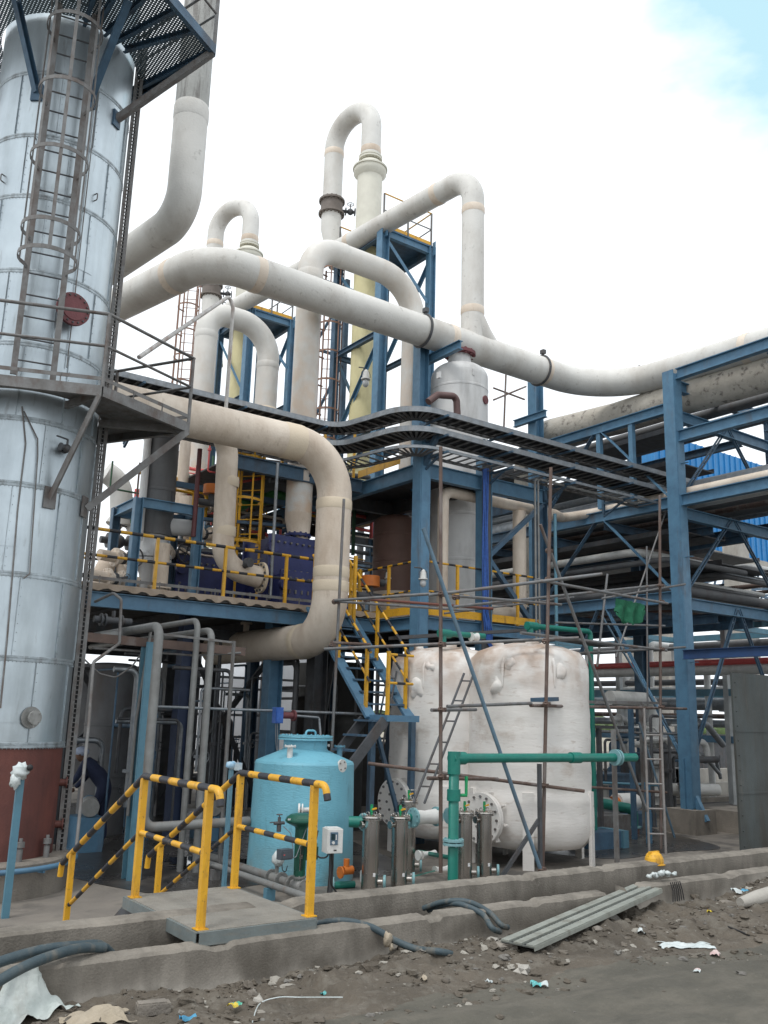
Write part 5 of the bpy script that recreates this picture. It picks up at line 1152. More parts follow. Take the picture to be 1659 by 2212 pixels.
for i, (u, v, y, lab) in enumerate(((520, 1180, 17, 'dark valve block left of the yellow caged ladder foot'), (560, 1060, 18, 'dark valve block behind the yellow caged ladder'), (700, 1180, 17.5, 'dark valve block in the shade right of the exchanger'), (255, 1170, 17, 'dark valve block low beside the clad tower'), (385, 1130, 18, 'dark valve block between grey vessel and hanging pipe'))):
    p = P(u, v, y=y); b = MB(); b.ball(p, .14, 12); b.cyl(p - V(.35, 0, 0), p + V(.35, 0, 0), .07, 12); b.flange(p - V(.2, 0, 0), (1, 0, 0), .15, .04, 16); b.flange(p + V(.2, 0, 0), (1, 0, 0), .15, .04, 16); b.cyl(p, p + V(0, 0, .35), .03, 8); b.wheel(p + V(0, 0, .35), (.2, -.3, 1), .14); solo('valve_block', lab, 'valve', b, darkst)
for (x0, x1, y, z, lab) in ((5.0, 10.2, 18.2, ZM, 'striped guard rail deep on the mezzanine behind the exchangers'), (6.0, 10.2, 20.5, ZM, 'farther striped guard rail at the back of the mezzanine'), (10.6, 13.6, 17.2, Z1, 'striped guard rail at the back of the bay deck')):
    t = thing('guard_rail', lab, 'railing', (x0, y, z))
    for dz in (1.0, .5): b = MB(); b.tube([V(x0, y, z + dz), V(x1, y, z + dz)], .024, 8, stripe=.2); part('rail', b, [yel, blk], t)
    n = int((x1 - x0) / 1.2)
    for k in range(n + 1): x = x0 + (x1 - x0) * k / n; b = MB(); b.bar((x, y, z), (x, y, z + 1), .05, .05); part('post', b, yel, t)
# bulkhead lamps
def lamp(lab, u, v, y, s=1.0):
    p = P(u, v, y=y); t = thing('flood_lamp', lab, 'lamp', p)
    b = MB(); b.cyl(p + V(0, 0, .02 * s), p + V(0, 0, .2 * s), .09 * s, 18, .075 * s); b.cyl(p + V(0, 0, 0), p + V(0, 0, .03 * s), .12 * s, 18); b.ball(p + V(0, 0, .21 * s), .06 * s, 10); part('housing', b, whitep, t)
    b = MB(); b.ball(p - V(0, 0, .09 * s), .085 * s, 14, (1, 1, 1.35)); part('glass_globe', b, glass, t)
    b = MB(); b.tube(bend([p + V(0, 0, .2 * s), p + V(-.05, 0, .3 * s), p + V(-.18, .05, .3 * s)], .05), .014, 6); b.ring(p + V(0, 0, .12 * s), (0, 1, 0), .14 * s, .008, 16, 4); part('bracket', b, darkst, t)
lamp('white well glass lamp on the blue corner column of the steel bay', 914, 1252, 13.1, .72)
lamp('well glass lamp fixed high on the nearer steel tower', 790, 820, 16.8, .95)
lamp('dusty glass lamp hanging over the bay deck, left of the corner column', 838, 1250, 14.9, .6)
# ---------------------------------------------------------------- footbridge over the trench
PX0, PX1, PY0, PY1, PZ = 2.97, 3.93, 6.28, 7.72, .08
fb = thing('footbridge', 'dusty tread plate platform with four yellow posts and striped handrails over the trench', 'platform', (PX0, PY0, -.6))
b = MB(); b.slab(PX0, PX1, PY0, PY1, PZ - .006, PZ); part('tread_plate', b, deckm, fb)
gsk = mat('platform_edge_grey', (.17, .20, .20), (.13, .15, .15), .55, ns=7, dirt=(.2, .18, .15), da=.6, dsc=9, ds=(.5, 1, 3))
b = MB(); z = PZ - .05
for (p, q) in (((PX0, PY0), (PX1, PY0)), ((PX1, PY0), (PX1, PY1)), ((PX1, PY1), (PX0, PY1)), ((PX0, PY1), (PX0, PY0))):
    b.channel((*p, z), (*q, z), .045, .09, 1, .008)
part('edge_channel', b, gsk, fb)
for y in (6.7, 7.2): b = MB(); b.bar((PX0 + .03, y, z), (PX1 - .03, y, z), .04, .08); part('joist', b, gsk, fb)
def rails(x, lab):
    y0, y1 = PY0 + .06, PY1 - .1
    if x < 3.5: zt = zv(x, y0, 1708); zm = zv(x, y0, 1852); zt1 = zv(x, y1, 1672)
    else: zt = zv(x, y0, 1700); zm = zv(x, y0, 1842); zt1 = zv(x, y1, 1663)
    zt = (zt + zt1) / 2; zm = PZ + (zt - PZ) * .53
    # the long rail runs on down beside the steps
    ye = y1 + 2.0; ze = zt - .98
    a_ = MB(); a_.tube(bend([V(x, y0 - .02 - .0, zt), V(x, y0, zt)], .1), .026, 12) if 0 else None
    pth = bend([V(x, y0 - .20, zt - .11), V(x, y0 - .16, zt), V(x, y1, zt)], .07, 5)
    b = MB(); b.tube(list(reversed(pth)), .029, 14, stripe=.187); part('handrail', b, [blk, yel], fb)
    b = MB(); b.tube(bend([V(x, y1, zt), V(x, ye, ze), V(x, ye + .02, ze - .12)], .06, 4), .029, 14, stripe=.2); part('stair_rail', b, [blk, yel], fb)
    b = MB(); b.tube([V(x, y1, zm), V(x, y0, zm)], .023, 12, stripe=.175); part('mid_rail', b, [yel, blk], fb)
    b = MB(); b.tube([V(x, y1, zm), V(x, ye - .35, zm - .85)], .02, 10, stripe=.18); part('stair_mid_rail', b, [blk, yel], fb)
    for y in (y0, y1): b = MB(); b.bar((x, y, PZ), (x, y, zt), .052, .052, up=V(0, 1, 0)); b.box((x, y, PZ + .004), (.09, .09, .008)); part('post', b, yel, fb)
    b = MB(); b.bar((x, ye - .3, -.6), (x, ye - .3, ze + .15), .05, .05, up=V(0, 1, 0)); part('post', b, yel, fb)
    b = MB(); b.bar((x, y1, PZ - .06), (x, y1 + 1.0, -.58), .05, .13, up=V(0, 0, 1)); part('stringer', b, darkst, fb)
rails(PX0 + .04, 0); rails(PX1 - .015, 1)
for k in range(3): b = MB(); b.slab(PX0 + .06, PX1 - .06, PY1 + .08 + k * .25, PY1 + .3 + k * .25, PZ - .19 - k * .17, PZ - .17 - k * .17); part('step', b, gsk, fb)

# ---------------------------------------------------------------- turquoise tank
c = P(651, 1800, y=11.35); tx, ty = c.x, c.y; tr = .70
bt = thing('dosing_tank', 'turquoise fibreglass tank with conical top and round lid behind the striped handrail', 'tank', (tx, ty, -.6))
zs = zv(tx, ty, 1640) - .02; zn = zv(tx, ty, 1612)
b = MB(); b.lathe([(0, -.59), (tr + .035, -.6), (tr + .035, -.5), (tr + .02, 0), (tr, zs - .03), (tr - .015, zs), (.33, zn - .05), (.31, zn - .03), (.31, zn + .11)], (tx, ty, 0), n=72); part('shell', b, tankb, bt)
b = MB(); b.flange((tx, ty, zn + .10), (0, 0, 1), .385, .025, 48); b.flange((tx, ty, zn + .135), (0, 0, 1), .385, .03, 48, 20, .012); b.tube(bend([V(tx - .06, ty - .1, zn + .15), V(tx - .06, ty - .1, zn + .22), V(tx + .1, ty - .1, zn + .22), V(tx + .1, ty - .1, zn + .15)], .04, 3), .015, 8); part('lid', b, tankb, bt)
for dx, dy, m in ((.42, -.25, bluelt), (-.42, -.3, whitep), (.38, .1, whitep)):
    b = MB(); zb_ = zn - .1; b.cyl((tx + dx, ty + dy, zb_ - .05), (tx + dx, ty + dy, zb_ + .1), .04, 12); b.flange((tx + dx, ty + dy, zb_ + .11), (0, 0, 1), .08, .02, 16, 4, .01); part('top_nozzle', b, m, bt)
q = P(734, 1655, y=ty - .45); a = math.atan2(q.y - ty, q.x - tx); ax = V(math.cos(a), math.sin(a), 0); cc = V(tx, ty, zv(tx + tr * ax.x, ty + tr * ax.y, 1654))
ax = V(.25, -1, 0).normalized()
q = P(734, 1654, y=ty - .62)
b = MB(); b.cyl(q - ax * .2, q + ax * .03, .055, 16); b.flange(q + ax * .04, ax, .085, .028, 28); ofn = part('overflow_nozzle', b, whitep, bt)
s_, u_ = basis(ax)
for k in range(4): b = MB(); th = k * PI / 2 + .6; p = q + (s_ * math.cos(th) + u_ * math.sin(th)) * .058; b.cyl(p, p + ax * .062, .012, 6); part('nozzle_bolt', b, greyst, ofn)
# ---------------------------------------------------------------- control valve and its line (runs along Y)
vy = P(645, 1920, z=-.5); vx, vy0 = vy.x, vy.y
cv = thing('control_valve', 'green diaphragm control valve with dome actuator, standing before the turquoise tank', 'valve', (vx, vy0, -.6))
zz = lambda v: zv(vx, vy0, v)
b = MB(); za = zz(1772); b.lathe([(0, za + .085), (.06, za + .083), (.11, za + .07), (.145, za + .035), (.15, za + .012), (.158, za + .01), (.158, za - .008), (.15, za - .01), (.145, za - .025), (.1, za - .055), (.065, za - .075), (.055, za - .1), (0, za - .1)], (vx, vy0, 0), n=40)
for q in b.v: q.x = vx + (q.x - vx) * 1.3; q.y = vy0 + (q.y - vy0) * 1.3
act = part('actuator', b, gvalve, cv)
b = MB()
for s in (-1, 1): b.bar((vx + s * .05, vy0, za - .09), (vx + s * .045, vy0, zz(1892)), .022, .09, up=V(0, 1, 0))
b.cyl((vx, vy0, za - .09), (vx, vy0, za - .3), .062, 20); b.cyl((vx, vy0, zz(1880)), (vx, vy0, zz(1900)), .07, 18); part('yoke', b, gvalve, cv)
b = MB(); b.cyl((vx, vy0, za - .3), (vx, vy0, zz(1895)), .016, 8); b.box((vx, vy0 - .01, zz(1850)), (.06, .03, .05)); part('stem', b, steel, cv)
b = MB(); zb_ = zz(1914); b.ball((vx, vy0, zb_), .1, 16, (1, 1.1, .9)); b.cyl((vx, vy0, zb_), (vx, vy0, zz(1893)), .06, 16, .075); b.flange((vx, vy0, zz(1894)), (0, 0, 1), .085, .02, 20, 6, .01)
for s in (-1, 1): b.cyl((vx, vy0, zb_), (vx, vy0 + s * .14, zb_), .06, 16); b.flange((vx, vy0 + s * .15, zb_), (0, 1, 0), .1, .026, 22, 6, .012)
part('valve_body', b, casting, cv)
b = MB(); p = P(603, 1778, y=vy0 - .02); b.cyl(p, p + V(0, 0, .07), .02, 10); b.cyl(p - V(0, 0, .02), p - V(0, 0, .1), .028, 12); b.cyl(p + V(-.07, 0, 0), p + V(.07, 0, 0), .02, 10); b.wheel(p + V(0, 0, .1), (0, 0, 1), .035, .006); b.cyl(p + V(0, 0, .06), p + V(0, 0, .1), .006, 6); b.bar(p + V(-.13, 0, .01), p + V(-.06, 0, .015), .012, .012); part('air_regulator', b, darkst, cv)
b = MB(); p = P(615, 1845, y=vy0 - .06); b.box(p, (.17, .1, .12), .1); b.box(p + V(0, -.055, 0), (.12, .02, .085), .1); pos_ = part('positioner', b, mat('dark_blue_grey_cast', (.09, .11, .13), None, .5), cv)
b = MB(); b.box(p + V(-.045, -.068, .0), (.02, .008, .014), .1); part('red_dot', b, redp, pos_)
b = MB(); p2 = P(672, 1843, y=vy0); b.box(p2, (.17, .06, .15)); b.cyl(p2 + V(-.03, 0, .08), p2 + V(-.03, 0, .12), .1, 14); part('linkage_box', b, gvalve, cv)
for pts, m, r in (([P(612, 1785, y=vy0 - .03), P(628, 1800, y=vy0 - .08), P(633, 1830, y=vy0 - .1), P(633, 1855, y=vy0 - .1), P(640, 1850, y=vy0 - .1), P(662, 1790, y=vy0 - .1)], galv, .006), ([P(609, 1868, y=vy0 - .08), P(610, 1880, y=vy0 - .1), P(617, 1885, y=vy0 - .1), P(621, 1870, y=vy0 - .08)], nearblk, .006), ([P(657, 1865, y=vy0 + .02), P(657, 1905, y=vy0 + .02)], nearblk, .006)):
    b = MB(); b.tube(bend(pts, .03, 4), r, 6); part('air_tube', b, m, cv)
b = MB(); p = P(625, 1770, y=vy0 - .155); b.box(p + V(.0, .0, 0), (.045, .004, .02), .25); part('name_plate', b, whitep, act)
# white sight gauge behind the actuator
p = P(646, 1750, y=vy0 + .55); gg = thing('tank_nozzle_elbow', 'white flanged tee on the tank side above the green actuator', 'pipe fitting', p)
b = MB(); b.cyl(p, p + V(.22, -.0, 0), .03, 12); b.flange(p + V(.0, 0, 0), (1, -.6, 0), .085, .025, 24); b.flange(p + V(.05, .0, 0), (1, -.6, 0), .08, .02, 24); b.flange(p + V(.2, 0, 0), (1, -.2, 0), .08, .025, 24); b.cyl(p + V(.2, 0, 0), p + V(.34, .08, 0), .035, 12); part('tee', b, whitep, gg)
b = MB(); zl = zb_
b.tube([V(vx, vy0 + .16, zl), V(vx, vy0 + .42, zl)], .05, 16); b.tube([V(vx, vy0 + .7, zl), V(vx, vy0 + 3.2, zl)], .055, 16)
b.flange((vx, vy0 + .18, zl), (0, 1, 0), .1, .022, 20, 6, .01); b.flange((vx, vy0 + .43, zl), (0, 1, 0), .1, .022, 20, 6, .01); b.flange((vx, vy0 + .69, zl), (0, 1, 0), .1, .022, 20, 6, .01)
solo('flanged_line', 'grey flanged pipe feeding the control valve along the floor', 'pipe', b, pipegrey)
fm = thing('flow_meter', 'flow meter whose round head is wrapped in plastic, in the grey line', 'meter', (vx, vy0 + .56, -.6))
b = MB(); b.cyl((vx, vy0 + .45, zl), (vx, vy0 + .67, zl), .062, 18); b.cyl((vx, vy0 + .56, zl), (vx, vy0 + .56, zl + .15), .025, 12); part('meter_tube', b, casting, fm)
b = MB(); b.blob((vx, vy0 + .54, zl + .24), .085, (1, .9, 1.05), .35, 14, fr=2.5); part('wrapped_head', b, plastic, fm)
b = MB(); gp = P(640, 1930, z=-.42); b.tube([V(gp.x, gp.y - 1.0, -.42), V(gp.x, 12.2, -.42)], .04, 14); solo('floor_pipe', 'thin grey pipe on the floor beside the concrete wall, under the striped rail', 'pipe', b, pipegrey)
for k in range(3): b = MB(); b.slab(gp.x - .06, gp.x + .06, 8.6 + k * 1.5, 8.68 + k * 1.5, -.6, -.46); solo('pipe_support', 'small steel support under the thin floor pipe', 'support', b, bluelt if k == 1 else greyst, group='supports under the thin floor pipe')
# transmitter box
p = P(718, 1815, y=9.75); tb = thing('transmitter_box', 'white transmitter box with small grey screen on a dark post before the turquoise tank', 'box', (p.x, p.y, -.6))
rz = -.25; Mz = Matrix.Rotation(rz, 3, 'Z')
def lb(b, dx, dy, dz, sx, sy, sz, mi=0): b.box(p + Mz @ V(dx, dy, dz), (sx, sy, sz), rz, mi)
b = MB(); lb(b, 0, 0, 0, .2, .2, .28); lb(b, 0, -.108, 0, .185, .018, .265); lb(b, .0, 0, .145, .16, .17, .012); part('housing', b, whitep, tb)
b = MB(); lb(b, -.02, -.122, .035, .095, .012, .145); kf = part('keypad_frame', b, mat('panel_blue_grey', (.10, .17, .24), None, .4), tb)
b = MB(); lb(b, -.035, -.13, .055, .045, .006, .07); part('screen', b, mat('lcd', (.02, .05, .06), None, .15), kf)
b = MB(); b.cyl(p + Mz @ V(-.03, -.128, -.012), p + Mz @ V(-.03, -.136, -.012), .018, 14); lb(b, .005, -.131, .05, .012, .006, .06); part('knob', b, whitep, kf)
b = MB(); lb(b, 0, -.12, -.1, .035, .004, .014); part('maker_badge', b, nearblk, tb)
b = MB(); b.bar(p + V(.05, .08, -.14), V(p.x + .05, p.y + .08, -.6), .06, .03); part('post', b, darkst, tb)
b = MB()
b.tube(bend([p + V(-.05, 0, -.14), p + V(-.06, 0, -.2), p + V(-.14, .05, -.2), p + V(-.2, .1, -.15), p + V(-.12, .15, .1)], .06, 5), .01, 6); b.tube(bend([p + V(-.03, 0, -.14), p + V(-.04, -.02, -.4), p + V(-.06, 0, -.85)], .1, 4), .007, 6); b.tube(bend([p + V(.0, 0, -.14), p + V(.02, 0, -.3), p + V(.0, 0, -.5), p + V(.1, 0, -.62)], .1, 4), .012, 6)
part('cables', b, nearblk, tb)
b = MB(); q = P(748, 1880, y=10.3); b.cyl(q - V(.05, 0, 0), q + V(.09, 0, 0), .055, 16); b.cyl(q + V(0, 0, .03), q + V(0, 0, .14), .04, 10); b.flange(q - V(.09, 0, .02), (1, 0, 0), .075, .02, 16); solo('ball_valve', 'small valve with orange body low behind the transmitter box', 'valve', b, orange)
# ---------------------------------------------------------------- cartridge filters
def filt(u, v, y, lab, vt):
    p = P(u, v, y=y); p.z = -.6; zt = zv(p.x, p.y, vt)
    t = thing('cartridge_filter', lab, 'filter', p, 'stainless cartridge filters')
    r = .108
    b = MB(); b.cyl(p, V(p.x, p.y, zt - .03), r, 32); part('housing', b, steel, t)
    b = MB(); b.flange((p.x, p.y, zt - .035), (0, 0, 1), .138, .018, 32); b.lathe([(.138, zt - .015), (.13, zt + .005), (.09, zt + .02), (0, zt + .025)], (p.x, p.y, 0), n=32); part('lid', b, steel, t)
    b = MB()
    for k in range(7): a = k * 2 * PI / 7; c = V(p.x + .122 * math.cos(a), p.y + .122 * math.sin(a), zt - .03); b.cyl(c - V(0, 0, .02), c + V(0, 0, .045), .009, 6); b.ball(c + V(0, 0, .05), .013, 6)
    for s in (-1, 1): c = V(p.x + s * .06, p.y, zt + .01); b.tube(bend([c + V(0, -.03, 0), c + V(0, -.03, .045), c + V(0, .03, .045), c + V(0, .03, 0)], .015, 3), .006, 6)
    part('swing_bolts', b, steel, t)
    b = MB(); b.cyl((p.x, p.y, zt), (p.x, p.y, zt + .05), .014, 8); b.cyl((p.x, p.y, zt + .05), (p.x, p.y, zt + .12), .02, 10); b.box((p.x, p.y, zt + .13), (.025, .025, .03)); vc = part('vent_cock', b, ggreen, t)
    b = MB(); b.bar((p.x - .01, p.y - .02, zt + .085), (p.x + .055, p.y - .03, zt + .1), .024, .018); part('cock_lever', b, yel, vc)
    b = MB(); b.cyl((p.x - .16, p.y, zt - .1), (p.x, p.y, zt - .1), .032, 14); b.flange((p.x - .165, p.y, zt - .1), (1, 0, 0), .05, .02, 18); part('inlet_port', b, steel, t); b = MB(); b.cyl((p.x, p.y, -.48), (p.x + .13, p.y - .1, -.48), .035, 14); part('drain_port', b, steel, t)
    b = MB(); c = V(p.x + .15, p.y - .12, -.48); b.flange(c, (1, -.8, 0), .085, .03, 26); part('drain_flange', b, tealfl, t)
    b = MB(); q = p + V(-.01, -r - .002, .0); q.z = zv(p.x, p.y - r, 1890 if u < 900 else 1868); b.box(q, (.035, .004, .045)); part('sticker', b, mat('sticker_white', (.85, .85, .85), None, .4), t)
filt(800, 1850, 10.05, 'leftmost stainless cartridge filter of the front pair, next to the tank', 1763); filt(863, 1850, 10.05, 'second stainless cartridge filter, at the white check valve', 1764)
filt(881, 1830, 10.9, 'stainless cartridge filter standing behind the front pair', 1729); filt(1003, 1850, 10.05, 'stainless cartridge filter just right of the upright green pipe', 1754); filt(1046, 1850, 10.05, 'rightmost stainless cartridge filter, before the big white manhole', 1754)
# ---------------------------------------------------------------- green plastic piping
gy = 9.35; g0 = P(981, 1638, y=gy); gxr = P(1372, 1632, y=gy).x
gm = thing('green_pipe', 'long green plastic pipe making an angle in front of the white tanks', 'pipe', (g0.x, gy, -.6))
b = MB(); b.tube([V(g0.x, gy, -.6), V(g0.x, gy, g0.z), V(g0.x + .001, gy, g0.z)], .068, 20); b.tube([V(g0.x - .0, gy, g0.z), V(gxr, gy, g0.z)], .062, 20); part('pipe_run', b, teal, gm)
b = MB(); b.cyl((g0.x, gy, g0.z + .085), (g0.x, gy, g0.z - .2), .084, 22); b.cyl((g0.x - .05, gy, g0.z), (g0.x + .18, gy, g0.z), .082, 22); part('elbow_socket', b, teal, gm)
b = MB(); b.cyl((g0.x, gy, zv(g0.x, gy, 1705)), (g0.x, gy, zv(g0.x, gy, 1730)), .088, 22); part('socket', b, teal, gm)
b = MB(); b.cyl((g0.x + 2.2, gy, g0.z), (g0.x + 2.4, gy, g0.z), .078, 20); part('socket', b, teal, gm)
for v in (1815, 1823): b = MB(); b.flange((g0.x, gy, zv(g0.x, gy, v)), (0, 0, 1), .135, .03, 32, 8, .012); part('flange', b, tealfl, gm)
xx = P(1330, 1632, y=gy).x
for dx in (-.02, .04): b = MB(); b.flange((xx + dx, gy, g0.z), (1, 0, 0), .12, .03, 28); part('flange', b, tealfl, gm)
b = MB(); zq = zv(g0.x, gy, 1718); b.cyl((g0.x, gy, zq), (g0.x + .18, gy - .05, zq), .022, 10); b.cyl((g0.x + .17, gy - .05, zq), (g0.x + .17, gy - .05, zq + .16), .02, 10); b.box((g0.x + .17, gy - .05, zq + .2), (.03, .03, .08)); part('tap', b, ggreen, gm)
def gpipe(lab, pts, r, R=.1, m=teal, fl=()):
    t = thing('green_pipe', lab, 'pipe', V(pts[0])); b = MB(); b.tube(bend(pts, R, 6), r, 16); part('pipe_run', b, m, t)
    for (p, d, rr) in fl: b = MB(); b.flange(p, d, rr, .028, 26, 6, .01); part('flange', b, tealfl, t)
hz_ = P(770, 1772, y=10.2); fz = zv(P(800, 1763, y=10.05).x, 10.05, 1776)
gpipe('green inlet pipe end between the turquoise tank and the first filter', [V(hz_.x - .12, 10.2, fz), V(P(783, 1776, y=10.1).x, 10.1, fz)], .07, .1, teal, [((P(785, 1776, y=10.1).x, 10.1, fz), (1, 0, 0), .11)])
x2 = P(893, 1765, y=10.15).x; x3 = P(943, 1765, y=10.15).x; z3 = P(915, 1765, y=10.15).z
ck = thing('check_valve', 'fat white flanged check valve right of the second filter', 'valve', (x2, 10.15, z3)); b = MB(); b.tube([V(x2, 10.15, z3), V(x2 + .06, 10.15, z3), V((x2 + x3) / 2, 10.15, z3), V(x3 - .06, 10.15, z3), V(x3, 10.15, z3)], [.105, .1, .085, .1, .105], 26); part('body', b, whitep, ck)
for x in (x2, x3): b = MB(); b.flange((x, 10.15, z3), (1, 0, 0), .13, .03, 30, 8, .013); part('flange', b, tealfl, ck)
gpipe('short green pipe linking the white check valve to the upright green pipe', [V(x3, 10.15, z3), V(g0.x + .15, 10.15, z3)], .065, .1, teal, [((P(970, 1762, y=10.15).x, 10.15, z3), (1, 0, 0), .11)])
gpipe('green elbow dropping from the check valve behind the second filter', [V(x2, 10.2, z3), V(x2 - .12, 10.2, z3), V(x2 - .12, 10.2, -.5)], .05, .1, teal, [((x2 - .12, 10.2, .15), (0, 0, 1), .09), ((x2 - .12, 10.2, .19), (0, 0, 1), .09)])
gpipe('low green pipe along the floor behind the concrete wall', [P(715, 1913, y=10.4), P(765, 1910, y=10.35)], .045, .1, teal, [(P(718, 1912, y=10.4), (1, -.5, 0), .1)])
gpipe('green floor pipe with white valve joints between the filters', [P(880, 1900, y=10.6), P(955, 1880, y=11.0)], .03, .1)
gpipe('thin green branch behind the filters leading to the upright pipe', [P(905, 1840, y=11), P(985, 1855, y=9.6)], .03, .1)
b = MB(); q = P(925, 1846, y=10.6); b.tube([q - V(.12, 0, 0), q - V(.05, 0, 0), q + V(.05, 0, 0), q + V(.12, 0, 0)], [.06, .045, .045, .06], 18); b.flange(q - V(.18, 0, 0), (1, 0, 0), .07, .02, 20); solo('union_valve', 'small white union valve low behind the filters', 'valve', b, whitep)
b = MB(); q = P(955, 1880, y=10.9); b.tube([q - V(.14, 0, 0), q - V(.05, 0, 0), q + V(.05, 0, 0), q + V(.14, 0, 0)], [.07, .05, .05, .07], 18); solo('union_valve', 'second white union valve at the end of the green floor pipe', 'valve', b, whitep)
b = MB(); q = P(785, 1893, y=10.5); b.flange(q, (1, -.4, 0), .08, .06, 20); b.flange(q + V(.08, -.02, 0), (1, -.4, 0), .07, .05, 20); solo('union_valve', 'white flanged joint left of the first filter foot', 'valve', b, whitep)
for lab, u0, v0, u1, v1, y in (('thick ended green pipe above the left white tank', 957, 1368, 1046, 1382, 12.0), ('thick ended green pipe above the right white tank, by the steel bay foot', 1145, 1352, 1275, 1370, 11.6)):
    a_, c_ = P(u0, v0, y=y), P(u1, v1, y=y); c_ = V(c_.x, y, a_.z + .02); t = thing('green_pipe', lab, 'pipe', a_)
    pts = [a_, c_] + ([V(c_.x, y, -.3)] if u0 > 1100 else [])
    b = MB(); b.tube(bend(pts, .08, 4), .05, 16); part('pipe_run', b, teal, t)
    b = MB(); b.cyl(a_ - V(.08, 0, 0), a_ + V(.16, 0, 0), .075, 18); b.cyl(a_, a_ - V(0, 0, .15), .06, 16); part('elbow_socket', b, teal, t)
    if u0 < 1100: q = P(1024, 1376, y=y - .05); b = MB(); b.tube([q - V(.07, 0, 0), q, q + V(.07, 0, 0)], [.08, .05, .08], 16); b.ball(q, .06, 10); part('union', b, whitep, t)
# ---------------------------------------------------------------- white tanks
def wtank(name, lab, cx, cy, r, vtop, seed, man):
    random.seed(seed); zt = zv(cx, cy, vtop); t = thing(name, lab, 'tank', (cx, cy, -.6))
    zsk = zv(cx, cy - r, 1716 if man else 1702); n = 88
    prof = [(0, -.40), (r * .6, -.38), (r * .88, -.33), (r * .98, -.22), (r + .02, -.1), (r + .035, .0), (r + .035, zsk - .08), (r + .0, zsk), (r, 1.0), (r, zt - .55), (r - .01, zt - .42), (r * .96, zt - .28), (r * .86, zt - .16), (r * .62, zt - .07), (r * .3, zt - .015), (0, zt)]
    fine = []
    for i in range(len(prof) - 1):
        (r0, z0), (r1, z1) = prof[i], prof[i + 1]; k = max(1, int(abs(z1 - z0) / .06))
        for j in range(k): fine.append((r0 + (r1 - r0) * j / k, z0 + (z1 - z0) * j / k))
    fine.append(prof[-1])
    b = MB(); off = Vector((seed * 3.1, 0, 0))
    for (rr, z) in fine:
        for j in range(n):
            a = 2 * PI * j / n; e = V(math.cos(a), math.sin(a), 0)
            w = .012 * noise.noise(Vector((e.x * 2, e.y * 2, z * 5)) + off)
            top = max(0, (z - (zt - 1.1)) / .8)
            w += min(top, 1) * (.035 * noise.noise(Vector((e.x * 3, e.y * 3, z * 2.2)) + off) + .02 * noise.noise(Vector((e.x * 8, e.y * 8, z * 6)) + off))
            zz2 = z + (min(top, 1) * .03 * noise.noise(Vector((e.x * 2 * rr, e.y * 2 * rr, 3)) + off) if rr < r * .9 else 0)
            b.v.append(V(cx + e.x * max(rr + w, 1e-3), cy + e.y * max(rr + w, 1e-3), zz2))
    for i in range(len(fine) - 1):
        for j in range(n): k = (j + 1) % n; b.f.append([i * n + j, i * n + k, (i + 1) * n + k, (i + 1) * n + j]); b.m.append(0); b.sm.append(True)
    part('shell', b, tankw, t)
    ca = math.atan2(-cy, -cx)
    for da in (-1.1, -.02, 1.25, 2.2, 3.1, 4.2):
        a = ca + da; e = V(math.cos(a), math.sin(a), 0); p = V(cx, cy, 0) + e * (r + .02); b = MB()
        b.bar(V(p.x, p.y, -.6), V(p.x, p.y, zsk + .02), .17, .05, up=e); part('leg', b, tankw, t)
    # big side manhole
    a = ca - (.66 if man else .8); e = V(math.cos(a), math.sin(a), 0); zc = zv(cx + e.x * (r + .2), cy + e.y * (r + .2), 1768 if man else 1733); c = V(cx, cy, zc) + e * r
    b = MB(); b.cyl(c - e * .15, c + e * .14, .27, 30); part('manhole_neck', b, tankw, t)
    b = MB(); b.flange(c + e * .15, e, .38, .04, 40); b.flange(c + e * .2, e, .38, .045, 40); s_, u_ = basis(e); m0 = len(b.m)
    for k in range(16): th = 2 * PI * k / 16; q = c + e * .2 + (s_ * math.cos(th) + u_ * math.sin(th)) * .325; b.cyl(q, q + e * .045, .02, 8)
    for k in range(6): th = 2 * PI * k / 6; q = c + e * .2 + (s_ * math.cos(th) + u_ * math.sin(th)) * .14; b.cyl(q, q + e * .04, .02, 8)
    for i in range(m0, len(b.m)): b.m[i] = 1
    part('manhole_cover', b, [tankw, greyst], t)
    for k in range(8): b = MB(); th = 2 * PI * k / 8 + .2; d = s_ * math.cos(th) + u_ * math.sin(th); b.bar(c + e * .07 + d * .27, c + e * .07 + d * .40, .02, .1, up=e); part('neck_rib', b, tankw, t)
    # wrapped nozzles near the top
    for da, dz, s in ((-.55, .75, .1), (-.3, .42, .07), (.55, .5, .08)):
        a = ca + da; e = V(math.cos(a), math.sin(a), 0); c = V(cx, cy, zt - dz) + e * (r - .085); b = MB(); b.blob(c, s * 1.35, (1.1, 1.1, 1.35), .5, 20, fr=1.3); part('wrapped_nozzle', b, tankw, t)
    for da in (-.42, .42):
        a = ca + da; e = V(math.cos(a), math.sin(a), 0); b = MB()
        b.tube([V(cx, cy, zt - .75) + e * (r + .01), V(cx, cy, zt - .4) + e * (r - .0), V(cx, cy, zt - .2) + e * (r * .86), V(cx, cy, zt - .1) + e * r * .7], [.01, .03, .03, .015], 12); part('lifting_pad', b, tankw, t)
    for (dx, dy, s) in ((-.2, -.3, .1), (.45, .1, .11), (-.5, .2, .09)):
        b = MB(); b.blob((cx + dx * r, cy + dy * r, zt - .04), s, (1.2, 1, .9), .5, 12); part('wrapped_top_nozzle', b, tankw, t)
cR = P(1143, 1650, y=11.0); wtank('storage_tank', 'large white fibreglass tank with stained wrapped top, the nearer and right one of two', cR.x, 11.0, .99, 1390, 3, True)
cL = P(966, 1650, y=12.55); wtank('storage_tank', 'large white fibreglass tank partly hidden behind the other, left one of two', cL.x, 12.55, 1.02, 1399, 8, False)
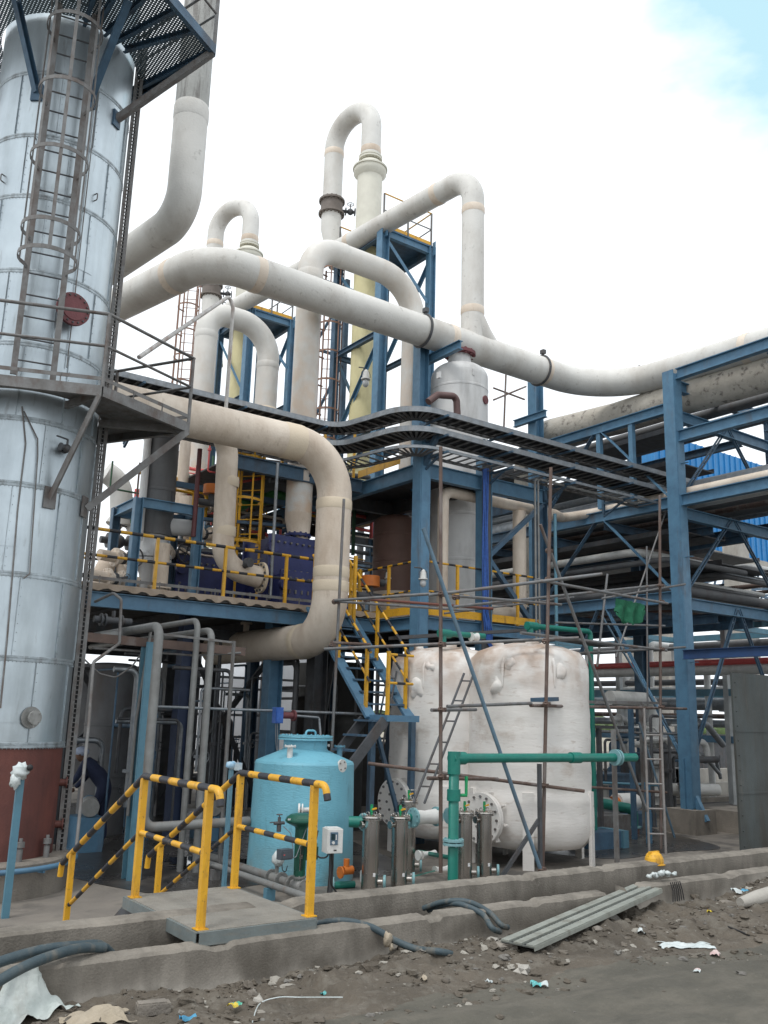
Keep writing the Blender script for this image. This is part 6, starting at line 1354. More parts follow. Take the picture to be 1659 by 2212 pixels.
# ---------------------------------------------------------------- grey pipes in front of the mezzanine
def gp(lab, pts, r, R, m=pipegrey, nm='grey_pipe'):
    b = MB(); b.tube(bend(pts, R, 6), r, 14); solo(nm, lab, 'pipe', b, m)
yg = 11.6; p0 = P(345, 1352, y=yg); zb_ = P(330, 1787, y=yg).z
gp('thick grey pipe dropping left of the turquoise tank and turning towards it', [V(p0.x, yg - 2.2 + 4.2 * 0 + 5, p0.z), V(p0.x, yg, p0.z), V(p0.x, yg, zb_), V(tx - tr, yg, zb_ + .02)], .062, .16)
p1 = P(428, 1340, y=11.9); gp('thin grey pipe dropping just right of the thick one', [V(p1.x, 17.5, p1.z), V(p1.x, 11.9, p1.z), V(p1.x, 11.9, -.5)], .043, .14)
p2 = P(458, 1362, y=11.75); gp('medium grey pipe with a rusty elbow, third from the clad tower', [V(p2.x, 17, p2.z), V(p2.x, 11.75, p2.z), V(p2.x, 11.75, -.5)], .05, .14)
p3 = P(505, 1388, y=11.7); b = MB(); b.angle((p3.x, 11.7, -.6), (p3.x, 11.7, p3.z + .02), .055, .006, up=V(0, 1, 0)); b.bar((p3.x, 11.7, p3.z), (p3.x - 1.1, 11.7, p3.z + .04), .02, .03); solo('slotted_angle', 'perforated steel angle post left of the turquoise tank', 'post', b, greyst)
p4 = P(326, 1360, y=12.2); gp('thin rusty tipped pipe behind the thick grey one', [V(p4.x, 12.2, p4.z), V(p4.x - .1, 12.2, P(318, 1560, y=12.2).z), V(p4.x - .1, 12.2, .2)], .022, .1)
q = P(262, 1285, y=12.6)
gp('thin kinked grey conduit coming down beside the clad tower', [P(205, 1300, y=12.4), P(245, 1281, y=12.1), P(262, 1295, y=12.0), P(258, 1390, y=12.0), P(202, 1430, y=11.6), P(192, 1560, y=11.5), P(165, 1830, y=11.1)], .02, .06, greyst, 'conduit')
gp('long thin grey air line crossing under the mezzanine', [P(200, 1400, y=12.3), P(420, 1416, y=12.3), P(520, 1410, y=12.2)], .016, .1, greyst, 'air_line')
gp('sagging cable slung between the clad tower and the light blue column', [P(183, 1440 - 15, y=12.3), P(215, 1455, y=12.3), P(250, 1464, y=12.3), P(285, 1440, y=12.3), P(320, 1390, y=12.3)], .011, .1, greyst, 'slung_cable')
b = MB(); a_ = P(203, 1337, y=12.9); b.cyl(a_, a_ + V(.55, 0, .0), .05, 14); 
for dx in (.1, .16, .4): b.flange(a_ + V(dx, 0, 0), (1, 0, 0), .09, .025, 18)
b.cyl(a_ + V(.28, 0, 0), a_ + V(.28, 0, .14), .03, 8); solo('flanged_valve', 'small dark flanged valve at the clad tower under the mezzanine', 'valve', b, darkst)
gp('grey feed pipe running back from the small dark valve', [P(215, 1378, y=12.8), V(p0.x - .02, 12.9, p0.z - .05)], .075, .1)
# light blue columns and the horizontal conduit
lc_ = P(283, 1900, z=-.6); b = MB(); b.ibeam((lc_.x, lc_.y, -.6), (lc_.x, lc_.y, zv(lc_.x, lc_.y, 1388)), .2, .2, .018, up=V(0, 1, 0)); b.bar((lc_.x, lc_.y - .1, -.6), (lc_.x, lc_.y - .1, zv(lc_.x, lc_.y, 1388)), .17, .01, up=V(0, 1, 0)); solo('steel_column', 'light blue steel column between the clad tower and the grey pipes', 'column', b, bluelt)
b = MB(); b.bar(V(lc_.x - .9, lc_.y + .1, zv(lc_.x, lc_.y, 1385)), V(lc_.x + 1.5, lc_.y + .1, zv(lc_.x, lc_.y, 1385) - .05), .09, .12); solo('cross_member', 'dark rusty beam on top of the light blue column', 'beam', b, rust)
gp('long thin white conduit running level above the turquoise tank', [P(320, 1526, y=12.6), V(P(840, 1546, y=12.6).x, 12.6, P(320, 1526, y=12.6).z - .02)], .022, .1, galv, 'conduit')
p = P(600, 1545, y=12.45); jb = thing('junction_box', 'bright blue instrument housing on the level conduit above the turquoise tank', 'box', p)
b = MB(); b.box(p, (.13, .12, .24)); b.box(p + V(0, -.065, 0), (.11, .015, .21)); part('housing', b, cableb, jb)
b = MB(); b.cyl(p + V(.06, 0, 0), p + V(.3, 0, 0), .05, 14); b.flange(p + V(.28, 0, 0), (1, 0, 0), .085, .03, 20); part('red_coupling', b, redfl, jb)
b = MB(); b.tube(bend([p + V(.3, 0, 0), p + V(.75, 0, -.02), p + V(.75, -.1, -.45)], .04, 4), .02, 8); b.tube(bend([p + V(-.03, 0, -.12), p + V(-.01, 0, -.4), p + V(.05, 0, -.7), p + V(0, 0, -.95)], .1), .008, 6); b.tube(bend([p + V(.0, 0, -.12), p + V(.03, 0, -.45), p + V(.02, 0, -.8)], .1), .008, 6); part('cables', b, galv, jb)
p = P(500, 1653, y=8.3); b = MB(); b.blob(p, .045, (1.2, .9, .9), .4, 12); b.box(p + V(.05, -.04, -.01), (.07, .05, .07)); solo('wrapped_transmitter', 'small blue transmitter half wrapped in white plastic behind the second rail', 'transmitter', b, mat('blue_wrap', (.12, .33, .52), (.5, .55, .56), .5, ns=9))
b = MB(); b.bar((p.x, p.y, -.6), (p.x, p.y, p.z - .04), .05, .03); solo('stand_post', 'thin grey post under the wrapped blue transmitter', 'post', b, bluelt)
# ---------------------------------------------------------------- tube scaffold round the white tanks
def tubeob(lab, u0, v0, u1, v1, y0, y1=None, m=scafg, r=.025, vert=False):
    a_ = P(u0, v0, y=y0); c_ = P(u1, v1, y=y1 if y1 is not None else y0)
    if vert: c_ = V(a_.x + (c_.x - a_.x), c_.y, c_.z)
    b = MB(); b.tube([a_, c_], r, 10); return solo('scaffold_tube', lab, 'scaffold tube', b, m)
yf = 10.0 - .35
T_ = [('upright rusty scaffold tube before the gap of the white tanks', 952, 965, 952, 1885, 9.75, 9.75, rust, .027), ('tallest rusty upright scaffold tube, before the right white tank', 1190, 1010, 1172, 1882, 9.85, 9.85, rust, .028),
 ('rusty upright scaffold tube beside the grey site ladder', 1425, 1070, 1428, 1862, 10.9, 10.9, rust, .027), ('grey upright scaffold tube before the cream C pipe', 743, 1078, 716, 1640, 12.5, 12.5, scafg, .025),
 ('long slanting blue grey tube leaning across both white tanks', 914, 1141, 1168, 1880, 9.6, 9.45, scafb, .029), ('long slanting grey tube right of the tall rusty upright', 1167, 1133, 1397, 1752, 10.2, 10.4, scafg, .027),
 ('long grey ledger rising right from the cream C pipe', 723, 1297, 930, 1283, 12.4, 11.0, scafg, .024), ('grey ledger crossing both rusty uprights above the tanks', 926, 1286, 1300, 1240, 9.9, 8.9, scafg, .025),
 ('rusty red ledger before the yellow toe plate', 786, 1294, 1064, 1315, 12.6, 12.9, mat('red_tube', (.20, .07, .05), (.14, .06, .045), .7), .026), ('grey ledger just under the rusty red one', 727, 1299, 1012, 1319, 12.45, 12.6, scafg, .023),
 ('grey ledger from the left rusty upright to the slanting tube', 980, 1287, 1212, 1306, 10.2, 10.6, scafg, .024), ('lower grey ledger rising to the green netting', 980, 1311, 1424, 1264, 10.4, 10.9, scafg, .024),
 ('grey ledger falling right past the green netting', 1157, 1252, 1442, 1304, 10.0, 10.6, scafg, .025), ('long low ledger just above the white tank tops', 700, 1402, 1250, 1378, 12.3, 9.8, scafg, .026),
 ('pipe stub crossing the foot of the staircase', 715, 1388, 800, 1392, 12.5, 12.3, rust, .024), ('long grey ledger right of the tank tops', 1125, 1367, 1440, 1405, 10.2, 10.9, scafg, .025), ('far right ledger pointing at the blue rack column', 1240, 1412, 1480, 1398, 11.0, 11.4, scafg, .024),
 ('short grey transom between the two white tanks', 932, 1534, 1028, 1533, 9.8, 10.2, scafg, .025), ('mid height ledger before the right white tank', 966, 1526, 1148, 1519, 9.75, 9.8, scafg, .025), ('mid height ledger under the scaffold boards', 1146, 1524, 1482, 1531, 9.8, 11.4, rust, .026),
 ('long brown ledger slanting low across the white tanks', 795, 1649, 1262, 1709, 11.3, 9.75, rust, .027), ('thin grey tube rising behind the right white tank', 1290, 1440, 1312, 1240, 12.0, 12.0, scafg, .024), ('rusty tube low between tank and site ladder', 1270, 1700, 1440, 1712, 11.5, 11.2, rust, .024), ('pale blue tube level behind the site ladder', 1282, 1690, 1430, 1697, 13.0, 12.6, bluelt, .026), ('grey ledger over the green netting', 1300, 1293, 1480, 1262, 11.4, 11.4, scafg, .022), ('thin upright right of the green netting', 1397, 1180, 1399, 1560, 12.6, 12.6, scafg, .02), ('thin grey diagonal behind the right rusty upright', 1300, 1330, 1460, 1600, 12.8, 12.6, scafb, .022), ('low grey ledger behind the tank legs', 1030, 1800, 1300, 1808, 12.8, 12.4, scafg, .022),
 ('thin rising ledger behind the rusty uprights', 960, 1325, 1240, 1290, 13.0, 13.0, scafg, .02), ('grey ledger between right tank top and rusty upright', 1200, 1345, 1436, 1352, 12.2, 12.2, scafg, .022), ('thin slanting tube right of the green netting', 1440, 1100, 1330, 1420, 12.7, 12.6, scafg, .02), ('grey ledger low right of the scaffold boards', 1285, 1580, 1480, 1586, 12.4, 12.4, scafg, .022), ('thin diagonal crossing behind the site ladder', 1380, 1560, 1470, 1850, 12.2, 11.8, scafb, .022),
 ('short brown transom on the left rusty upright', 924, 1681, 1075, 1683, 9.7, 9.9, rust, .026)]
for t in T_: tubeob(t[0], t[1], t[2], t[3], t[4], t[5], t[6], t[7], t[8])
cp = [(952, 1284, 9.72), (952, 1392, 9.72), (952, 1533, 9.72), (952, 1678, 9.7), (1182, 1252, 9.8), (1176, 1385, 9.8), (1178, 1521, 9.8), (1174, 1697, 9.8), (1425, 1265, 10.85), (1427, 1300, 10.85), (1427, 1402, 10.85), (1427, 1527, 10.85), (722, 1300, 12.45), (716, 1395, 12.45), (982, 1290, 10.1), (790, 1296, 12.4), (1168, 1878, 9.45), (1183, 1190, 10.1)]
for i, (u, v, y) in enumerate(cp):
    p = P(u, v, y=y); b = MB(); b.ring(p, (0, 0, 1), .032, .014, 12, 6); b.box(p + V(.03, -.03, 0), (.06, .05, .06), .3); b.cyl(p + V(.04, -.07, 0), p + V(.04, .02, 0), .01, 6); b.ring(p, (.3, 1, 0), .034, .012, 12, 6)
    solo('scaffold_clamp', 'small rusty scaffold clamp where two tubes cross', 'clamp', b, rust, group='clamps of the tube scaffold')
# peak of another scaffold seen beyond the trays
for lab, a_, c_ in (('thin upright of the far scaffold star', (1094, 782), (1088, 935)), ('falling arm of the far scaffold star', (1066, 838), (1133, 863)), ('rising arm of the far scaffold star', (1066, 864), (1136, 835)), ('bar stub poking above the collector bend', (1380, 790), (1398, 796)), ('rod stub poking out left of the collector bend', (1186, 800), (1206, 790))):
    tubeob(lab, *a_, *c_, 20.0, m=rust, r=.03)
# boards
def board(lab, u0, v0, u1, v1, y0, y1, w=.23, t=.045, m=None):
    a_, c_ = P(u0, v0, y=y0), P(u1, v1, y=y1); b = MB(); b.bar(a_, c_, w, t, up=V(0, 0, 1)); solo('scaffold_board', lab, 'board', b, m or greyst)
board('short blue grey board before the right white tank', 1157, 1512, 1196, 1510, 9.95, 10.0, .2, .06, blued); board('dark board between short blue board and long perforated one', 1206, 1513, 1238, 1511, 10.2, 10.3, .2, .06, darkst)
board('long perforated steel board reaching towards the blue rack column', 1245, 1516, 1425, 1519, 10.6, 11.6, .3, .05, greyst); board('dark boards resting above the right tank', 1218, 1381, 1312, 1395, 10.6, 10.9, .3, .05, darkst)
board('weathered board lying over the tank tops', 850, 1378, 1130, 1362, 12.9, 12.6, .35, .06, darkst)
# dark steel ladder between the tanks
def ladder(name, lab, a_, c_, w, m, r=.022, step=.28):
    t = thing(name, lab, 'ladder', c_); d = (a_ - c_).normalized(); s_ = V(d.y, -d.x, 0) if abs(d.z) < .99 else V(.8, -.6, 0); s_ = V(.81, -.58, 0)
    for k in (-1, 1): b = MB(); b.tube([c_ + s_ * w * k, a_ + s_ * w * k], r, 8); part('stile', b, m, t)
    L_ = (a_ - c_).length; n = int(L_ / step)
    for k in range(1, n + 1): q = c_ + d * (k * step - .1); b = MB(); b.cyl(q - s_ * w, q + s_ * w, r * .7, 6); part('rung', b, m, t)
ladder('steel_ladder', 'narrow dark steel ladder leaning between the two white tanks', P(1013, 1455, y=10.6), P(905, 1735, y=10.3), .075, darkst, .018, .36)
ladder('steel_ladder', 'second narrow dark ladder leaning left of the white tanks', P(848, 1450, y=12.6), P(812, 1640, y=12.4), .07, darkst, .018, .3)
q = P(1421, 1860, y=10.6); ladder('site_ladder', 'pale grey tube ladder standing beside the right rusty upright', V(q.x, 10.6, zv(q.x, 10.6, 1530)), V(q.x, 10.6, -.6), .145, mat('ladder_grey', (.3, .29, .28), (.22, .2, .19), .6, ns=8, dirt=(.14, .08, .05), da=.5), .024, .42)
# props
p = P(1165, 1650, y=9.7); b = MB(); b.bar((p.x, 9.7, -.6), (p.x, 9.7, p.z), .05, .05); b.bar((p.x, 9.72, .2), (p.x - .55, 9.9, -.55), .05, .05); solo('pipe_prop', 'dark prop holding the green pipe before the right white tank', 'post', b, darkst)
p = P(1320, 1640, y=9.6); b = MB(); b.angle((p.x, 9.55, -.6), (p.x, 9.55, zv(p.x, 9.55, 1575)), .09, .008, up=V(0, 1, 0)); o_ = solo('slotted_angle', 'perforated grey angle post right of the white tanks', 'post', b, greyst)
for (u, v0, v1, y, m, lab) in ((1293, 1570, 1740, 12.2, darkst, 'dark blue frame leg right behind the right white tank'), (1362, 1530, 1860, 12.0, blued, 'dark blue upright beside the perforated angle post'), (1385, 1520, 1700, 12.5, greyst, 'grey upright left of the site ladder'), (1398, 1690, 1860, 11.5, blue, 'short blue upright before the green pump pipe')):
    p = P(u, v0, y=y); b = MB(); b.bar((p.x, y, -.6), p, .09, .07); solo('steel_upright', lab, 'post', b, m)
b = MB(); b.bar(P(1285, 1570, y=12.2), P(1362, 1572, y=12.1), .06, .06); solo('frame_bar', 'dark cross bar right of the white tank', 'beam', b, darkst)
# green netting
b = MB(); a_ = P(1330, 1292, y=11.0); n = 14
for j in range(9):
    for i in range(n):
        f = i / (n - 1); x = a_.x + f * .82; z = a_.z + .0 - .04 * f - j * .045 * (1.1 - .35 * abs(f - .35)); b.v.append(V(x + .05 * noise.noise(Vector((j * .9, i * .3, 7))), 11.0 + .07 * math.sin(i * 1.3 + j * .4) * (j / 8), z + (.03 + .02 * j) * noise.noise(Vector((i * .8, j * .35, 1)))))
for j in range(8):
    for i in range(n - 1): k = j * n + i; b.f.append([k, k + 1, k + n + 1, k + n]); b.m.append(0); b.sm.append(True)
solo('safety_net', 'scrap of bright green safety netting hanging from the scaffold', 'net', b, netg)
# ---------------------------------------------------------------- things beyond, right side
b = MB(); b.slab(14.42, 19, 9.5, 9.54, -.6, 2.52)
for z in (.45, 1.5): b.slab(14.42, 19, 9.49, 9.5, z, z + .03)
for k in range(12): b.cyl((14.5, 9.485, -.4 + k * .25), (14.5, 9.5, -.4 + k * .25), .014, 6)
solo('steel_plate_wall', 'tall dark weathered steel plate at the right edge', 'panel', b, plate)
# second, lower pipe rack beyond the first
lr = thing('low_pipe_rack', 'low blue and white pipe rack beyond the big rack', 'steel structure', (24, 12, -.6))
for y in (9, 12.5, 16, 20, 24, 28):
    for x in (24, 27):
        b = MB(); b.bar((x, y, -.6), (x, y, 4.6), .16, .16); part('column', b, mat('pale_column', (.5, .52, .52), None, .6) if x == 24 and y == 9 else bpy.data.materials['pale_column'], lr)
for z in (1.2, 2.55, 4.5):
    for x in (24, 27): b = MB(); b.bar((x, 3, z), (x, 30, z), .12, .2); part('beam', b, bluelt if z > 2 else blue, lr)
    for y in (9, 12.5, 16, 20, 24, 28): b = MB(); b.bar((24.1, y, z), (26.9, y, z), .12, .16); part('cross_beam', b, bluelt, lr)
pl_ = [(23.5, 1435, 1430, redp, .09, 'long red pipe on the low rack beyond the blue column'), (23.6, 1450, 1450, whitep, .16, 'thick white pipe directly below the red one'), (23.4, 1330, 1330, galv, .12, 'silver pipe high behind the dangling green net'), (24.6, 1490, 1490, whitep, .09, 'white pipe under the blue beam of the low rack'), (24.9, 1520, 1500, galv, .2, 'shiny fat pipe behind the scaffold boards'), (25.5, 1475, 1475, greyp, .1, 'grey pipe at the back of the low rack'), (26, 1400, 1400, greyp, .12, 'grey pipe above the red one, farther back'), (25.2, 1560, 1560, galv, .12, 'silver pipe low at the back'), (26.4, 1545, 1545, rust, .08, 'thin rusty pipe low at the back'), (26.2, 1590, 1590, greyp, .14, 'dull pipe lowest at the back')]
for (x, v, _, m, r, lab) in pl_:
    z = P(1420, v, x=x).z; y1 = 27; b = MB(); b.tube([V(x, 5, z), V(x, y1, z)], r, 14); solo('far_pipe', lab, 'pipe', b, m)
for i, (x, y, r, z1) in enumerate(((24.5, 17, .1, 3.8), (24.8, 18, .13, 2.3), (25, 19.5, .11, 4.2), (25.5, 21, .12, 3.2), (24.7, 22.3, .1, 2.3), (25.3, 14.5, .12, 2.4))):
    b = MB(); b.tube(bend([V(x, y, -.6), V(x, y, z1), V(x + 1.5, y, z1)], .25, 5), r, 12); solo('standpipe', 'pale standpipe rising among the pipes of the low rack', 'pipe', b, whitep, group='standpipes of the low rack')
# pump set right of the tanks
pb = P(1335, 1745, y=13.5); t = thing('pump_set', 'white and orange motor pump set behind the perforated angle post', 'pump', (pb.x, 13.5, -.6))
b = MB(); b.cyl(pb + V(-.05, 0, .1), pb + V(.5, 0, .1), .2, 24); b.cyl(pb + V(.5, 0, .1), pb + V(.6, 0, .1), .17, 20); part('motor', b, whitep, t)
b = MB(); b.cyl(pb + V(-.2, 0, .1), pb + V(-.04, 0, .1), .14, 20); part('coupling_guard', b, orange, t)
b = MB(); b.ball(pb + V(-.4, 0, .05), .2, 16); b.cyl(pb + V(-.4, 0, .1), pb + V(-.4, 0, .5), .08, 14); b.flange(pb + V(-.4, 0, .5), (0, 0, 1), .14, .03, 20); part('volute', b, casting, t)
b = MB(); b.slab(pb.x - .7, pb.x + .9, 13.2, 13.9, -.6, pb.z - .1); part('bed_frame', b, blued, t)
gpipe('fat green elbow pipe beside the white motor', [P(1288, 1733, y=12.6), P(1368, 1748, y=12.6), P(1368, 1790, y=12.6)], .1, .18, teal, [(P(1368, 1786, y=12.6), (0, 0, 1), .16)])
b = MB(); p = P(1368, 1790, y=12.6); b.cyl(p, p - V(0, 0, .2), .12, 18); b.cyl(p - V(0, 0, .2), (p.x, p.y, -.6), .09, 16); solo('pump_casing', 'brown pump casing below the fat green elbow', 'pump', b, brownv)
for i, (u0, u1, v0, y, m, lab) in enumerate(((1284, 1345, 1800, 11.3, blued, 'dark blue steel box frame beside the right tank leg'), (1346, 1358, 1795, 11.25, bluelt, 'narrow pale blue box edge before the brown pump'), (1275, 1362, 1765, 12.3, greyst, 'low grey machine top behind the box frame'))):
    a_, c_ = P(u0, v0, y=y), P(u1, v0, y=y); b = MB(); b.slab(a_.x, c_.x, y, y + .6, -.6, a_.z); solo('pump_skid', lab, 'machine', b, m)
wp = P(1415, 1640, y=14.5); t = thing('white_standpipe', 'stout white flanged vertical pipe seen through the site ladder', 'pipe', (wp.x, 14.5, -.6))
b = MB(); zt_ = zv(wp.x, 14.5, 1512); b.tube(bend([V(wp.x - 1.6, 14.5, zt_), V(wp.x, 14.5, zt_), V(wp.x, 14.5, -.3)], .3, 6), .17, 22); part('pipe_run', b, whitep, t)
for v in (1605, 1612, 1650, 1658, 1720): b = MB(); b.flange((wp.x, 14.5, zv(wp.x, 14.5, v)), (0, 0, 1), .23, .03, 24, 8, .014); part('flange', b, casting, t)
b = MB(); p = P(1445, 1705, y=14); b.cyl(p, p + V(1.2, -.5, 0), .14, 18); solo('white_pipe', 'short white pipe ending at the blue rack column foot', 'pipe', b, whitep)
for k, (v, m) in enumerate(((1660, concl), (1690, concl), (1722, conc))):
    q = P(1560, v, y=20 - k * 1.7); b = MB(); b.slab(14, 40, q.y, q.y + .18, -.6, q.z); solo('bund_wall', ['far pale low wall behind the rack foot', 'middle pale low wall behind the rack foot', 'nearest low wall behind the rack foot'][k], 'wall', b, m)
    b = MB(); b.tube([V(14, q.y - .1, q.z - .12), V(26, q.y - .1, q.z - .15)], .03, 8); solo('cable_run', ['dark cable along the far low wall', 'dark cable along the middle low wall', 'dark cable along the nearest low wall'][k], 'cable', b, nearblk)
rb = random.Random(5)
for i in range(30):
    u = rb.uniform(1288, 1490); v = rb.uniform(1545, 1700); y = rb.uniform(13, 17); p = P(u, v, y=y); r = rb.choice((.02, .035, .05, .08)); k = i % 4
    pts = [V(p.x, p.y, -.6), p, p + V(rb.uniform(.3, 1.4), 0, 0)] if i % 2 else [p, p + V(rb.uniform(.5, 1.5), 0, 0), p + V(1.5, 0, -.5)]
    b = MB(); b.tube(bend(pts, r * 2.5, 4), r, 10); b.flange(pts[1].lerp(pts[0], .4), pts[0] - pts[1], r * 1.8, .04, 14)
    nm = ('white', 'dark', 'silver', 'blue')[k]; solo('small_pipe', '%s small pipe in the machinery beyond the right white tank' % nm, 'pipe', b, (whitep, darkst, galv, blued)[k], group='%s small pipes beyond the right tank' % nm)
for i, (u, v, y, w, h, m, lab) in enumerate(((1330, 1690, 15.5, 1.2, .9, blued, 'dark blue pump skid behind the motor pump set'), (1395, 1650, 16.5, .9, 1.2, darkst, 'dark machine block between the uprights right of the tank'), (1530, 1600, 22, 3.5, 1.5, darkst, 'dark machine shed opening right of the rack column'), (1450, 1600, 20, 1.5, 1.4, greyp, 'dull cubicle left of the rack column, far back'))):
    p = P(u, v, y=y); b = MB(); b.slab(p.x - w / 2, p.x + w / 2, y, y + .8, -.6, -.6 + h); b.slab(p.x - w / 2 - .04, p.x + w / 2 + .04, y - .04, y + .84, -.6 + h, -.55 + h)
    for kk in range(3): b.slab(p.x - w / 2 + .1 + kk * w / 3, p.x - w / 2 + .1 + kk * w / 3 + w / 5, y - .02, y - .001, -.4, -.6 + h * .7)
    solo('machine', lab, 'machine', b, m)
# concrete frame and blue shed
cf = thing('concrete_building', 'bare concrete building frame with thick columns beyond the pipe rack', 'building', (34, 26, -.6))
for (u, y, w, vt) in ((1428, 27, .72, 1168), (1612, 26, 1.05, 1168), (1362, 34, .8, 1320), (1460, 34, .7, 1160)):
    p = P(u, 1300, y=y); b = MB(); b.slab(p.x - w / 2, p.x + w / 2, y, y + w * .8, -.6, zv(p.x, y, vt)); part('column', b, concl, cf)
p, q = P(1400, 1152, y=27), P(1650, 1205, y=26); b = MB(); b.bar(V(p.x, 27.5, p.z - .3), V(q.x + 8, 27.0, p.z - .6), .5, .6, up=V(0, 0, 1)); part('beam', b, concl, cf)
p, q = P(1400, 1410, y=26), P(1650, 1408, y=26); b = MB(); b.bar(V(p.x, 25.8, p.z - .2), V(q.x + 8, 25.8, p.z - .2), .5, .6, up=V(0, 0, 1)); part('beam', b, concl, cf)
sh = thing('blue_shed', 'tall building clad in bright blue ribbed sheet beyond the pipe rack', 'building', (60, 36, -.6))
y = 38; p = P(1408, 930, y=y); q = P(1400, 1160, y=y); b = MB(); b.slab(p.x, p.x + 70, y, y + 2, q.z, p.z); part('wall', b, cladblue, sh)
b = MB(); b.slab(p.x + 14, p.x + 70, y - .6, y - .1, q.z - 1.4, q.z + .5); part('lower_band', b, cladblue, sh)
b = MB()
for k in range(100): b.slab(p.x + k * .7, p.x + k * .7 + .12, y - .09, y - .002, q.z, p.z)
part('wall_rib', b, cladblue, sh, kind='stuff')
for k in range(6): b = MB(); xx = p.x + 2 + k * 12; b.slab(xx, xx + .8, y + 2, y + 3, -.6, q.z - .1); part('column', b, concl, sh)
st_ = thing('stair_tower', 'far steel staircase with many dark treads right of the rack column', 'staircase', (40, 30, -.6))
p = P(1560, 1300, y=30)
for k in range(26): b = MB(); b.slab(p.x, p.x + 1.0, 30, 30.6, 1.5 + k * .28, 1.56 + k * .28); part('tread', b, darkst, st_)
# lattice trusses far right
tr_ = thing('roof_truss', 'dark steel truss work between the concrete columns', 'steel structure', (45, 30, 8))
for k in range(9):
    a_, c_ = P(1500 + k * 12, 1265 + (k % 3) * 12, y=33), P(1680, 1215 + k * 14, y=33); b = MB(); b.bar(a_, c_, .12, .14); part('chord', b, blued, tr_)
for k in range(8): a_, c_ = P(1535 + k * 18, 1300, y=33), P(1550 + k * 18, 1235, y=33); b = MB(); b.bar(a_, c_, .1, .1); part('web', b, blued, tr_)
# ---------------------------------------------------------------- under and behind the mezzanine
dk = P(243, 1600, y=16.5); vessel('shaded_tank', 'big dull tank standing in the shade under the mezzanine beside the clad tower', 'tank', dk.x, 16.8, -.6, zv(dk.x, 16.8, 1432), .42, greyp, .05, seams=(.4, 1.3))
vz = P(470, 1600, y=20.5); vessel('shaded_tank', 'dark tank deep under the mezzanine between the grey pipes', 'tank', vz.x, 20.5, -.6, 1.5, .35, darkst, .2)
vz = P(675, 1560, y=17.5); vessel('shaded_tank', 'added brown black tank deepening the shade right of the dark blue column', 'tank', vz.x, 17.8, -.6, 2.0, .33, mat('umber_vessel', (.05, .042, .038), None, .7), .2)  # tank added as a dark occluder behind the turquoise tank
vz = P(770, 1650, y=15.2); vessel('shaded_tank', 'added dark squat tank deepening the shade under the staircase landing', 'tank', vz.x, 15.6, -.6, 1.6, .35, mat('umber_vessel_two', (.045, .045, .042), None, .7), .2)  # another added occluder, darkens the gap below the stairs
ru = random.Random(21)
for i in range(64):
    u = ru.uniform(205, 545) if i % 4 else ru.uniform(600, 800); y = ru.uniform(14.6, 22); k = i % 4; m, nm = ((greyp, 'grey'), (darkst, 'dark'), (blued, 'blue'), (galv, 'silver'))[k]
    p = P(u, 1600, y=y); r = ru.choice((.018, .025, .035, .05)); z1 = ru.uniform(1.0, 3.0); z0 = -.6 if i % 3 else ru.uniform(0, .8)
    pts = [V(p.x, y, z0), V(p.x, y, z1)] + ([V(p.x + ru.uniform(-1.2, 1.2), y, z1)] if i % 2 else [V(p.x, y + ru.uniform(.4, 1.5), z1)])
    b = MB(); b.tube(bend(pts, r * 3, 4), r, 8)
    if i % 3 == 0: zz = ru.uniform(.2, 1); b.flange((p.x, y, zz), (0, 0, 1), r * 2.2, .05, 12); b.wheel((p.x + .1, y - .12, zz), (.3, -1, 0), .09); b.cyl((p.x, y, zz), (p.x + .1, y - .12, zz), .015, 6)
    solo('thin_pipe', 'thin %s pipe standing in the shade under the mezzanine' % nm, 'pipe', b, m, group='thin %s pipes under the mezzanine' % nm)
wb = thing('white_building', 'plain white walled building seen through the gaps under the mezzanine', 'building', (14, 34, -.6))
for (u0, u1, y, vt, vb) in ((475, 552, 34, 1462, 1660), (600, 690, 33, 1405, 1600)):
    a_, c_ = P(u0, 1500, y=y), P(u1, 1500, y=y); b = MB(); b.slab(a_.x, c_.x, y, y + 6, -.6, zv(a_.x, y, vt)); part('wall', b, mat('white_render', (.55, .56, .58), (.45, .46, .48), .8, ns=.6) if u0 < 500 else bpy.data.materials['white_render'], wb)
b = MB(); b.slab(a_.x - 14, a_.x - 8, 33.9, 34.0, .4, 3.3); part('wall', b, bpy.data.materials['white_render'], wb)
lg = thing('background_frame', 'dark pipe frame far under the mezzanine with thin posts and bars', 'steel structure', (9, 24, -.6))
for u in (355, 400, 418, 535, 560, 745, 790, 812):
    p = P(u, 1600, y=24.5); b = MB(); b.bar((p.x, 24.5, -.6), (p.x, 24.5, 3.2), .1, .1); part('post', b, darkst, lg)
for v in (1455, 1480, 1540, 1590, 1660):
    a_, c_ = P(340, v, y=24.4), P(860, v + 8, y=24.4); b = MB(); b.bar(a_, V(c_.x, 24.4, a_.z), .06, .07); part('bar', b, darkst, lg)
for i in range(7):
    u = 330 + i * 36 + random.uniform(-8, 8); p = P(u, 1700, y=21 + random.uniform(-1, 2)); b = MB(); b.cyl((p.x, p.y, -.6), (p.x, p.y, random.uniform(.2, .9)), .05, 10); b.ball((p.x, p.y, .1), .15, 10); b.wheel((p.x, p.y, random.uniform(.6, .9)), (0, 0, 1), .14); b.cyl((p.x - .5, p.y, -.1), (p.x + .5, p.y, -.1), .08, 10)
    solo('floor_valve', 'dark valve station on the floor in the shade under the mezzanine', 'valve', b, darkst, group='valve stations in the shade')
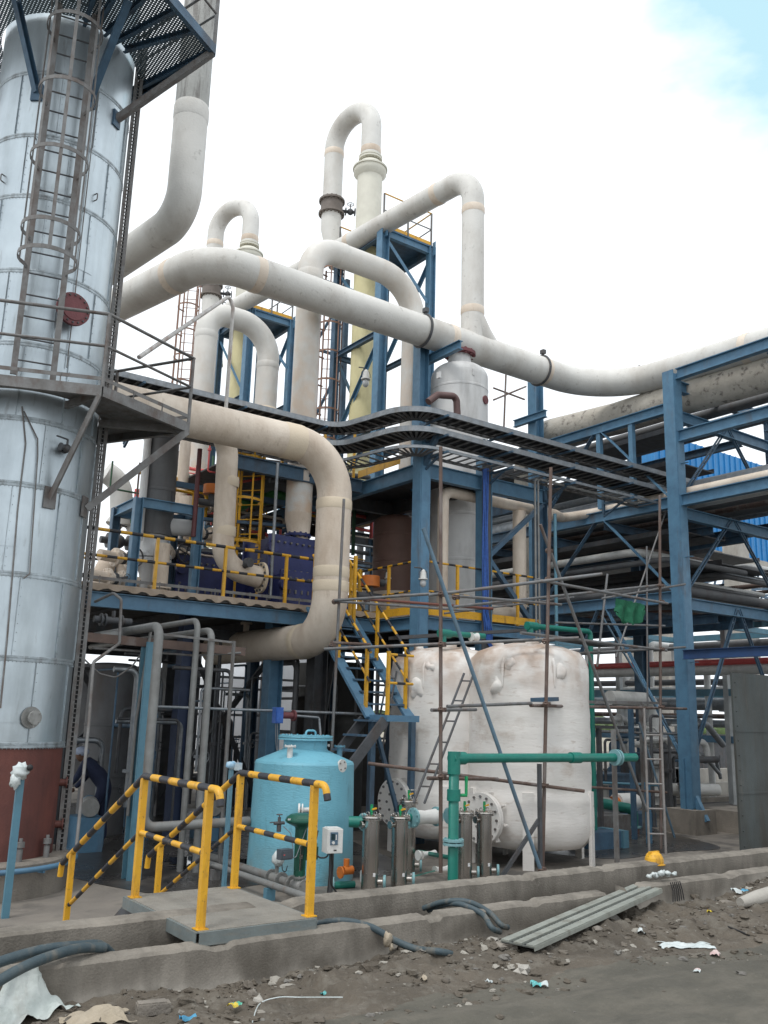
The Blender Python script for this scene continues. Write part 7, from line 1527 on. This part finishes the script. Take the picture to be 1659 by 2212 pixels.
for i, (u, y, lab) in enumerate(((195, 14.6, 'blue motor with pale round fan cover beside the clad tower'), (642 - 180, 15.0, 'blue motor with pale round fan cover behind the grey pipes'))):
    p = P(u, 1745, y=y); t = thing('pump_motor', lab, 'pump', (p.x, p.y, -.6)); b = MB(); ax = V(-.3, -1, 0).normalized(); b.cyl(p, p - ax * .45, .14, 20); part('fan_cover', b, casting, t)
    b = MB(); b.cyl(p - ax * .46, p - ax * .85, .12, 18); b.slab(p.x - .15, p.x + .25, p.y, p.y + .6, -.6, p.z - .15); part('pump_block', b, blue, t)
b = MB(); b.slab(P(700, 1500, y=60).x - 30, P(900, 1500, y=60).x + 60, 110, 112, -.9, 1.9)
green = mat('far_vegetation', (.10, .15, .05), (.05, .08, .03), .9, ns=1.5)
b = MB()
for i in range(260):
    x = random.uniform(10, 260); y = random.uniform(120, 160); b.blob((x, y, .2), random.uniform(1.5, 3.2), (1.6, 1, .8), .5, 8, fr=1.4)
solo('far_bushes', None, None, b, green, (0, 0, 0), kind='stuff')
gb = thing('dark_wall', 'low dark grey shed wall closing the view behind the shaded tank', 'building', (7, 27, -.6))
a_, c_ = P(150, 1500, y=26.5), P(352, 1500, y=26.5); b = MB(); b.slab(a_.x, c_.x, 26.5, 30, -.6, zv(a_.x, 26.5, 1440)); part('wall', b, mat('shed_grey', (.13, .135, .14), (.1, .1, .105), .8), gb)
b = MB(); b.slab(a_.x, c_.x + .2, 26.3, 30.2, zv(a_.x, 26.5, 1440), zv(a_.x, 26.5, 1432)); part('roof', b, darkst, gb)
gb = thing('dark_wall', 'added dark wall deepening the shade behind the staircase foot', 'building', (13, 20, -.6))  # added wall that keeps the background dark behind the turquoise tank
a_, c_ = P(716, 1500, y=19.2), P(800, 1500, y=19.2); b = MB(); b.slab(a_.x, c_.x, 19.2, 21, -.6, 2.9); part('wall', b, mat('shade_brown', (.045, .042, .038), None, .8), gb)  # near-black brown puts the shade into the wall colour
a_, c_ = P(805, 1600, y=19.2), P(850, 1600, y=19.2); b = MB(); b.slab(a_.x, c_.x + 1.5, 19.5, 21, -.6, .9); part('wall', b, mat('shade_brown2', (.045, .042, .038), None, .8), gb)
# ---------------------------------------------------------------- worker
def worker():
    base = P(216, 1822, z=-.6); k = .98
    t = thing('person', 'person in dark blue clothes and pale cap bending over a motor beside the clad tower', 'person', base)
    lft_ = V(-.81, .58, 0); fwd = lft_; side = V(.58, .81, 0)
    def W(f, s, z): return base + fwd * f + side * s + V(0, 0, z)
    def skin(name, verts, edges, rads, m, sub=2):
        me = bpy.data.meshes.new(name); me.from_pydata([v - base for v in verts], edges, [])
        o = bpy.data.objects.new(name, me); COL.objects.link(o); o.parent = t; ORG[o.name] = base
        md = o.modifiers.new('s', 'SKIN'); 
        for i, r in enumerate(rads): me.skin_vertices[0].data[i].radius = (r, r)
        me.skin_vertices[0].data[0].use_root = True
        if sub: o.modifiers.new('u', 'SUBSURF').levels = sub; o.modifiers['u'].render_levels = sub
        me.materials.append(m); md.use_smooth_shade = True; return o
    skn = mat('skin', (.16, .085, .055), None, .6); clo = mat('dark_blue_cloth', (.02, .03, .07), (.015, .02, .05), .85, bump=.4)
    vs = [W(0, 0, .93), W(.12, 0, 1.08), W(.26, 0, 1.24), W(.36, 0, 1.33), W(.0, .1, .88), W(.04, .11, .5), W(-.02, .12, .09), W(.12, .12, .04), W(.0, -.1, .88), W(.14, -.11, .5), W(.08, -.12, .09), W(.22, -.12, .04),
          W(.33, .19, 1.27), W(.42, .23, 1.02), W(.56, .16, .86), W(.33, -.19, 1.27), W(.44, -.22, 1.03), W(.6, -.14, .9)]
    ed = [(0, 1), (1, 2), (2, 3), (0, 4), (4, 5), (5, 6), (6, 7), (0, 8), (8, 9), (9, 10), (10, 11), (2, 12), (12, 13), (13, 14), (2, 15), (15, 16), (16, 17)]
    rr = [.15, .14, .16, .08, .1, .075, .055, .05, .1, .075, .055, .05, .07, .052, .04, .07, .052, .04]
    skin('body', vs, ed, rr, clo)
    b = MB(); c = W(.45, 0, 1.42); b.blob(c, .105, (.95, .8, 1.15), .1, 16); b.ball(c + fwd * .1 + V(0, 0, -.03), .022, 8); b.ball(c + side * .085, .022, 8); b.ball(c - side * .085, .022, 8); b.tube([W(.34, 0, 1.3), c - V(0, 0, .05)], .055, 12); part('head', b, skn, t)
    b = MB(); b.ball(c + V(0, 0, .045), .118, 16, (1, 1, .75)); b.bar(c + fwd * .08 + V(0, 0, .04), c + fwd * .2 + V(0, 0, .02), .14, .012, up=V(0, 0, 1)); part('cap', b, mat('pale_cap', (.4, .46, .6), None, .7), t)
    for s, hp in ((1, W(.6, .15, .82)), (-1, W(.64, -.13, .86))):
        b = MB(); b.ball(hp, .042, 10, (1.1, .6, .9))
        for f in range(4): p = hp + fwd * .03 + side * (.022 * (f - 1.5)); b.tube([p, p + fwd * .035 - V(0, 0, .02), p + fwd * .045 - V(0, 0, .055 - .004 * f)], [.0095, .009, .007], 6)
        b.tube([hp - side * .035 * s, hp - side * .05 * s + fwd * .03 - V(0, 0, .03)], [.011, .008], 6); part('hand', b, skn, t)
worker()
# ---------------------------------------------------------------- hoses, planks, helmet, litter
def G(u, v, dz=0):
    """point on the soil seen at (u, v)"""
    p = P(u, v, z=-.2)
    for _ in range(6): p = P(u, v, z=soil_h(p.x, min(p.y, 6.15)))
    return p + V(0, 0, dz)
def hose(lab, pts, r, m=rubber):
    ps = []
    n = len(pts)
    for i in range(n - 1):   # catmull-rom
        p0, p1, p2, p3 = pts[max(i - 1, 0)], pts[i], pts[i + 1], pts[min(i + 2, n - 1)]
        for k in range(8):
            t = k / 8; ps.append(.5 * ((2 * p1) + (p2 - p0) * t + (2 * p0 - 5 * p1 + 4 * p2 - p3) * t * t + (3 * p1 - p0 - 3 * p2 + p3) * t ** 3))
    ps.append(pts[-1]); b = MB(); b.tube(ps, r, 12); return solo('hose', lab, 'hose', b, m)
hose('thick dark hose lying over the trench walls at the left edge, upper one', [P(-60, 2105, y=5.9), P(0, 2078, y=6.05), P(90, 2052, y=6.2), P(170, 2043, y=6.32), P(215, 2042, y=6.42), P(240, 2060, y=6.5)], .032)
hose('thick dark hose lying over the trench walls at the left edge, lower one', [P(-60, 2160, y=5.75), P(0, 2118, y=5.9), P(60, 2085, y=6.0), P(120, 2062, y=6.12), P(175, 2048, y=6.27), P(225, 2047, y=6.35)], .032)
hose('dark rubber hose dropping off the front wall right of the footbridge', [P(680, 1996, y=6.5), P(740, 1989, y=6.35), P(800, 2002, y=6.22), P(850, 2030, y=6.1), P(900, 2050, y=5.95), G(950, 2062, .02), G(985, 2067, .01)], .026)
hose('bundle hose arching over the right trench wall, outer one', [P(915, 1962, y=6.7), P(960, 1948, y=6.5), P(1010, 1948, y=6.33), P(1055, 1970, y=6.2), P(1082, 1998, y=6.02), G(1096, 2022, .07)], .024)
hose('bundle hose arching over the right trench wall, inner one', [P(925, 1966, y=6.7), P(965, 1953, y=6.5), P(1000, 1955, y=6.33), P(1042, 1975, y=6.15), P(1062, 2004, y=5.98), G(1080, 2032, .07)], .024)
b = MB(); q = P(838, 2025, y=6.1); b.blob(q + V(0, 0, -.01), .035, (1, 1, 1.6), .6, 10, fr=3); b.blob(q + V(.02, -.02, -.07), .02, (1, 1, 1.6), .6, 8, fr=3); solo('rag_tie', 'pale rag tied round the hose right of the footbridge', 'rag', b, sackb)
# stacked perforated planks
A0, A1 = G(1118, 2058, .05), G(1400, 1948, .12)
d = (A1 - A0); L_ = d.length; d.normalize(); sd_ = V(d.y, -d.x, 0).normalized()
plm = mat('plank_zinc', (.36, .38, .34), (.28, .295, .265), .5, metal=.3, ns=5, dirt=(.14, .12, .09), da=.6, dsc=6)
t = thing('steel_plank', 'long perforated steel scaffold plank with a blue edge lying against the trench wall', 'plank', A0)
nrm = d.cross(sd_).normalized(); nrm = nrm if nrm.z > 0 else -nrm
for k, w in enumerate((-.115, 0, .115)):
    b = MB(); b.bar(A0 + sd_ * w + nrm * .02, A1 + sd_ * w + nrm * .02, .072, .014, up=nrm); part('rib', b, plm, t)
b = MB(); b.bar(A0 + nrm * .008, A1 + nrm * .008, .29, .008, up=nrm); part('web_sheet', b, mat('plank_dull', (.13, .14, .13), None, .6), t)
for s in (-1, 1): b = MB(); b.bar(A0 + sd_ * s * .152, A1 + sd_ * s * .152, .006, .032, up=nrm); part('side_flange', b, plm, t)
b = MB(); n = int(L_ / .05)
for j in range(n):
    for w in (-.058, .058):
        c = A0 + d * (.02 + j * .05) + sd_ * w + nrm * .0135; b.bar(c, c + d * .022, .022, .003, up=nrm)
part('hole_rows', b, nearblk, t, kind='stuff')
# helmet on the wall
p = P(1413, 1858, y=6.9); t = thing('safety_helmet', 'yellow safety helmet lying on the long concrete wall', 'helmet', p)
p = p - V(0, 0, .01); b = MB(); b.lathe([(.105, -.03), (.105, .0), (.1, .035), (.08, .075), (.05, .098), (0, .106)], p, n=28); part('shell', b, yel, t)
b = MB(); b.lathe([(.104, -.03), (.122, -.035), (.122, -.028), (.104, -.02)], p, n=28); b.bar(p + V(-.08, -.0, .09), p + V(.08, 0, .09), .03, .03); part('brim', b, yel, t)
# sacks and wrappers
def crumple(name, lab, cat, c, L1, L2, rz, amp, m, fr=5, fold=.0, n=26, drop=.0):
    b = MB(); R_ = Matrix.Rotation(rz, 3, 'Z'); off = Vector((random.random() * 40, 3, 1))
    for j in range(n + 1):
        for i in range(n + 1):
            fx, fy = i / n - .5, j / n - .5; ex = 1 + .35 * noise.noise(Vector((fy * 3, 1, off.x))); ey = 1 + .35 * noise.noise(Vector((fx * 3, 2, off.x)))
            q = R_ @ V(fx * L1 * ex, fy * L2 * ey, 0)
            z = amp * (abs(noise.noise(Vector((fx * fr * 1.6, fy * fr, 0)) + off)) * 1.6 + .5 * noise.noise(Vector((fx * fr * 3, fy * fr * 3, 0)) + off)) + fold * math.exp(-((fx * 2.2) ** 2 + (fy * 2.6) ** 2) * 2)
            w = c + q; g = max(soil_h(w.x, w.y), c.z - 9) if w.y < 6.15 else c.z
            b.v.append(V(w.x, w.y, g + .006 + max(z, 0)))
    for j in range(n):
        for i in range(n): k = j * (n + 1) + i; b.f.append([k, k + 1, k + n + 2, k + n + 1]); b.m.append(0); b.sm.append(True)
    return solo(name, lab, cat, b, m)
crumple('sack', 'crumpled white woven sack in the bottom left corner', 'sack', G(42, 2196), .50, .42, .3, .07, sackw, 1.8, .26, 40)
crumple('sack', 'low beige jute sack beside the white one at the bottom edge', 'sack', G(205, 2205), .38, .22, -.3, .02, sackb, 2, .05)
b = MB(); q = G(330, 2185); b.box(q + V(0, 0, .02), (.2, .09, .06), -.2); b.box(q + V(-.01, -.0, .055), (.17, .07, .01), -.22); solo('concrete_block', 'broken grey concrete brick at the bottom edge', 'brick', b, conc)
random.seed(99)
def wrapper(lab, u, v, s, m, m2=None, rz=0, name='wrapper', cat='wrapper', asp=.6, amp=.35):
    c = G(u, v); b = MB(); n = 12; R_ = Matrix.Rotation(rz, 3, 'Z'); off = Vector((random.random() * 60, 0, 0))
    for j in range(n + 1):
        for i in range(n + 1):
            fx, fy = i / n - .5, j / n - .5; q = R_ @ V(fx * s * (1 - .3 * abs(fy)), fy * s * asp, 0); z = s * amp * abs(noise.noise(Vector((fx * 2, fy * 2, 0)) + off)) + s * .08 * (1 - 4 * fy * fy)
            b.v.append(c + q + V(0, 0, .008 + z))
    for j in range(n):
        for i in range(n): k = j * (n + 1) + i; b.f.append([k, k + 1, k + n + 2, k + n + 1]); b.m.append(1 if m2 and i > n * .52 + (j % 3) * .6 else 0); b.sm.append(False)
    return solo(name, lab, cat, b, [m] + ([m2] if m2 else []))
yw = mat('wrapper_yellow', (.65, .5, .05), None, .35); rw = mat('wrapper_red', (.55, .05, .04), None, .35); gw = mat('wrapper_green', (.03, .28, .16), (.1, .4, .3), .3, ns=30); tw = mat('wrapper_teal', (.05, .36, .36), (.2, .5, .5), .3, ns=30); bw = mat('scrap_blue', (.05, .25, .45), (.1, .35, .5), .5, ns=20); pw = mat('scrap_pink', (.5, .3, .3), (.6, .55, .52), .6, ns=30)
wrapper('yellow and green crisp packet at the bottom edge', 506, 2176, .10, yw, gw, .4)
wrapper('shiny teal and white packet on the beaten earth', 1165, 2132, .13, tw, plastic, -.5, asp=.45)
wrapper('small teal scrap in the rubble right of the yellow packet', 700, 2150, .06, tw, None, .3)
wrapper('red and yellow snack packet on the mound right of the planks', 1532, 1972, .11, yw, rw, .9)
wrapper('blue scrap of plastic at the very bottom edge', 405, 2206, .12, bw, None, .2, 'plastic_scrap', 'scrap', .35)
wrapper('flat blue green scrap below the ribbed planks', 1280, 2050, .11, bw, None, -.5, 'plastic_scrap', 'scrap', .5, .1)
wrapper('pink and white paper scrap right of the plastic sheet', 1545, 2064, .12, pw, None, .5, 'paper_scrap', 'scrap', .6)
wrapper('small white paper scrap beneath the pink one', 1506, 2100, .10, plastic, pw, .5, 'paper_scrap', 'scrap', .5, .15)
wrapper('white paper box flattened against the far wall foot', 1598, 1930, .2, plastic, bw, -.3, 'paper_box', 'box', .5, .3)
wrapper('tiny white rag between planks and plastic sheet', 1385, 2018, .13, plastic, None, .9, 'rag', 'rag', .6, .5)
wrapper('small pale scrap left of the planks', 915, 2120, .08, sackb, None, .9, 'paper_scrap', 'scrap', .6, .5)
wrapper('curled brown leafy scrap below the front wall', 625, 2090, .10, sackb, None, .2, 'paper_scrap', 'scrap', .7, .6)
wrapper('white chip of plastic near the teal packet', 1055, 2125, .06, plastic, None, .2, 'plastic_scrap', 'scrap', .7, .6)
crumple('plastic_sheet', 'pale plastic sheet lying flat right of the ribbed planks', 'sheet', G(1482, 2046), .42, .16, -.62, .018, plastic, 1.6)
b = MB(); p = P(1430, 1892, y=6.27)
for k in range(9): b.blob(p + V(-.16 + k * .045, random.uniform(-.03, .04), random.uniform(-.01, .03)), random.uniform(.02, .04), (1.2, 1, .8), .9, 8, fr=3)
solo('rag', 'torn white rag draped on the front wall below the helmet', 'rag', b, plastic)
b = MB()
for k in range(6): q = P(1455, 1905, y=6.18) + V(-.05 + k * .03, 0, 0); b.tube([q, q + V(.01, -.02, -.08), q + V(-.01 + k * .006, -.03, -.18)], .006, 5)
solo('torn_strips', 'dark torn strips hanging from the white rag on the wall', 'strip', b, nearblk)
hose('thin white cable curling at the bottom edge', [G(545, 2212, .01), G(560, 2180, .03), G(600, 2162, .02), G(650, 2158, .01), G(740, 2158, .01)], .0035, plastic)
hose('thin dark rod lying in the dirt at the right', [G(1560, 2002, .02), G(1610, 2022, .02), G(1650, 2040, .01)], .008, nearblk)
b = MB(); a_, c_ = G(1600, 1962, .05), G(1720, 1930, .06); b.tube([a_, a_.lerp(c_, .3), c_], [.05, .075, .08], 14); solo('broken_post', 'round broken concrete post lying at the right edge', 'post', b, concl)
# bigger lumps of soil and concrete
for i, (u, v, r, m) in enumerate(((560, 2165, .05, concl), (545, 2150, .035, conc), (1330, 1990, .10, concl), (1290, 2010, .06, conc), (1095, 2045, .07, conc), (890, 1875 + 230, .06, soil), (1240, 2008, .09, conc), (1500, 1945, .08, soil), (1470, 1960, .06, soil), (1570, 1948, .06, conc), (740, 2068, .05, conc), (1210, 2085, .05, soil), (1130, 2100, .06, concl), (1010, 2092, .05, soil), (1060, 2036, .05, concl))):
    b = MB(); o = 0; stone(b, *G(u, v).xy, r, 0)
    for k in range(len(b.sm)): b.sm[k] = False
    solo('stone', 'rough lump of broken concrete or clod lying in the dirt bank', 'stone', b, m, group='lumps in the dirt bank')
